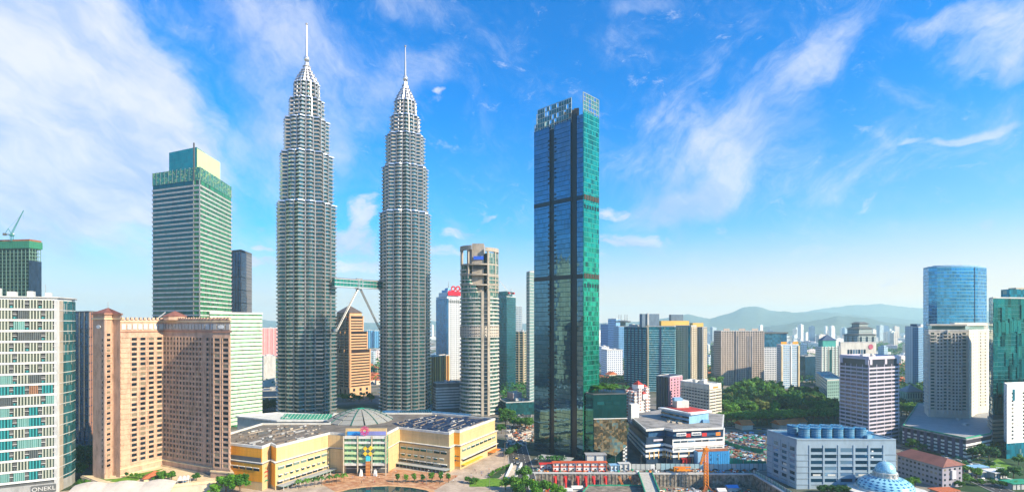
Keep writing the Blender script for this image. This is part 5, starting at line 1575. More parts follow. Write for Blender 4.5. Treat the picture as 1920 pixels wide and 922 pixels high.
# T big condominium: teal banded half and beige half
def condo(name, label, pts, zt, body_, band, bp, bh, boff, group=None, par=M['lgrey']):
    b = Bld(name, label, 'apartment building', pts, group=group)
    b.body('wall', body_, 0, zt)
    b.floors('floor_band', band, 1.2, zt, bp, bh, boff)
    b.roof(zt, par, 1.4)
    return b
M['tealc'] = glass('teal_condo_glass', (.0, .20, .30), cell=(1.8, 3.5), lines=(.10, .04), rough=.15, metal=.45, var=.9, blank=.08, blank_col=(.2, .35, .36))
M['tband'] = mat('teal_grey_band', (.40, .66, .70))
zt = Zh(613, 850)
b = condo('apartment_tower', 'wide teal balcony slab with white rib, left half of the big condominium', quad((1170, 880), (1211, 850), (1216, 900)), zt, M['tealc'], M['tband'], 3.5, .8, .6)
b.piers('pier', M['navy'], 0, 0, zt, 1.5, 1.3, n=6); b.piers('white_rib', M['cream'], 1, 0, zt + 2, 2.2, 1.2, ts=[.1]); b.clutter(zt, M['lgrey'], 5, 9, 6); b.finish()
b = condo('apartment_tower', 'teal balcony slab in the middle of the big condominium with dark rooftop lift box', quad((1214, 838), (1265, 828), (1269, 880)), Zh(612, 830), M['tealc'], M['tband'], 3.5, .8, .6)
b.piers('pier', M['navy'], 0, 0, zt, 3.0, 1.0, ts=[.48]); b.piers('white_rib', M['cream'], 0, 0, zt + 4, 2.0, 1.4, ts=[.02])
for (px0, px1, d_, yt, lab) in ((1212, 1236, 850, 588, 0),):
    b.body('lift_box', mat('lift_panel', (.14, .20, .27)), zt, Zh(yt, 850), pts=front((1204, 850), (1210, 851), 10)); 
    b.body('lift_box', MATS['lift_panel'], zt - .2, Zh(588, 850), pts=front((1212, 856), (1236, 858), 9)); b.body('lift_box_rib', M['lgrey'], zt, Zh(587, 850), pts=front((1214, 855), (1217, 855.2), 4))
b.finish()
M['bcf'] = facade('beige_condo', (.50, .44, .33), (.07, .08, .07), 3.0, 3.5, .55, .6, var=.2)
b = condo('apartment_tower', 'beige and green balcony tower with yellow penthouse, right half of the big condominium', quad((1266, 850), (1296, 835), (1306, 870)), Zh(611, 850), M['bcf'], M['beige'], 3.5, .9, .6)
for e, n in ((0, 5), (1, 3)): b.piers('pier', M['beige'], e, 0, zt, .9, 1.1, n=n, ends=True)
b.piers('glazed_corner', M['tealc'], 0, 0, zt, 4, 1.0, ts=[.9])
b.body('yellow_penthouse', mat('ochre_penthouse', (.72, .46, .12), var=.08), zt, Zh(601, 850), pts=front((1240, 862), (1292, 866), 14))
b.body('lift_box', MATS['lift_panel'], Zh(601, 850), Zh(589, 850), pts=front((1258, 870), (1281, 871), 9)); b.finish()
b = condo('apartment_tower', 'beige balcony tower at the right end of the big condominium with small yellow penthouse', quad((1297, 900), (1318, 880), (1325, 915)), Zh(614, 880), M['bcf'], M['beige'], 3.5, .9, .6)
for e, n in ((0, 4), (1, 2)): b.piers('pier', M['lgrey'], e, 0, zt, .9, 1.1, n=n, ends=True)
b.body('yellow_penthouse', MATS['ochre_penthouse'], zt - 3, Zh(605, 880), pts=front((1299, 890), (1319, 892), 12)); b.finish()

# U..W middle towers
simple('apartment_tower', 'short dark teal tower left of the twin beige grid slabs', 'apartment building', quad((1333, 1010), (1340, 990), (1354, 1000)), Zh(648, 990), MATS['teal_dark'], bands=(M['navy'], 4, .5, .3)).finish()
mat('slate_bay', (.10, .12, .17))
M['vg'] = facade('grid_flats', (.34, .29, .25), (.07, .08, .10), 2.8, 3.5, .62, .62, var=.2)
for (x0, x1, d0, lab, k) in ((1352, 1379, 930, 'left slab of the beige grid flats, with narrow windows and pale ribs', 3), (1380, 1432, 935, 'wide right slab of the beige grid flats, with dark bays and pale ribs', 6)):
    b = condo('apartment_tower', lab, front((x0, d0), (x1, d0 + 6), 22), Zh(621, d0), M['vg'], mat('taupe', (.46, .37, .32)), 3.5, 1.0, .9)
    b.piers('pier', mat('taupe_light', (.54, .46, .41)), 0, 0, Zh(621, d0) + 1, .9, 1.0, n=k * 2, ends=True)
    if k == 6: b.piers('dark_bay', mat('slate_bay', (.10, .12, .17)), 0, 0, Zh(630, d0), 3.5, .9, ts=[.03, .42, .55])
    else: b.piers('dark_bay', MATS['slate_bay'], 0, 0, Zh(621, d0), 2.5, .9, ts=[.95])
    b.piers('roof_box', MATS['taupe'], 0, Zh(621, d0), Zh(615.5, d0), 12, .3, ts=[.45] if k == 3 else [.25, .72], out=-3)
    b.finish()
b = simple('office_tower', 'blue glass topped tower with white grid below, behind the orange capped flats', 'office building', front((1432, 1000), (1476, 1006), 26), Zh(651, 1000), lam('wgrid', (.62, .62, .64), (.05, .09, .14), 3.3, 4, .6, .55), par=.5)
b.body('glazed_top', glass('w_top', (.03, .17, .30), cell=(3, 4), rough=.1, metal=.5, var=.7), Zh(651, 1000), Zh(625, 1000), off=-.5); b.body('flat_roof', M['dgrey'], Zh(625, 1000), Zh(622.5, 1000), off=1.4); b.finish()
b = simple('apartment_tower', 'blue and white flats with orange roof caps', 'apartment building', quad((1456, 895), (1464, 880), (1498, 890)), Zh(646, 880), lam('oc', (.42, .52, .62), (.05, .20, .40), 4, 3.4, .6, .6), bands=(M['offwhite'], 3.4, .5, .25))
b.piers('balcony_stack', M['cream'], 1, 0, Zh(648, 880), 2.5, 1.6, ts=[.02, .98]); b.piers('balcony_stack', M['white'], 1, 0, Zh(648, 880), 2.0, 1.2, ts=[.55])
b.piers('orange_cap', mat('orange_cap', (.80, .30, .03), var=.1), 1, Zh(646, 880), Zh(640.5, 880), 11, .5, ts=[.18, .82], out=-1); b.finish()
simple('office_tower', 'dark blue glass tower with two white emblem squares', 'office building', quad((1499, 1010), (1510, 990), (1531, 1000)), Zh(668, 990), glass('w_dark', (.02, .09, .17), cell=(2, 4), rough=.1, metal=.6, var=.8)).finish()
# X green and white tower with pyramid hat, long green annex
X = Bld('office_tower', 'white and teal tower with a dark pyramid hat', 'office building', quad((1529, 910), (1540, 890), (1573, 900)))
X.body('wall', lam('xw', (.52, .60, .60), (.05, .12, .13), 3.4, 3.8, .55, .6), 0, Zh(650, 890))
X.piers('glazed_bay', MATS['teal_dark'], 1, 0, Zh(655, 890), 10, .8, ts=[.5])
X.piers('pier', M['offwhite'], 1, 0, Zh(649, 890), 1.2, 1.0, n=5, ends=True)
X.body('crown', mat('teal_crown', (.05, .30, .28)), Zh(650, 890), Zh(638, 890), pts=sub(X, .75))
q = MB(); o = offset(sub(X, .8), .5); z0 = Zh(638, 890); q.add([(p[0], p[1], z0) for p in o] + [(*X.c, Zh(627, 890))], [(0, 1, 4), (1, 2, 4), (2, 3, 4), (3, 0, 4), (3, 2, 1, 0)]); q.build('pyramid_roof', M['navy'], X.root); X.finish()
simple('office_block', 'long pale green block with dark roof lights between trees and the lilac tower', 'office building', quad((1530, 800), (1551, 690), (1580, 700)), Zh(712, 700), lam('lg', (.20, .34, .32), (.05, .10, .11), 3.4, 4.2, .5, .55), bands=(mat('sage_band', (.30, .46, .42)), 12, 1.0, .5), par=1.5, roofcl=5).finish()
# Y stepped roof tower
Y = Bld('apartment_tower', 'grey tower with stepped pagoda style roofs in the haze', 'apartment building', quad((1582, 1100), (1610, 1080), (1642, 1105)))
yw = lam('yw', (.30, .34, .34), (.08, .14, .16), 4, 4, .5, .6)
prev = 0
for (yy, k) in ((628, 1.0), (616, .78), (607, .5)):
    Y.body('wall', yw, prev, Zh(yy, 1080), pts=sub(Y, k))
    q = MB(); zz0 = Zh(yy, 1080); o = offset(sub(Y, k), 2.0); i_ = sub(Y, k * .6)
    q.loft([[(p[0], p[1], zz0) for p in o], [(p[0], p[1], zz0 + .6) for p in o], [(p[0], p[1], zz0 + 4.2) for p in i_]]); q.build('eave_roof', M['dgrey'], Y.root)
    prev = Zh(yy, 1080)
for e in (0, 1): Y.piers('turret', yw, e, 0, Zh(631, 1080), 6, 3, ts=[.15, .5, .85])
Y.finish()
# sign building and lilac banded tower
b = simple('office_block', 'white block with a round red emblem and a row of tall dark windows', 'office building', quad((1574, 620), (1576, 612), (1643, 618)), Zh(642, 615), M['offwhite'], par=.6, roofcl=0)
b.grid('tall_window', M['wb'], 1, [Zh(665, 612)], 2.6, Zh(655, 612) - Zh(665, 612), n=None, us=[.22 + .075 * i for i in range(7)], out=.1)
e0, dd_, LL = b.edge(1); nn = Vector((dd_.y, -dd_.x)); p = e0 + dd_ * LL * .84 + nn * .1
q = MB(); q.tube((p.x, p.y, Zh(650, 613)), (p.x + nn.x * .3, p.y + nn.y * .3, Zh(650, 613)), 3.0, n=20); q.build('round_emblem', mat('emblem_rose', (.52, .12, .20)), b.root); b.finish()
Zb = Bld('office_tower', 'lilac white banded office tower with dark strip windows on both faces', 'office building', quad((1575, 500), (1629, 470), (1685, 488)))
zz_ = Zh(671, 470)
Zb.body('glazing', pane('z_glass', (.025, .03, .045), (.06, .07, .1), .2), 0, zz_)
Zb.floors('floor_band', M['purple'], 1.6, zz_ - 5.5, 3.45, 1.45, .5)
Zb.body('top_band', M['purple'], zz_ - 1.4, zz_ + .6, off=.6)
for e, n in ((0, 5), (1, 4)): Zb.piers('pier', M['purple'], e, 0, zz_ - 6, .5, .35, n=n, ends=True)
for e in (0, 1): Zb.piers('top_pier', M['purple'], e, zz_ - 6, zz_ - 1, 3.2, .5, ts=[.03, .97] if e == 0 else [.06, .55, .97])
Zb.roof(zz_ + .6, M['purple'], .8); Zb.clutter(zz_, M['offwhite'], 6, 6, 3); Zb.finish()

# AA.. right background
b = simple('apartment_tower', 'slim blue and white tower left of the cream condominium', 'apartment building', quad((1697, 860), (1722, 850), (1736, 880)), Zh(613, 850), lam('aab', (.13, .26, .40), (.04, .10, .22), 3, 3.6, .6, .55), roofcl=0)
b.piers('white_rib', lam('aaw', (.60, .64, .66), (.25, .32, .4), 3, 3.6, .3, .4), 0, 0, Zh(611, 850), 10, .6, ts=[.25]); b.body('stair_top', M['navy'], Zh(613, 850), Zh(607, 850), pts=sub(b, .5)); b.finish()
b = simple('office_block', 'pale green block with a hipped grey roof and tall arched windows', 'office building', quad((1684, 720), (1700, 700), (1730, 705)), Zh(735, 700), lam('gl', (.22, .46, .38), (.05, .18, .17), 4, 9, .5, .7), par=.6, roofcl=0)
q = MB(); o = offset(b.p, 1.2); z0 = Zh(735, 700); q.add([(p[0], p[1], z0 + .6) for p in o] + [(*b.c, Zh(722, 700))], [(0, 1, 4), (1, 2, 4), (2, 3, 4), (3, 0, 4), (3, 2, 1, 0)]); q.build('hipped_roof', M['grey'], b.root); b.finish()
# BB blue glass tower with curved front
def arcfront(L_, Rr_, bulge, depth, n=10):
    l, r = Vector(W(*L_)), Vector(W(*Rr_)); d = (r - l); L = d.length; d.normalize(); nn = Vector((d.y, -d.x))
    pts = [tuple(l + d * L * i / n + nn * bulge * sin(pi * i / n)) for i in range(n + 1)]
    return pts + [tuple(r - nn * depth), tuple(l - nn * depth)]
BBp = [W(1731, 690), W(1741, 672)] + arcfront((1757, 668), (1833, 668), 4, 10)[:11] + [W(1850, 680), W(1850, 725), W(1731, 735)]
BB = Bld('office_tower', 'blue mirror glass tower with a curved front behind the cream condominium', 'office building', BBp)
zb = Zh(501, 670)
BB.body('wall', glass('bb_glass', (.03, .26, .56), cell=(3, 4.2), lines=(.04, .16), rough=.08, metal=.75, tilt=.03, var=.6, line_col=(.10, .30, .42)), 0, zb)
BB.floors('floor_line', mat('steel_blue', (.20, .40, .46), rough=.4), 80, zb - 4, 4.2, .5, .15)
BB.piers('dark_seam', M['navy'], 11, 60, zb, .8, .4, ts=[.02])
BB.body('roof_screen', M['lblue'], zb, zb + 2.4, pts=sub(BB, .8)); BB.roof(zb, M['lblue'], 1.0); BB.finish()
for (x, h) in ((1836, 6), (1842, 8)): pass
# CC cream condominium
pC = [W(1733, 545), W(1741, 520), W(1817, 512), W(1833, 540), W(1852, 545), W(1855, 585), W(1740, 590)]
Cc = Bld('apartment_tower', 'cream white condominium with balcony stacks and a dark glass penthouse', 'apartment building', pC)
zc_ = Zh(620, 515)
M['ccw'] = mat('cream_render', (.66, .62, .54), var=.12)
Cc.body('wall', M['ccw'], 16.4, zc_)
rows = [24 + i * 3.15 for i in range(24)]
Cc.grid('balcony_door', M['wt'], 1, rows, 3.0, 2.0, us=[.10, .42, .50, .88])
Cc.grid('window', M['wd'], 1, rows, 1.5, 1.4, us=[.24, .32, .62, .70, .78])
Cc.grid('window', M['wd'], 2, rows, 1.4, 1.4, us=[.2, .5, .8]); Cc.grid('window', M['wd'], 3, rows, 1.4, 1.4, us=[.3, .75])
a_, d, L = Cc.edge(1); nn = Vector((d.y, -d.x)); ag = math.atan2(d.y, d.x)
for i, z in enumerate(rows):
    for u, ww in ((.10, 5.5), (.46, 7.5), (.88, 5)):
        p = a_ + d * L * u + nn * .7
        Cc.cube('balcony', M['ccw'], (p.x, p.y, z - .5), (ww, 1.8, .9), ag)
Cc.piers('pier', M['white'], 1, 20, zc_ + 1, .8, 1.5, ts=[.46])
Cc.piers('pier', M['white'], 1, 20, zc_ - 3, .5, .6, ts=[.02, .2, .36, .56, .66, .74, .82, .985])
Cc.floors('storey_line', M['white'], 22.6, zc_, 3.15, .35, .15)
Cc.floors('balcony_band', M['ccw'], 23.5, zc_, 3.15, .9, .9, pts=[Cc.p[0], Cc.p[1], (Cc.p[1][0] + 3, Cc.p[1][1] + 4), (Cc.p[0][0] + 3, Cc.p[0][1])])
Cc.body('glazed_penthouse', M['wt'], zc_, zc_ + 5, off=-3); Cc.body('penthouse_roof', M['ccw'], zc_ + 5, zc_ + 6.5, off=-1.5); Cc.roof(zc_, M['white'], 1.2)
Cc.body('rear_screen', M['ccw'], zc_, zc_ + 8, pts=front((1790, 575), (1853, 575), 6)); Cc.finish()
# FF car park podium
Ff = Bld('car_park', 'white and brown striped car park below the cream condominium', 'car park', [W(1693, 474), W(1811, 422), W(1858, 440), W(1875, 600), W(1722, 610)])
zf = 16.5
Ff.body('wall', mat('cp_dark', (.035, .03, .05)), 0, zf - 1); Ff.floors('parapet_band', M['white'], 1.6, zf - .5, 2.95, 1.6, .35)
for i in range(9): Ff.piers('brown_pier', mat('cp_pier', (.10, .085, .15)), 0, 0, zf, 2.4, .9, ts=[.06 + .11 * i])
Ff.body('deck', M['grey'], zf - 1, zf, off=.9); Ff.roof(zf, M['green'], .9); Ff.clutter(zf, M['lgrey'], 5, 5, 2); Ff.finish()
# DD teal glass tower at right edge, EE white tower, podium
DDp = quad((1854, 470), (1862, 452), (2010, 470))
DD = Bld('office_tower', 'teal glass tower of broken vertical panels at the right edge', 'office building', DDp)
zd = Zh(559, 455)
M['ddg'] = glass('dd_glass', (.0, .17, .20), cell=(3.6, 11), lines=(.05, .02), rough=.05, metal=.8, tilt=.05, var=.9, line_col=(.01, .12, .12))
DD.body('wall', M['ddg'], 30, zd); DD.floors('floor_line', mat('dd_line', (.03, .16, .17)), 34, zd, 3.7, .3, .12)
a_, d, L = DD.edge(1); nn = Vector((d.y, -d.x)); r9 = random.Random(9)
for i in range(16):
    for j in range(7):
        z = 34 + j * 13 + r9.uniform(-3, 3)
        if r9.random() < .5 and z + 12 < zd:
            p = a_ + d * (2 + i * 4.2) + nn * .35
            DD.cube('proud_panel', M['ddg'], (p.x, p.y, z), (3.8, .6, 12), math.atan2(d.y, d.x))
DD.body('crown', M['tealc'], zd, Zh(540, 455), pts=front((1893, 468), (2000, 470), 8)); DD.body('crown_roof', M['beige'], Zh(540, 455), Zh(537, 455), pts=front((1905, 470), (2000, 472), 7)); DD.roof(zd, M['lgrey'], 1)
DD.body('car_park_levels', M['dgrey'], 0, 30); DD.floors('car_park_band', M['beige'], 1, 30, 3.3, 1.9, .9); DD.finish()
EEp = quad((1882, 438), (1888, 425), (1990, 440))
EE = Bld('apartment_tower', 'white tower with small dark windows at the lower right edge', 'apartment building', EEp)
ze = Zh(722, 428)
EE.body('wall', M['white'], 12, ze); EE.body('teal_base', M['tealc'], 0, 12, off=.4)
EE.grid('window', M['wd'], 1, [15 + 3.0 * i for i in range(13)], 2.0, 1.3, us=[.10, .30, .52, .72, .92]); EE.grid('window', M['wd'], 0, [15 + 3.0 * i for i in range(13)], 1.2, 1.3, us=[.5])
EE.piers('dark_strip', M['navy'], 1, 28, ze - 3, 1.8, .12, ts=[.41]); EE.piers('glazed_strip', M['tealc'], 1, ze - 12, ze - 3, 2.4, .12, ts=[.12])
EE.floors('storey_line', M['lgrey'], 14, ze, 3.0, .25, .1); EE.roof(ze, M['white'], 1.2); EE.finish()

# GG grey blue panelled block with cooling plant
Gp = quad((1438, 378), (1494, 347), (1680, 347))
Gg = Bld('office_block', 'broad pale blue panelled block with big blue cooling towers on its roof', 'office building', Gp)
zg = Zh(825, 347)
M['ggp'] = mat('blue_grey_panel', (.29, .38, .46), var=.14)
Gg.body('wall', M['ggp'], 0, zg)
for z in [3.4 + i * 3.45 for i in range(7)]:
    pass
Gg.floors('shadow_joint', M['dgrey'], 2.6, zg - 2, 3.9, .25, .06); Gg.floors('panel_edge', M['ggp'], 3.0, zg - 2, 3.9, .3, .25)
rowsg = [2.2 + 3.9 * i + 2.5 for i in range(6)]
Gg.grid('window', M['wb'], 1, rowsg, 7.4, 2.5, us=[.20, .34, .50, .65, .80], out=.08)
Gg.grid('window', M['wb'], 0, rowsg, 4.6, 2.5, us=[.32, .60, .86], out=.08)
for u in (.13, .27, .42, .575, .725, .875): Gg.piers('pilaster', M['ggp'], 1, 0, zg - 3, 1.0, .35, ts=[u])
for u in (.2, .46, .74, .98): Gg.piers('pilaster', M['ggp'], 0, 0, zg - 3, 1.0, .35, ts=[u])
Gg.grid('pale_blind', M['white'], 1, [rowsg[5], rowsg[4]], 1.2, .9, us=[.762], out=.14); Gg.grid('pale_blind', M['offwhite'], 1, [rowsg[1]], 5, 1.2, us=[.20, .35, .66], out=.14); Gg.grid('pale_blind', M['offwhite'], 0, [rowsg[2], rowsg[1]], 3.5, 1.5, us=[.62], out=.14)  # white and off-white blinds over a few windows
Gg.roof(zg, M['ggp'], .9, .8); Gg.body('roof_deck', mat('blue_deck', (.10, .22, .32)), zg, zg + .3, off=-1)
a_, d, L = Gg.edge(1); nb_ = Vector((-d.y, d.x))
M['ctw'] = mat('cooling_blue', (.03, .18, .36), var=.25, scale=1.2); M['ctw2'] = mat('cooling_pale', (.16, .33, .46), var=.25, scale=1.2)
k = 0
for i in range(6):
    for j in range(2):
        if i == 5 and j == 1: continue
        p = a_ + d * (L * .14 + i * 7.4 - j * 3) + nb_ * (8 + j * 8.5)
        r_ = empty('cooling_tower', (p.x, p.y, zg + .3), ['blue slatted round cooling tower in the front row, %s from the left', 'blue slatted round cooling tower in the rear row, %s from the left'][j] % ['first', 'second', 'third', 'fourth', 'fifth', 'sixth'][i], 'cooling tower', 'cooling towers on the pale blue block')
        q = MB(); q.lathe((0, 0, 0), [(3.5, 0), (3.5, 1.0), (3.2, 1.1), (3.2, 5.6), (3.7, 5.9), (3.7, 6.6), (2.9, 6.7), (2.6, 5.9)], 16); link('drum', q.mesh('drum', M['ctw']), r_)
        for z in (1.5, 2.6, 3.7, 4.8):
            q = MB(); q.lathe((0, 0, z), [(3.5, 0), (3.5, .5)], 16); link('louvre_ring', q.mesh('louvre_ring', M['ctw2']), r_)
        q = MB(); q.box((0, 0, 6.5), (6.0, .3, .3)); q.box((0, 0, 6.5), (.3, 6.0, .3)); link('fan_guard', q.mesh('fan_guard', M['ctw2']), r_)
for i in range(14):
    p = a_ + d * (L * .68 + r9.uniform(0, 17)) + nb_ * r9.uniform(4, 20)
    Gg.cube('duct', M['ctw2'] if i % 2 else M['ctw'], (p.x, p.y, zg + .3), (r9.uniform(2, 7), r9.uniform(1, 2.5), r9.uniform(.8, 2.6)), math.atan2(d.y, d.x) + (i % 3) * .4)
Gg.finish()
# HH long house with brown hipped roof
hp = quad((1683, 380), (1767, 347), (1804, 353))
Hh = Bld('house', 'long grey lodging house with a brown hipped roof', 'house', hp)
zh = 14.6
Hh.body('wall', mat('grey_violet_wall', (.30, .28, .33)), 0, zh)
for e, n in ((0, 11), (1, 4)):
    Hh.grid('window', M['wd'], e, [1.6, 5.0, 8.4, 11.4], 1.7, 1.4, n=n)
Hh.piers('bay', mat('bay_white', (.6, .6, .6)), 1, 6, 11.5, 3.5, 1.2, ts=[.5])
q = MB(); o = offset(hp, 1.6); l_, c_, r_, k_ = [Vector(p) for p in o]
rdg0 = (c_ + r_) / 2 + (l_ - c_).normalized() * 5; rdg1 = (l_ + k_) / 2 - (l_ - c_).normalized() * 5
q.add([(*p, zh) for p in (l_, c_, r_, k_)] + [(*rdg0, zh + 4), (*rdg1, zh + 4)], [(1, 2, 4), (2, 3, 5, 4), (3, 0, 5), (0, 1, 4, 5), (3, 2, 1, 0)])
q.build('hipped_roof', M['brownroof'], Hh.root); Hh.finish()
# II blue tiled domed mosque in the corner
def diamondtile():
    m, t, b = _mat('dome_tiles')
    g = t.new('ShaderNodeTexCoord').outputs['Object']; x, y, z = t.xyz(g)
    u = t.m('MULTIPLY', t.m('ARCTAN2', y, x), 24 / (2 * pi)); v = t.m('MULTIPLY', z, .75)
    a1 = t.m('ABSOLUTE', t.m('SUBTRACT', t.m('FRACT', u), .5)); a2 = t.m('ABSOLUTE', t.m('SUBTRACT', t.m('FRACT', v), .5))
    k = t.m('LESS_THAN', t.m('ADD', a1, a2), .36)
    t.put(b.inputs['Base Color'], t.mix(k, (.30, .60, .72), (.02, .13, .30))); b.inputs['Roughness'].default_value = .25
    return m
M['dtile'] = diamondtile()
ix, iy = W(1660, 335)
Mq = empty('mosque', (ix, iy, 0), 'round prayer hall with a small pale blue tiled dome above a wide blue tiled dome', 'mosque')
def mq(name, prof, m, n=32, smooth=True):
    q = MB(); q.lathe((0, 0, 0), prof, n); o = link(name, q.mesh(name, m), Mq)
    if smooth: o.data.polygons.foreach_set('use_smooth', [True] * len(o.data.polygons))
    return o
zq = Zh(868, 335)
mq('lower_dome', [(15.5 * cos(R(t_)) , 5.2 + 7.5 * sin(R(t_))) for t_ in (0, 10, 20, 30, 40, 50, 60)], M['dtile'])
mq('drum', [(6.6, 11.2), (6.6, 12.2), (5.9, 12.3), (5.9, 14.0), (6.5, 14.2), (6.5, 14.8)], M['offwhite'], smooth=False)
mq('upper_dome', [(5.6 * cos(R(t_)) + .02, 14.8 + 6.4 * sin(R(t_)) ** .9) for t_ in (0, 12, 24, 36, 48, 60, 72, 82, 90)], glass('dome_pale', (.35, .62, .74), cell=(.8, .8), lines=(.12, .12), rough=.3, metal=.1, var=.4, line_col=(.12, .35, .5)))
mq('ring_beam', [(17, 3.6), (17, 5.0), (15.6, 5.3)], M['offwhite'], 12, False)
for k in range(12):
    q = MB(); a_ = 2 * pi * k / 12; q.tube((15.8 * cos(a_), 15.8 * sin(a_), 0), (15.8 * cos(a_), 15.8 * sin(a_), 4), .6, n=8); link('column', q.mesh('column', M['offwhite']), Mq)
for k in range(12):
    q = MB(); a_ = 2 * pi * (k + .5) / 12; q.box((6.6 * cos(a_), 6.6 * sin(a_), 11.3), (.5, .5, 3.2), a_); link('drum_pier', q.mesh('drum_pier', M['offwhite']), Mq)
q = MB(); q.prism([(-21, -20), (20, -20), (23, -2), (16, 16), (-15, 16), (-24, -2)], 3.2, 4.0); link('flat_roof', q.mesh('flat_roof', M['offwhite']), Mq)
q = MB(); q.lathe((0, 0, 0), [(.3, 20.9), (.5, 21.3), (.12, 21.8), (.05, 22.8)], 8); link('finial', q.mesh('finial', M['offwhite']), Mq)

# JJ white and blue banded centre block
Jp = [W(1179, 470), W(1212, 404), W(1246, 410), W(1262, 403), W(1355, 412), W(1357, 470), W(1250, 500)]
Jj = Bld('shopping_block', 'low white block with blue shaded bands and ramps beside the glass podium', 'shopping centre', Jp)
zj = 26.0
Jj.body('wall', mat('jj_dark', (.02, .045, .09), rough=.4), 0, zj - 5)
Jj.floors('parapet_band', M['white'], 6.5, zj - 5, 3.75, 1.7, .8)
Jj.body('upper_wall', mat('jj_blue', (.03, .10, .22), rough=.4), zj - 5, zj, off=-2.5)
Jj.body('roof_slab', M['offwhite'], zj, zj + 1.5, off=.4)
Jj.body('roof_deck', M['roofg'], zj + 1.5, zj + 1.62, off=-.6)
Jj.body('lit_wall', M['white'], 11, zj - 6, pts=[Jp[3], Jp[4], (Jp[4][0], Jp[4][1] + 2), (Jp[3][0] + 1, Jp[3][1] + 2)], off=.3)
a_, d, L = Jj.edge(3); nn = Vector((d.y, -d.x)); ag = math.atan2(d.y, d.x)
for i in range(3):
    for k in range(7):
        p = a_ + d * L * (k + .5) / 7 + nn * .45
        Jj.cube('strip_window', M['wb'], (p.x, p.y, 11.6 + i * 3.0), (L / 7 * .86, .3, 1.1), ag)
for e, n in ((1, 4), (2, 3), (3, 5)):
    a_, d, L = Jj.edge(e); nn = Vector((d.y, -d.x))
    for k in range(n):
        p = a_ + d * L * (k + .5) / n + nn * .9; Jj.cube('yellow_column', M['gold'], (p.x, p.y, 5), (.6, .5, 5.4), math.atan2(d.y, d.x))
for u, m_ in ((.15, 'white'), (.45, 'white')):
    a_, d, L = Jj.edge(3); p = a_ + d * L * u + nn * 1.0; Jj.cube('sign_board', M['white'], (p.x, p.y, zj - 3.4), (8, .4, 2.4), ag)
    for k in range(5): c = p + nn * .35 + d * (-2.8 + 1.4 * k); Jj.cube('sign_lettering', M['navy'], (c.x, c.y, zj - 2.7), (.9, .15, .9), ag)
for u, m_ in ((.3, 'red'), (.62, 'red'), (.9, 'orange')):
    p = a_ + d * L * u + nn * .4; Jj.cube('advert_panel', M[m_], (p.x, p.y, zj - 4.6), (4, .3, 2.6), ag)
a_, d, L = Jj.edge(1); nn = Vector((d.y, -d.x)); 
for z, m_ in ((14.5, 'blue'), (18, 'purple'), (10.8, 'blue')):
    p = a_ + d * L * .62 + nn * .3; Jj.cube('blue_banner', M[m_], (p.x, p.y, z), (L * .5, .6, 1.4), math.atan2(d.y, d.x))
Jj.body('upper_block', M['lblue'], zj + 1.6, zj + 9, pts=front((1240, 452), (1292, 425), 22)); Jj.body('upper_roof', M['white'], zj + 9, zj + 10.4, pts=front((1236, 452), (1295, 424), 24), off=.8)
Jj.body('red_roof', M['redroof'], zj + 10.4, zj + 10.8, pts=front((1244, 455), (1290, 428), 20))
for i in range(2):
    fa, fb = Vector(W(1240, 452)), Vector(W(1292, 425)); d = (fb - fa).normalized(); nn = Vector((d.y, -d.x))
    for k in range(9): p = fa + (fb - fa) * (k + .5) / 9 + nn * .2; Jj.cube('upper_window', M['wd'], (p.x, p.y, zj + 2.4 + i * 3.3), (3.6, .4, 1.4), math.atan2(d.y, d.x))
Jj.cube('lift_tower', M['offwhite'], (*W(1276, 452), zj + 1.6), (11, 8, 15), .2); Jj.cube('lift_tower', M['white'], (*W(1188, 455), zj), (7, 6, 13), .2); Jj.cube('water_tank', M['lblue'], (*W(1270, 450), zj + 16.6), (7, 5, 2.5), .1)
Jj.clutter(zj + 1.6, M['lblue'], 8, 8, 2.5, pts=[Jp[3], Jp[4], Jp[5], Jp[6]]); Jj.clutter(zj + 1.6, M['beige'], 12, 4, 1.5, pts=Jp); Jj.finish()
# second low blue block, KK sloped banded hotel, LL dark and pink, MM red roofed
Kk = Bld('hotel', 'cream hotel with stacked balcony bands stepping up to the right', 'hotel', quad((1276, 600), (1330, 560), (1352, 575)))
zk = Zh(720, 570)
Kk.body('wall', M['dgrey'], 0, zk - 1, off=-.8); Kk.floors('balcony_band', mat('kk_cream', (.66, .60, .50)), 2, zk - 3, 3.3, 1.7, .5); Kk.body('top_wall', MATS['kk_cream'], zk - 5, zk, off=.2)
Kk.roof(zk, M['white'], 1); Kk.clutter(zk, M['offwhite'], 5, 7, 4)
for e, n in ((0, 10), (1, 2)): Kk.piers('pier', M['offwhite'], e, 0, zk - 4, .5, .5, n=n, ends=True)
e0, dd_, LL = Kk.edge(1); nn = Vector((dd_.y, -dd_.x)); p = e0 + dd_ * LL * .5 + nn * .4; Kk.cube('sign_board', M['orange'], (p.x, p.y, zk - 3.6), (LL * .4, .3, 1.6), math.atan2(dd_.y, dd_.x)); Kk.finish()
Ll = Bld('office_block', 'dark plum block with pink striped side behind the low white block', 'office building', quad((1231, 640), (1256, 625), (1279, 645)))
zl = Zh(706, 630)
Ll.body('wall', facade('plum', (.03, .035, .08), (.02, .02, .05), 5, 200, .7, 1), 0, zl); Ll.body('pink_side', M['pinkstone'] if False else mat('rose_panel', (.50, .26, .33)), 0, zl, pts=[Ll.p[1], Ll.p[2], (Ll.p[2][0] - 1, Ll.p[2][1] + 1), (Ll.p[1][0] - 1, Ll.p[1][1] + 1)], off=.3)
Ll.grid('window', M['wd'], 1, [4 + 3.3 * i for i in range(12)], 2.6, 1.7, us=[.12, .37, .62, .87], out=.35); Ll.piers('pier', M['dgrey'], 0, 0, zl, .8, .6, n=5, ends=True); Ll.roof(zl, M['lgrey'], .8); Ll.finish()
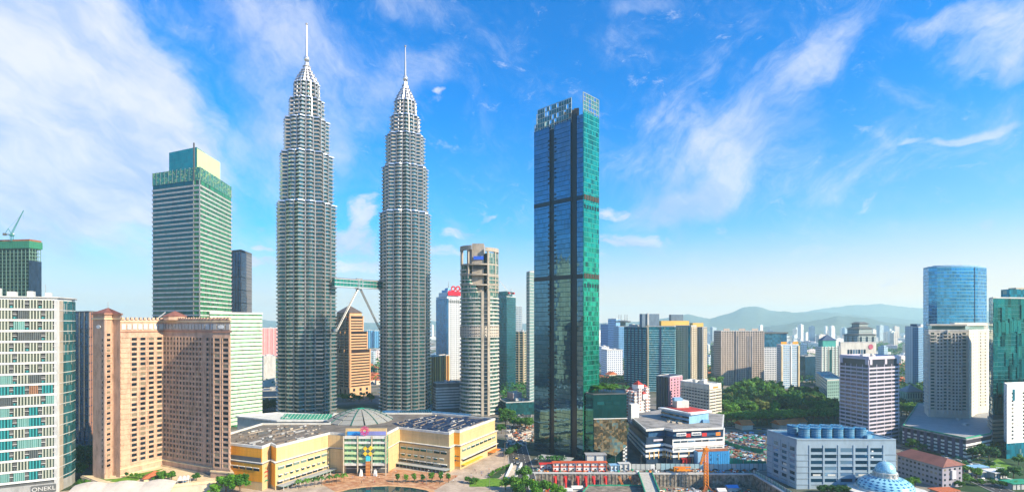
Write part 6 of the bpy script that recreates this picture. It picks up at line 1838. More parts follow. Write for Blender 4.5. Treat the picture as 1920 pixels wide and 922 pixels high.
Mm = Bld('apartment_tower', 'white balcony flats with little red hipped roofs', 'apartment building', quad((1172, 590), (1190, 572), (1217, 590)))
zm = Zh(733, 580)
Mm.body('wall', facade('mm_w', (.60, .54, .52), (.35, .12, .09), 4, 3.3, .5, .55), 0, zm); Mm.floors('balcony_band', M['white'], 1, zm, 3.3, 1.0, 1.0)
for e in (0, 1): Mm.piers('balcony_stack', facade('mm_s', (.7, .64, .62), (.35, .10, .07), 3, 3.3, .6, .55), e, 0, zm + (4 if e else 1), 5, 2.4, ts=[.25, .75])
for (px_, d_, zz0, s_) in ((1182, 592, zm, 4.5), (1196, 590, zm + 6, 6), (1208, 596, zm + 2, 5), (1190, 578, zm - 6, 4), (1206, 580, zm - 3, 4)):
    x, y = W(px_, d_); q = MB(); q.box((x, y, zz0 - 5), (s_ * 1.5, s_ * 1.5, 5.2), .6); q.build('roof_turret', M['white'], Mm.root)
    q = MB(); o = [(x + s_ * cos(.6 + pi / 4 + k * pi / 2), y + s_ * sin(.6 + pi / 4 + k * pi / 2), zz0 + .2) for k in range(4)]; q.add(o + [(x, y, zz0 + s_ * .8)], [(0, 1, 4), (1, 2, 4), (2, 3, 4), (3, 0, 4), (3, 2, 1, 0)]); q.build('red_roof', M['redroof'], Mm.root)
Mm.finish()

# ------------------------------------------------------------------ trees
M['leaf_dark'] = leafmat('leaf_dark', (.008, .05, .02), (.025, .11, .025), (.08, .22, .035))
M['leaf_mid'] = leafmat('leaf_mid', (.015, .07, .015), (.06, .18, .02), (.17, .34, .035))
M['leaf_bright'] = leafmat('leaf_bright', (.015, .08, .008), (.07, .22, .015), (.19, .40, .03))
M['leaf_olive'] = leafmat('leaf_olive', (.03, .06, .01), (.13, .17, .03), (.30, .30, .08))
M['bark'] = mat('bark', (.12, .085, .06), var=.3)
def crown_mesh(kind, seed, leaf, n=None):
    """unit tree 10 m tall: many leaf clumps spread over lobes through the crown"""
    r = random.Random(seed); vs = []; fs = []
    if kind == 'round': lobes_ = [(r.gauss(0, 1.7), r.gauss(0, 1.7), r.uniform(4.6, 8.3), r.uniform(1.2, 2.1)) for _ in range(13)]; n = n or 1500; s = .42
    if kind == 'flat': lobes_ = [(r.uniform(-4.6, 4.6), r.uniform(-4.6, 4.6), r.uniform(6.8, 8.6), r.uniform(1.2, 2.0)) for _ in range(16)]; n = n or 1500; s = .48
    if kind == 'tall': lobes_ = [(r.gauss(0, 1.1), r.gauss(0, 1.1), r.uniform(3.4, 9.0), r.uniform(1.0, 1.7)) for _ in range(13)]; n = n or 1300; s = .42
    if kind == 'young': lobes_ = [(r.gauss(0, .8), r.gauss(0, .8), r.uniform(5, 9), r.uniform(1.0, 1.8)) for _ in range(7)]; n = n or 420; s = .6
    if kind == 'palm':
        for k in range(13):
            a = 2 * pi * k / 13 + r.uniform(-.2, .2); L = r.uniform(3.6, 4.6); up = r.uniform(.3, 1.5)
            pr = []
            for t_ in range(6):
                u = t_ / 5; x = L * u; z = 8.6 + up * sin(u * 2.2) * 1.6 - 2.6 * u * u; pr.append((x, z))
            for (x0, z0), (x1, z1) in zip(pr, pr[1:]):
                for sg in (-1, 1):
                    w_ = .75; b0 = len(vs)
                    for (x, z, o_) in ((x0, z0, 0), (x1, z1, 0), (x1 + .4, z1 - .45, w_ * sg), (x0 + .3, z0 - .45, w_ * sg)):
                        vs.append((x * cos(a) - o_ * sin(a), x * sin(a) + o_ * cos(a), z))
                    fs.append((b0, b0 + 1, b0 + 2, b0 + 3))
        return mesh('crown', vs, fs, leaf)
    for i in range(n):
        lx, ly, lz, lr = lobes_[i % len(lobes_)]
        d = Vector((r.gauss(0, 1), r.gauss(0, 1), r.gauss(0, .8))).normalized()
        rad = lr * (r.random() ** .4) * r.uniform(.75, 1.12)
        c = Vector((lx, ly, lz)) + d * rad
        nn = (d + Vector((r.gauss(0, .6), r.gauss(0, .6), r.gauss(0, .6) + .35))).normalized()
        t1 = nn.cross(Vector((r.gauss(0, 1), r.gauss(0, 1), r.gauss(0, 1)))).normalized(); t2 = nn.cross(t1)
        k = s * r.uniform(.6, 1.35); b0 = len(vs)
        for (p, q_) in ((-1, -.25), (-.2, -.8), (.9, -.4), (.75, .55), (-.3, .9)):
            v = c + t1 * (p * k) + t2 * (q_ * k) + nn * r.uniform(-.1, .1); vs.append(tuple(v))
        fs.append(tuple(range(b0, b0 + 5)))
    return mesh('crown', vs, fs, leaf)
def trunk_mesh(kind, seed):
    r = random.Random(seed); q = MB()
    if kind == 'palm': q.tube((0, 0, 0), (.2, .1, 8.7), .24, .16, 7)
    else:
        top = 4.6 if kind != 'flat' else 5.0
        q.tube((0, 0, 0), (0, 0, top), .36, .2, 7)
        sp = 3.8 if kind == 'flat' else 1.6
        for k in range(6):
            a = 2 * pi * k / 6 + r.uniform(-.4, .4); z0 = r.uniform(2.2, top)
            q.tube((0, 0, z0), (sp * cos(a), sp * sin(a), r.uniform(6, 7.6)), .15, .06, 5)
    return q.mesh('trunk', M['bark'])
TREEMESH = {}
def tree(px, d, h, kind, leaf, label, group=None, z=0.0, name=None, wide=1.0, xy=None):
    v = rnd.randrange(3); key = (kind, leaf, v)
    if key not in TREEMESH: TREEMESH[key] = (crown_mesh(kind, hash(kind) % 1 + v * 7 + len(kind) * 31, M[leaf]), trunk_mesh(kind, v + 5))
    cm, tm = TREEMESH[key]
    x, y = xy or W(px, d)
    r_ = empty(name or ('palm_tree' if kind == 'palm' else 'tree'), (x, y, z), label, 'palm' if kind == 'palm' else 'tree', group, rot=rnd.uniform(0, 6.28))
    s = h / (10 if kind not in ('palm',) else 10.0)
    for nm, me in (('trunk', tm), ('crown', cm)):
        link(nm, me, r_, (0, 0, 0), 0, (s * wide, s * wide, s))
    return r_
rnd = random.Random(21)
# big bright crowns in front of the mall
for (px, d, h, lab) in ((424, 338, 13.5, 'large bright green tree against the ochre end wall of the mall, left of two'), (450, 336, 13, 'large bright green tree against the ochre end wall of the mall, right of two'), (404, 333, 8, 'lower bright tree left of the two large ones by the hotel')):
    tree(px, d, h, 'round', 'leaf_bright', lab, wide=1.15)
for (px, d, h, lab) in ((304, 339, 7.5, 'round tree left of the hotel pool canopy'), (322, 344, 6.5, 'round tree behind the hotel pool canopy'), (368, 343, 5.5, 'bushy tree right of the hotel pool canopy')):
    tree(px, d, h, 'round', 'leaf_mid', lab, z=6.6, wide=1.3)
for i, px in enumerate((238, 246, 255, 262, 270)): tree(px, 350 - i, 3.5, 'young', 'leaf_mid', 'garden tree along the hotel roof lawn', 'garden trees on the hotel roof', z=6.7, wide=1.4)
for i in range(9): tree(148 + i * 3.2, 372 + (i * 37 % 40), 12 + i % 3 * 2, 'round', 'leaf_dark', 'dark tree between the screened apartments and the pink hotel', 'dark trees left of the hotel', wide=1.1)
for i in range(5): tree(150 + i * 6, 345, 7, 'round', 'leaf_mid', 'low green tree at the foot of the hotel turret', 'low trees at the hotel foot')
for i, px in enumerate((745.5, 761, 777, 792.5, 810, 826, 841)):
    tree(px, 361 - (i % 2), 6.2 + (i % 3) * .5, 'young', 'leaf_mid', 'young tree in the row between lake and right wing of the mall', 'young trees in a row on the plaza', wide=1.15)
for i, px in enumerate((560, 575, 590, 603, 617, 631, 645)):
    tree(px, 347 + i * 2.4, 6.5, 'palm', 'leaf_mid', 'palm in the row along the left wing of the mall', 'palms along the left wing of the mall')
for (px, d, h, k) in ((980, 362, 11.5, 'round'), (948, 345, 9, 'round'), (965, 340, 11, 'round'), (985, 342, 11, 'round'), (1000, 338, 10, 'round'), (1018, 335, 9.5, 'round'), (1035, 332, 8.5, 'round'), (1052, 331, 7.5, 'round'), (1008, 328, 8, 'round'), (975, 330, 9, 'round')):
    tree(px, d, h, k, 'leaf_bright' if px > 990 else 'leaf_mid', 'bushy green tree in the clump between lawn and excavation', 'trees between the lawn and the excavation', wide=1.15)
for (px, d) in ((876, 360), (884, 358), (892, 357)): tree(px, d, 4.5, 'round', 'leaf_mid', 'small bushy tree beside the lawn', 'small trees beside the lawn', wide=1.3)
for i in range(14):
    t_ = i / 13; px = 915 + 40 * t_; d = 373 + 28 * t_
    tree(px + rnd.uniform(-3, 3), d, 2.6, 'young', 'leaf_bright', 'low bush in the planting bed beside the ramp', 'bushes in the planting bed', wide=1.9, name='bush')
for (px, d, h) in ((948, 560, 13), (956, 580, 14), (962, 555, 11), (975, 545, 12), (985, 540, 13), (993, 548, 12), (945, 600, 14), (940, 520, 10)): tree(px, d, h, 'round', 'leaf_mid', 'rounded tree beside the road left of the tall teal tower', 'trees beside the road', wide=1.2)
for i in range(6): tree(951 + i * 4, 430 + i * 4, 7, 'round', 'leaf_dark', 'small dark roadside tree between mall and tall teal tower', 'small roadside trees')
for (px) in (1030, 1038, 1046, 1054, 1014): tree(px, 403, 8, 'palm', 'leaf_dark', 'palm in front of the tall teal tower', 'palms at the foot of the tall teal tower')
for i in range(11): tree(1100 + i * 5.2 + rnd.uniform(-1, 1), 424 + rnd.uniform(-5, 14), rnd.uniform(3.5, 6.5), 'round', 'leaf_bright' if i % 3 else 'leaf_mid', 'small tree in the garden on top of the dark glass podium', 'roof garden trees', z=zP + .1, wide=1.3)
for i in range(7): tree(492 + i * 4.5, 640 + rnd.uniform(0, 40), 15, 'round', 'leaf_dark', 'dark tree behind the banded office block, left of the nearer silver tower', 'trees left of the nearer silver tower')
for i in range(9): tree(634 + i * 8 + rnd.uniform(-2, 2), 735 + rnd.uniform(-12, 12), 11, 'round' if i % 3 else 'palm', 'leaf_mid', 'tree at the foot of the brown bank tower', 'trees before the brown bank tower')
# wooded park on the right: individual crowns
GR = 'trees of the wooded park'
r6 = random.Random(66)
n = 0
for i in range(150):
    d = r6.uniform(585, 800); px = r6.uniform(1352, 1576)
    if px > 1545 and d > 640: continue
    h = r6.uniform(15, 25) * (1.25 if 1385 < px < 1460 and d > 680 else .85)
    tree(px, d, h, 'tall' if r6.random() < .4 else 'round', r6.choice(['leaf_dark', 'leaf_mid', 'leaf_bright', 'leaf_mid', 'leaf_olive', 'leaf_dark', 'leaf_bright']), 'tree in the dense wooded park behind the umbrella crowned trees', GR, wide=1.15 if r6.random() < .5 else 1.0)
for i in range(22):
    tree(1362 + i * 9.6, 556 + (i * 53 % 26), 15.5, 'flat', 'leaf_bright' if i % 3 else 'leaf_mid', 'flat topped umbrella crowned tree at the front edge of the wooded park', 'umbrella crowned trees', wide=1.25)
for i in range(8): tree(1690 + i * 5, 600 + rnd.uniform(0, 50), 13, 'flat', 'leaf_mid', 'spreading tree behind the striped car park', 'trees behind the striped car park', wide=1.1)
for i in range(7): tree(1818 + i * 6, 425 + rnd.uniform(-8, 25), 12, 'round', 'leaf_dark', 'dark tree in the shade right of the striped car park', 'shaded trees beside the car park', wide=1.2)
for i in range(6): tree(1542 + i * 9, 337 + rnd.uniform(-3, 4), 5.5, 'round', 'leaf_dark', 'dark tree below the pale blue block, left of the mosque', 'dark trees left of the mosque', wide=1.3)
for i in range(5): tree(1688 + i * 7, 350 + rnd.uniform(-3, 4), 6.5, 'round', 'leaf_mid', 'tree between the mosque and the grey lodging house', 'trees right of the mosque', wide=1.2)
for i in range(6): tree(1800 + i * 20, 352 + rnd.uniform(-5, 8), 5, 'round', 'leaf_mid', 'low tree along the avenue in the lower right corner', 'low trees along the avenue', wide=1.3)

# far woods between the districts, one mass each
def woods(name_, regions, leaf, seed, s0=4.0):
    r = random.Random(seed); vs = []; fs = []
    for (x0, x1, d0, d1, n, hh) in regions:
        from mathutils import noise as mn
        for i in range(n):
            d = r.uniform(d0, d1); px = r.uniform(x0, x1); x, y = W(px, d)
            hb = hh * (.55 + .6 * (mn.noise(Vector((x / 40, y / 40, 3))) + .5))
            c = Vector((x, y, max(1, hb * r.random() ** .4))); nn = Vector((r.gauss(0, .6), r.gauss(0, .6), 1)).normalized()
            t1 = nn.cross(Vector((1, r.random(), 0))).normalized(); t2 = nn.cross(t1); k = s0 * r.uniform(.5, 1.2) * (d / 1500) ** .5; b0 = len(vs)
            for (p, q_) in ((-1, -.25), (-.2, -.8), (.9, -.4), (.75, .55), (-.3, .9)): vs.append(tuple(c + t1 * p * k + t2 * q_ * k + nn * r.uniform(-.8, .8)))
            fs.append(tuple(range(b0, b0 + 5)))
    return tag(link(name_, mesh(name_, vs, fs, M[leaf])), 'hazy green woods and street trees between the far buildings', 'woods', kind='stuff')
woods('woods', [(480, 525, 900, 1500, 900, 14), (632, 714, 950, 1700, 1800, 14), (1120, 1180, 700, 1000, 1500, 14), (1120, 1180, 1150, 1700, 900, 14), (1318, 1356, 800, 1300, 1200, 16), (1490, 1740, 900, 2600, 9000, 15), (1655, 1740, 700, 900, 2500, 12), (1325, 1500, 1300, 2600, 2500, 14), (940, 1005, 640, 900, 900, 13)], 'leaf_dark', 5, 3.2)

# ------------------------------------------------------------------ far city
fw = [lam('fc%d' % i, c1, c2, 5 + i % 3, 5, .5, .5, var=.3) for i, (c1, c2) in enumerate((((.80, .79, .74), (.38, .42, .44)), ((.70, .70, .68), (.25, .32, .38)), ((.72, .65, .56), (.35, .32, .3)), ((.35, .47, .56), (.12, .22, .32)), ((.72, .62, .60), (.35, .3, .3)), ((.40, .48, .52), (.12, .2, .25))))]  # far walls paled, so part of the haze is in their colours
r7 = random.Random(77)
labs = [('office_block', 'hazy pale block among many in the far city', 'building', 'hazy pale blocks of the far city', (0, 1, 4)), ('apartment_tower', 'hazy tower standing out of the far city', 'apartment building', 'hazy towers of the far city', (0, 1, 2, 5, 3))]
def far(px, d, w_, dp, h, kind, rot=None):
    x, y = W(px, d); nm, lab, cat, grp, ms = labs[kind]
    b = MB(); rz = r7.uniform(-.6, .6) if rot is None else rot
    b.box((0, 0, 0), (w_, dp, h), rz)
    b.box((r7.uniform(-.2, .2) * w_, 0, h), (w_ * .35, dp * .4, 3.5), rz)
    if r7.random() < .5: b.box((w_ * .1, 0, h), (w_ * .5, dp * .6, 1.6), rz)
    tag(link(nm, b.mesh(nm, fw[r7.choice(ms)]), None, (x, y, 0)), lab, cat, grp)
gaps = [(484, 522, 5), (632, 716, 12), (804, 822, 4), (1122, 1182, 12), (1318, 1358, 10), (1425, 1500, 10), (1490, 1745, 135)]
for (x0, x1, n) in gaps:
    for i in range(n):
        d = r7.uniform(1150, 4200) if x0 != 1490 else r7.uniform(1250, 4600)
        if r7.random() < .62: far(r7.uniform(x0, x1), d, r7.uniform(18, 55), r7.uniform(14, 30), r7.uniform(10, 34), 0)
        else: far(r7.uniform(x0, x1), d, r7.uniform(16, 30) * (d / 2500) ** .4, r7.uniform(14, 24), r7.uniform(50, 98) if d > 2000 else r7.uniform(30, 55), 1)
for (x0, w0, n, yt, d) in ((1324, 6, 5, 628, 3300), (1490, 9, 4, 636, 3000), (1655, 5, 4, 622, 3400), (1512, 8, 3, 628, 4200)):
    for i in range(n): far(x0 + i * (w0 + 2), d, w0 * d / 1000 * .8, 22, Zh(yt + (i * 3 % 5), d), 1, 0)
# terracotta roofed houses
M['hw'] = mat('house_wall', (.60, .52, .44), var=.2)
hm = MB(); hm.box((0, 0, 0), (1, 1, .6), mi=0); hm.loft([[(-.56, -.56, .6), (.56, -.56, .6), (0, -.56, 1.0)][::1], [(-.56, .56, .6), (.56, .56, .6), (0, .56, 1.0)]][::-1], mi=1)
hme = hm.mesh('house', [M['hw'], M['terra']])
for (x0, x1, d0, d1, n) in ((690, 714, 900, 1500, 16), (632, 650, 1000, 1400, 3), (1322, 1356, 850, 1500, 14), (1358, 1420, 570, 575, 0), (1655, 1735, 850, 1400, 22), (1495, 1530, 1300, 2000, 8), (1122, 1170, 760, 1050, 10)):
    for i in range(n):
        d = r7.uniform(d0, d1); x, y = W(r7.uniform(x0, x1), d)
        tag(link('house', hme, None, (x, y, 0), r7.uniform(0, 3.1), (r7.uniform(12, 26), r7.uniform(10, 16), r7.uniform(9, 14))), 'low house with a terracotta gable roof in the far city', 'house', 'terracotta roofed houses of the far city')
for (px, d, w_, lab) in ((1472, 548, 22, 'long low hall with bright orange roof behind the pale blue block, left one'), (1492, 560, 16, 'low hall with bright orange roof behind the pale blue block, right one'), (1395, 545, 12, 'small orange roofed hut at the edge of the wooded park')):
    x, y = W(px, d); r_ = empty('hall', (x, y, 0), lab, 'building')
    q = MB(); q.box((0, 0, 0), (w_, 12, 5), .2); link('wall', q.mesh('wall', M['hw']), r_)
    q = MB(); ca, sa = cos(.2), sin(.2); tr = lambda a, b2, z: (a * ca - b2 * sa, a * sa + b2 * ca, z); k = w_ / 2 + 1
    q.loft([[tr(-k, -7.5, 5), tr(-k, 7.5, 5), tr(-k, 0, 9)], [tr(k, -7.5, 5), tr(k, 7.5, 5), tr(k, 0, 9)]]); link('roof', q.mesh('roof', mat('orange_tiles', (.62, .14, .03))), r_)

# ------------------------------------------------------------------ excavation and building site
def pilewall(p0, p1, zb_, zt_, label, name='retaining_wall', m=None):
    a, b2 = Vector(p0), Vector(p1); d = (b2 - a).normalized(); L = (b2 - a).length; nn = Vector((d.y, -d.x)); ag = math.atan2(d.y, d.x)
    w_ = Bld(name, label, 'wall', [tuple(a), tuple(b2), tuple(b2 - nn * .9), tuple(a - nn * .9)], zb_)
    w_.body('wall', m or M['pilew'], zb_, zt_)
    w_.body('capping_beam', M['lgrey'], zt_, zt_ + .9, off=.45)
    w_.piers('pile', M['pilew'], 0, zb_, zt_, .8, .35, n=max(4, int(L / 2.6)), ends=True)
    return w_.finish()
M['pilew'] = surf('pile_concrete', (.10, .085, .07), (.34, .30, .25), .5, c3=(.50, .46, .40), detail=9)
pilewall(PIT[0], PIT[1], PZ, -.3, 'long stained concrete pile wall along the back of the excavation')
pilewall(PIT[1], PIT[2], PZ, -.3, 'slanting concrete pile wall on the right side of the excavation')
pilewall(PIT[5], PIT[0], PZ, -.3, 'short concrete pile wall on the left side of the excavation')
pilewall(PIT[4], PIT[5], PZ, -.3, 'near left concrete pile wall of the excavation')
# struts
for i, px in enumerate((1041, 1060, 1083, 1098, 1113, 1135)):
    x, y = W(px, 380); r_ = empty('strut', (x, y, PZ), 'heavy red steel strut leaning on the back wall of the excavation', 'strut', 'red struts against the excavation wall')
    q = MB(); q.tube((0, 0, 7.4), (0, -5.5, 0), .7, n=6); link('tube', q.mesh('tube', M['red']), r_)
    q = MB(); q.box((0, -.2, 3.5), (2.4, .9, 4.6)); link('bearing_plate', q.mesh('bearing_plate', M['red']), r_)
for i, px in enumerate((1160, 1180)):
    x, y = W(px, 380); r_ = empty('strut', (x, y, PZ), ['left', 'right'][i] + ' of two orange lattice struts leaning in the excavation', 'strut', 'orange lattice struts')
    q = MB()
    for s_ in (-.6, .6): q.tube((s_, 0, 8), (s_ + 3, -9, 0), .2, n=4)
    for k in range(8): q.tube((-.6 + 3 * k / 8, -9 * k / 8, 8 - k), (.6 + 3 * (k + 1) / 8, -9 * (k + 1) / 8, 7 - k), .13, n=4)
    link('lattice', q.mesh('lattice', M['orange']), r_)
# cast slab with green edge in the pit
cs = Bld('concrete_deck', 'new concrete deck with a green netted edge inside the excavation', 'building', [W(1092, 352), W(1100, 350), W(1206, 350), W(1206, 368), W(1104, 368)], PZ)
cs.body('deck', M['dirt'], -5, -4.2); cs.roof(-4.3, M['green'], .9, .4, off=.2, name='green_net')
for i in range(9): cs.cube('column', M['grey'], (*W(1104 + i * 12.4, 351), PZ), (.8, .8, 4.1)); cs.cube('column', M['grey'], (*W(1104 + i * 12, 362), PZ), (.8, .8, 4.1))
cs.finish()
for i, px in enumerate((1137, 1172)):
    x, y = W(px, 349); r_ = empty('strut', (x, y, PZ), ['left', 'right'][i] + ' red strut in front of the green netted deck', 'strut', 'red struts before the green netted deck')
    q = MB(); q.tube((-.8, 0, 5.6), (-1.6 + i * 3, -5, 0), .45, n=6); q.tube((.6, 0, 5.6), (-.2 + i * 3, -5, 0), .45, n=6); link('tube', q.mesh('tube', M['red']), r_)
# ramp bridge
rb = empty('ramp_bridge', (*W(1208, 381), 0), 'pale concrete ramp bridge running across the excavation towards the viewer', 'bridge')
p0a, p0b, p1a, p1b = W(1197, 383), W(1222, 383), W(1226, 300), W(1256, 300)
q = MB(); q.loft([[(*p0a, -.5), (*p0b, -.5), (*p0b, .25), (*p0a, .25)][::-1], [(*p1a, -3.2), (*p1b, -3.2), (*p1b, -2.4), (*p1a, -2.4)][::-1]]); q.build('deck', mat('worn_concrete', (.46, .43, .38), var=.3, scale=.6), rb)
for (s0, s1) in ((p0a, p1a), (p0b, p1b)):
    q = MB(); q.loft([[(s0[0] - .3, s0[1], .2), (s0[0] + .3, s0[1], .2), (s0[0] + .3, s0[1], 1.6), (s0[0] - .3, s0[1], 1.6)], [(s1[0] - .3, s1[1], -2.4), (s1[0] + .3, s1[1], -2.4), (s1[0] + .3, s1[1], -1), (s1[0] - .3, s1[1], -1)]][::-1]); q.build('parapet', M['green'], rb)
for k in range(5):
    t_ = (k + .5) / 5; x = p0a[0] + (p1a[0] - p0a[0]) * t_; x2 = p0b[0] + (p1b[0] - p0b[0]) * t_; y = 383 - 83 * t_
    for xx in (x + 1, x2 - 1): q = MB(); q.box((xx, y, PZ), (.9, .9, 8.5 - 2.8 * t_)); q.build('pier', M['grey'], rb)
# second bridge deck at the pit's right rim is the kerb wall; footbridge slab
# site cabins
def cabins(px0, px1, d, z1, rows_, label, wallm, trim, name='site_cabin', depth=3.2):
    b = Bld(name, label, 'cabin', front((px0, d), (px1, d + .5), depth), .12)
    b.body('wall', wallm, .12, z1)
    L = b.edge(0)[2]; n = max(2, int(L / 3))
    for k in range(rows_):
        zz_ = .2 + (z1 - .2) * k / rows_
        b.body('red_band', trim, zz_, zz_ + .9, off=.25)
        b.grid('window', M['wd'], 0, [zz_ + 1.3], 1.1, .9, n=n, out=.12)
    b.body('roof', trim, z1, z1 + .35, off=.8)
    b.piers('post', trim, 0, .12, z1, .25, .9, n=max(2, int(L / 5)), ends=True)
    return b.finish()
cabins(1013, 1035, 392, 4.2, 1, 'small red and white site cabin left of the long red one', M['white'], M['red'])
cabins(1037, 1137, 387, 6.6, 2, 'long two storey red and white site cabin row above the excavation', M['white'], mat('site_red', (.55, .09, .03)))
cabins(1100, 1136, 398, 9.5, 1, 'grey panelled site office behind the long red cabins', M['lgrey'], M['grey'], depth=6)
cabins(1145, 1160, 388, 4.6, 1, 'white and blue site container right of the long red cabins', M['white'], M['lblue'])
cabins(1162, 1180, 389, 5.4, 1, 'pale grey site container beside the pit bridge', M['lgrey'], M['lgrey'])
cabins(1279, 1294, 404, 5.2, 1, 'bright red container in front of the low white block', M['red'], M['red'])
bs = Bld('shed', 'bright blue site shed with rusty roof beside the low white block', 'shed', front((1309, 400), (1368, 404), 14), .12)
bs.body('wall', mat('shed_blue', (.03, .26, .58), var=.15), .12, 11); bs.body('grey_wall', M['lblue'], .12, 11.2, pts=front((1308.5, 399.8), (1324, 400.6), 14), off=.1); bs.body('roof', M['rust'], 11.2, 11.6, off=-.6)
bs.grid('window', M['navy'], 0, [8.2], .8, .8, us=[.4, .62, .86], out=.1); bs.grid('vent', M['navy'], 0, [4.5], .5, 1.8, us=[.36, .4, .6, .64], out=.1); bs.piers('rib', mat('shed_blue_rib', (.05, .30, .62)), 0, .12, 11, .25, .2, n=14); bs.finish()
# hoardings
def hoarding(pts, h, label, m1, m2):
    P = [Vector(p) for p in pts]
    c = sum(P, Vector((0, 0))) / len(P); r_ = empty('hoarding', (c.x, c.y, .1), label, 'fence')
    for a, b2 in zip(P, P[1:]):
        L = (b2 - a).length; d = (b2 - a).normalized(); n = max(1, round(L / 3.4))
        for k in range(n):
            m_ = a + d * L * (k + .5) / n; link('panel', unit(m1 if (k * 7) % 5 else m2), r_, (m_.x - c.x, m_.y - c.y, 0), math.atan2(d.y, d.x), (L / n * .93, .12, h))
            e = a + d * L * k / n; link('post', unit(M['dgrey']), r_, (e.x - c.x, e.y - c.y, 0), math.atan2(d.y, d.x), (.22, .35, h + .4))
M['hoard'] = mat('hoarding_pale_blue', (.30, .46, .52), var=.2); M['hoard2'] = mat('hoarding_grey', (.46, .48, .46), var=.2)
hoarding([W(1175, 393), W(1228, 392)], 4.2, 'grey white panelled hoarding left part, beside the pit bridge', M['hoard2'], M['white'])
hoarding([W(1230, 392), W(1330, 390), W(1438, 392)], 4.8, 'pale blue panelled hoarding between the excavation and the street', M['hoard'], M['hoard2'])
hoarding([W(1368, 408), W(1400, 400), W(1437, 398)], 5.0, 'green hoarding behind the pale blue one, right of the blue shed', M['green'], M['green'])
hoarding([W(1412, 385), W(1445, 362), W(1492, 330)], 2.2, 'low pale green railing along the right rim of the excavation', mat('rail_green', (.28, .45, .40)), M['hoard2'])
hoarding([W(1360, 470), W(1395, 450), W(1432, 440)], 4.0, 'dark green hoarding round the rubble lot behind the blue shed', M['green'], M['green'])
# orange crane standing in the pit with its boom folded down
cx_, cy_ = W(1324, 374)
oc = empty('tower_crane', (cx_, cy_, PZ), 'orange crane in the excavation with its boom hanging folded down to the left', 'crane')
M['cro'] = mat('crane_orange', (.80, .26, .02), var=.2)
def lattice(q, A, B, s0, s1, r0, n):
    A, B = Vector(A), Vector(B); d = (B - A).normalized(); u = d.cross(Vector((0, 1, .2))).normalized(); v = d.cross(u)
    c = [(u + v), (u - v), (-u - v), (-u + v)]
    for k in range(4): q.tube(A + c[k] * s0, B + c[k] * s1, r0, n=4)
    for i in range(n):
        f0, f1 = i / n, (i + 1) / n
        for k in range(4): q.tube(A + (B - A) * f0 + c[k] * (s0 + (s1 - s0) * f0), A + (B - A) * f1 + c[(k + 1) % 4] * (s0 + (s1 - s0) * f1), r0 * .7, n=4)
q = MB(); lattice(q, (0, 0, 1.5), (-.2, 0, 28), 1.15, 1.0, .28, 13); o = link('mast', q.mesh('mast', M['cro']), oc)
q = MB(); lattice(q, (-.6, -.5, 29), (-4.6, -2.2, 18.5), .75, .45, .26, 6); link('boom', q.mesh('boom', M['cro']), oc)
q = MB(); q.box((-.2, 0, 28), (3, 2.6, 1.4)); q.tube((-.2, 0, 29), (.6, 0, 31), .35, n=5); link('head', q.mesh('head', M['cro']), oc)
q = MB()
for k in range(4): a = pi / 4 + k * pi / 2; q.tube((0, 0, 4.5), (4.2 * cos(a), 4.2 * sin(a), .3), .4, n=5); q.box((4.2 * cos(a), 4.2 * sin(a), 0), (1.6, 1.6, .6))
q.box((0, 0, 0), (3.4, 3.4, 1.8)); link('base', q.mesh('base', M['rust']), oc)
q = MB(); q.tube((-4.6, -2.2, 18.5), (-4.6, -2.2, 15.5), .1, n=4); q.box((-4.6, -2.2, 14.6), (.7, .5, .9)); link('hook', q.mesh('hook', M['dgrey']), oc)
# orange mobile crane truck
tc = empty('mobile_crane', (*W(1278, 386.5), .12), 'orange mobile crane parked in front of the pale blue hoarding', 'truck')
def part(name_, m_, lst, root):
    q = MB()
    for c, s_ in lst: q.box(c, s_)
    return link(name_, q.mesh(name_, m_), root)
part('chassis', M['cro'], [((0, 0, .9), (12, 2.6, 1.0)), ((0, 0, 1.9), (5, 2.4, 1.0))], tc); part('cab', M['cro'], [((-5, 0, 1.9), (2, 2.5, 1.5))], tc); part('boom', M['orange'], [((.6, 0, 3.0), (12, .9, .9))], tc); part('windscreen', M['wd'], [((-6.03, 0, 2.3), (.1, 2.1, .9))], tc)
for i in range(4):
    q = MB(); q.tube((-4.5 + i * 3, -1.3, .6), (-4.5 + i * 3, 1.3, .6), .6, n=12); link('wheel', q.mesh('wheel', M['dgrey']), tc)
# scattered material: nobody could count it
def debris(name_, label, poly_, n, z, ms, seed, smax=4):
    r = random.Random(seed); q = MB(); k = 0
    x0, x1 = min(p[0] for p in poly_), max(p[0] for p in poly_); y0, y1 = min(p[1] for p in poly_), max(p[1] for p in poly_)
    while k < n:
        x, y = r.uniform(x0, x1), r.uniform(y0, y1)
        if not inpoly(x, y, poly_): continue
        k += 1
        if r.random() < .5: s_ = (r.uniform(1, smax * 1.6), r.uniform(.3, .9), r.uniform(.2, 1.0))
        else: s_ = (r.uniform(.6, smax), r.uniform(.6, smax * .7), r.uniform(.2, 1.6))
        q.box((x, y, z), s_, r.uniform(0, 3.1), mi=r.randrange(len(ms)))
    return tag(q.build(name_, ms), label, 'building materials', kind='stuff')
pitp = [W(1000, 340), W(1010, 376), W(1405, 376), W(1480, 322), W(1470, 292), W(980, 292)]
dm_ = [M['dirt'], M['lgrey'], M['rust'], M['white'], M['dgrey'], M['green'], M['lblue'], M['red'], M['beige'], M['dirt'], M['dgrey'], M['orange']]
debris('rubble', 'timber, steel and sheeting strewn over the floor of the excavation', pitp, 1500, PZ, dm_, 3, 3.2)
debris('rubble', 'sheeting and materials stored along the rim of the excavation', [W(1000, 386), W(1410, 385), W(1425, 390), W(1240, 390), W(1000, 391)], 260, .12, dm_, 4, 2.2)
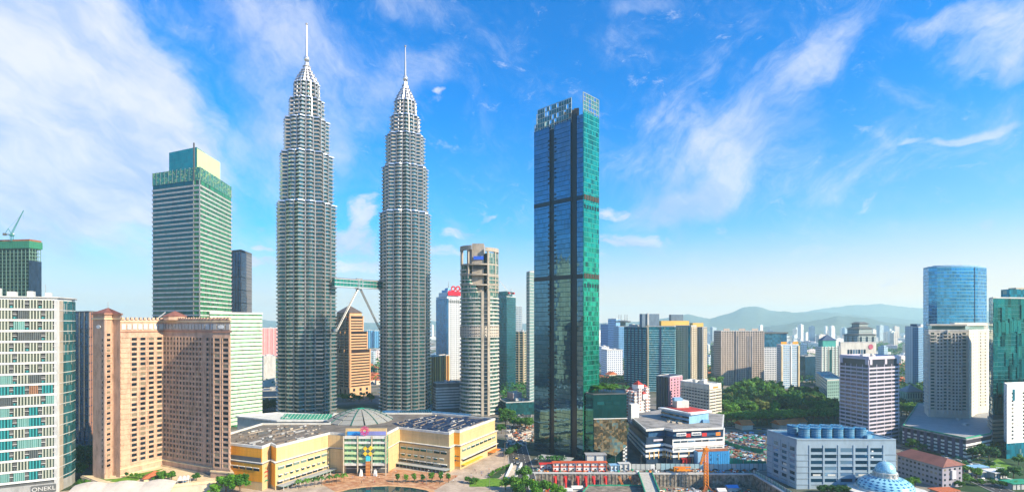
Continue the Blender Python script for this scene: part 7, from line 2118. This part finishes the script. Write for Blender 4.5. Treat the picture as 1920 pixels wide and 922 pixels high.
debris('rubble', 'heaps of rubble and site huts behind the blue shed', [W(1352, 425), W(1432, 400), W(1434, 520), W(1350, 530)], 900, .1, [M['dirt'], M['lgrey'], M['rust'], M['dgrey'], M['navy'], M['lblue'], M['brownroof'], M['green']], 5, 4.5)
debris('clutter', 'mixed low sheds, awnings and yards beside the avenue', [W(1700, 400), W(1830, 360), W(1900, 360), W(1860, 430), W(1800, 450)], 160, .1, [M['lgrey'], M['dgrey'], M['white'], M['navy'], M['green']], 6, 5)
debris('clutter', 'low sheds and awnings beyond the road left of the tall teal tower', [W(955, 470), W(1003, 470), W(1003, 560), W(950, 560)], 120, .1, [M['beige'], M['terra'], M['lgrey'], M['hw']], 7, 6)
for (px, d, sx, sz, m_, lab) in ((1372, 372, 7, 3, 'blue', 'blue and white tarpaulin shed on the excavation floor'), (1352, 366, 5, 2.5, 'white', 'white sheeted hut left of the blue tarpaulin shed'), (1060, 366, 9, 2.6, 'offwhite', 'white roofed hut at the left end of the excavation'), (1082, 372, 7, 2.4, 'offwhite', 'small white roofed hut beside the red struts'), (1300, 352, 6, 2.2, 'green', 'green sheeted stack on the excavation floor')):
    x, y = W(px, d); r_ = empty('site_hut', (x, y, PZ), lab, 'hut')
    q = MB(); q.box((0, 0, 0), (sx, 5, sz)); link('wall', q.mesh('wall', M['lgrey']), r_)
    q = MB(); q.loft([[(-sx / 2 - .5, -3.2, sz), (-sx / 2 - .5, 3.2, sz), (-sx / 2 - .5, 0, sz + 1.4)], [(sx / 2 + .5, -3.2, sz), (sx / 2 + .5, 3.2, sz), (sx / 2 + .5, 0, sz + 1.4)]]); link('roof', q.mesh('roof', M[m_]), r_)
# underpass ramp with white walls beside the planting bed
up = empty('underpass_ramp', (*W(958, 385), .1), 'sloping road ramp between two white walls beside the planting bed', 'ramp')
for (p_, q2, m_, nm) in ((W(946, 366), W(960, 402), M['white'], 'side_wall'), (W(964, 364), W(978, 404), M['white'], 'side_wall'), (W(955, 365), W(969, 403), M['beige'], 'carriageway')):
    a, b2 = Vector(p_), Vector(q2); d = (b2 - a).normalized(); nn = Vector((d.y, -d.x)); w_ = .6 if nm == 'side_wall' else 3.0; zt2 = 2.6 if nm == 'side_wall' else .5
    q = MB(); q.loft([[(*(a - nn * w_), .1), (*(a + nn * w_), .1), (*(a + nn * w_), .5), (*(a - nn * w_), .5)], [(*(b2 - nn * w_), .1), (*(b2 + nn * w_), .1), (*(b2 + nn * w_), zt2), (*(b2 - nn * w_), zt2)]][::-1]); q.build(nm, m_, up)

# low roofs, lawns and sheds round the avenue in the lower right
sheet('verge_ground', [W(1690, 470), W(1690, 395), W(1780, 345), W(1925, 330), W(1925, 440), W(1840, 455)], .07, M['forestfloor'])
sheet('verge_lawn_grass', [W(1845, 400), W(1880, 385), W(1900, 400), W(1870, 425)], .12, M['grassm'])
for (px, d, sx, sy, sz, m_, lab) in ((1838, 372, 16, 6, 4, 'offwhite', 'white flat roofed hut beside the avenue'), (1865, 368, 9, 6, 4.5, 'white', 'small bright white cabin right of the white flat roofed hut'), (1815, 385, 14, 5, 3.5, 'lblue', 'pale blue roofed shelter beside the avenue'), (1720, 372, 22, 8, 3.5, 'green', 'long dark green roof behind the mosque'), (1898, 345, 14, 7, 4, 'green', 'dark green roofed shelter in the lower right corner'), (1760, 332, 12, 6, 3, 'terra', 'small terracotta roofed kiosk right of the mosque')):
    b = Bld('hut', lab, 'hut', front((px, d), (px + sx * 1000 / d, d + 2), sy), .1)
    b.body('wall', M['lgrey'], .1, sz); b.body('roof', M[m_], sz, sz + .5, off=.9); b.piers('post', M['dgrey'], 0, .1, sz, .4, .2, n=5, ends=True); b.finish()
for i in range(26):
    tree(rnd.uniform(1692, 1915), rnd.uniform(352, 460), rnd.uniform(5, 10), 'round', 'leaf_dark' if i % 2 else 'leaf_mid', 'leafy street tree among the low roofs beside the avenue', 'street trees among the low roofs', wide=1.15)

# ------------------------------------------------------------------ cars, lamps, kerbside things
CARC = {k: mat('car_' + k, c, rough=.25, var=.05) for k, c in (('white', (.75, .75, .75)), ('black', (.02, .02, .025)), ('silver', (.45, .46, .48)), ('red', (.5, .03, .03)), ('blue', (.04, .12, .4)), ('yellow', (.7, .45, .05)))}
cb = {}
def carmesh(k):
    if k not in cb:
        q = MB(); prof = [(-2.2, .35), (-2.25, .8), (-1.3, .95), (1.5, .98), (2.2, .85), (2.2, .35)]
        q.loft([[(x, -.9, z) for x, z in prof], [(x, .9, z) for x, z in prof]]); body = q.mesh('body', CARC[k])
        q = MB(); prof = [(-1.4, .93), (-.6, 1.45), (.9, 1.47), (1.6, .97)]
        q.loft([[(x, -.78, z) for x, z in prof], [(x, .78, z) for x, z in prof]]); cabin = q.mesh('cabin', M['wd'])
        q = MB()
        for x in (-1.35, 1.35):
            for y in (-.82, .82): q.tube((x, y - .12, .33), (x, y + .12, .33), .33, n=10)
        cb[k] = (body, cabin, None)
    return cb[k]
qw = MB(); qw.tube((0, -.12, 0), (0, .12, 0), .34, n=10); WHEEL = qw.mesh('wheel', M['dgrey'])
cn = 0
def car(x, y, ang_, k, label, group, z=.2):
    r_ = empty('car', (x, y, z), label, 'car', group, rot=ang_)
    b_, c_, _ = carmesh(k)
    link('body', b_, r_); link('cabin', c_, r_)
    for wx in (-1.35, 1.35):
        for wy in (-.85, .85): link('wheel', WHEEL, r_, (wx, wy, .34))
r10 = random.Random(10)
def traffic(pts, w_, lanes, n, where):
    P = [Vector(p) for p in pts]; Ls = [(b2 - a).length for a, b2 in zip(P, P[1:])]; T = sum(Ls); used = []
    for i in range(n):
        for _ in range(30):
            s = r10.uniform(6, T - 6); ln = r10.randrange(lanes)
            if all(abs(s - s2) > 8 or ln != l2 for s2, l2 in used): break
        used.append((s, ln)); k = 0; s2 = s
        while s2 > Ls[k]: s2 -= Ls[k]; k += 1
        d = (P[k + 1] - P[k]).normalized(); nn = Vector((d.y, -d.x)); c = P[k] + d * s2 + nn * (-w_ / 2 + w_ * (ln + .5) / lanes)
        col = r10.choice(['white', 'black', 'silver', 'red', 'blue', 'yellow', 'white', 'silver'])
        car(c.x, c.y, math.atan2(d.y, d.x) + (pi if ln < lanes / 2 else 0), col, '%s car %s' % (col, where), '%s cars %s' % (col, where))
traffic(ROAD1, 17, 4, 26, 'on the road between mall and tall teal tower')
traffic(ROAD3, 12, 2, 14, 'on the street behind the excavation')
traffic(ROAD4, 13, 3, 16, 'on the avenue in the lower right')
# lamps
q = MB(); q.tube((0, 0, 0), (0, 0, 8.5), .14, .08, 6); LP_ = q.mesh('post', M['steeld'])
q = MB(); q.tube((0, 0, 8.4), (1.6, 0, 8.9), .07, n=5); LA_ = q.mesh('arm', M['steeld'])
q = MB(); q.box((1.9, 0, 8.75), (.9, .35, .18)); LH_ = q.mesh('lamp_head', M['offwhite'])
def lamp(x, y, a, where):
    r_ = empty('street_lamp', (x, y, .1), 'slim grey street lamp ' + where, 'street lamp', 'street lamps ' + where, rot=a)
    link('post', LP_, r_); link('arm', LA_, r_); link('lamp_head', LH_, r_)
for i in range(10):
    x, y = W(945 + i * .8, 400 + i * 22); lamp(x, y, 0, 'along the road beside the mall')
for i in range(9): x, y = W(1010 + i * 48, 400.8); lamp(x, y, -pi / 2, 'along the street behind the excavation')
for i, (px, d) in enumerate(((737, 357), (800, 357), (870, 352), (918, 344), (700, 362))): x, y = W(px, d); lamp(x, y, i, 'on the plaza and lawn')
# strollers on the plaza
def person_mesh(step, seed):
    sk = [((0, 0, .95), .13), ((0, 0, 1.25), .15), ((0, 0, 1.42), .13), ((0, 0, 1.52), .055), ((0, 0, 1.60), .09), ((0, .01, 1.70), .10),
          ((.1, step, .88), .10), ((.1, step * 1.2, .48), .07), ((.1, step * 1.7, .06), .045), ((.1, step * 1.7 + .14, .03), .04),
          ((-.1, -step, .88), .10), ((-.1, -step * .8, .48), .07), ((-.1, -step * 1.7, .08), .045), ((-.1, -step * 1.7 + .14, .03), .04),
          ((.2, 0, 1.40), .06), ((.25, -step * .6, 1.12), .045), ((.24, -step, .88), .035), ((-.2, 0, 1.40), .06), ((-.25, step * .6, 1.12), .045), ((-.24, step, .88), .035)]
    ed = [(0, 1), (1, 2), (2, 3), (3, 4), (4, 5), (0, 6), (6, 7), (7, 8), (8, 9), (0, 10), (10, 11), (11, 12), (12, 13), (2, 14), (14, 15), (15, 16), (2, 17), (17, 18), (18, 19)]
    me = bpy.data.meshes.new('person'); me.from_pydata([p for p, _ in sk], ed, [])
    o = bpy.data.objects.new('tmp_person', me); COL.objects.link(o)
    md = o.modifiers.new('skin', 'SKIN'); 
    for v, (_, r_) in zip(me.skin_vertices[0].data, sk): v.radius = (r_, r_)
    me.skin_vertices[0].data[0].use_root = True
    s_ = o.modifiers.new('sub', 'SUBSURF'); s_.levels = 1; s_.render_levels = 1
    bpy.context.view_layer.update()
    out = bpy.data.meshes.new_from_object(o.evaluated_get(bpy.context.evaluated_depsgraph_get()))
    bpy.data.objects.remove(o); out.name = 'person'
    return out
def clothmat(nm, top, leg):
    m, t, b = _mat(nm); z = t.xyz(t.new('ShaderNodeTexCoord').outputs['Object'])[2]
    c = t.mix(t.m('GREATER_THAN', z, .93), leg, top); c = t.mix(t.m('GREATER_THAN', z, 1.47), c, (.42, .26, .18)); c = t.mix(t.m('GREATER_THAN', z, 1.66), c, (.02, .015, .01))
    t.put(b.inputs['Base Color'], c); b.inputs['Roughness'].default_value = .8; return m
pm = []
for i, (nm, top, leg, st) in enumerate((('white shirt', (.7, .7, .68), (.05, .06, .12), .16), ('red shirt', (.5, .05, .05), (.04, .04, .05), .12), ('blue shirt', (.08, .18, .45), (.25, .2, .15), .18), ('black clothes', (.03, .03, .03), (.03, .03, .04), .05))):
    try:
        me = person_mesh(st, i); me.materials.clear(); me.materials.append(clothmat('cloth%d' % i, top, leg)); pm.append((nm, me))
    except Exception as ex: print('person', ex)
for i in range(34):
    nm, me = pm[i % len(pm)]
    if i < 22: px, d = r10.uniform(640, 860), r10.uniform(357, 374)
    else: px, d = r10.uniform(880, 945), r10.uniform(372, 392)
    x, y = W(px, d); o = link('person', me, None, (x, y, .14 if i < 22 else .1), r10.uniform(0, 6.28))
    wh = 'walking on the paved plaza' if i < 22 else 'walking on the path beside the right wing'
    tag(o, 'person in %s %s' % (nm, wh), 'person', 'people in %s %s' % (nm, wh))
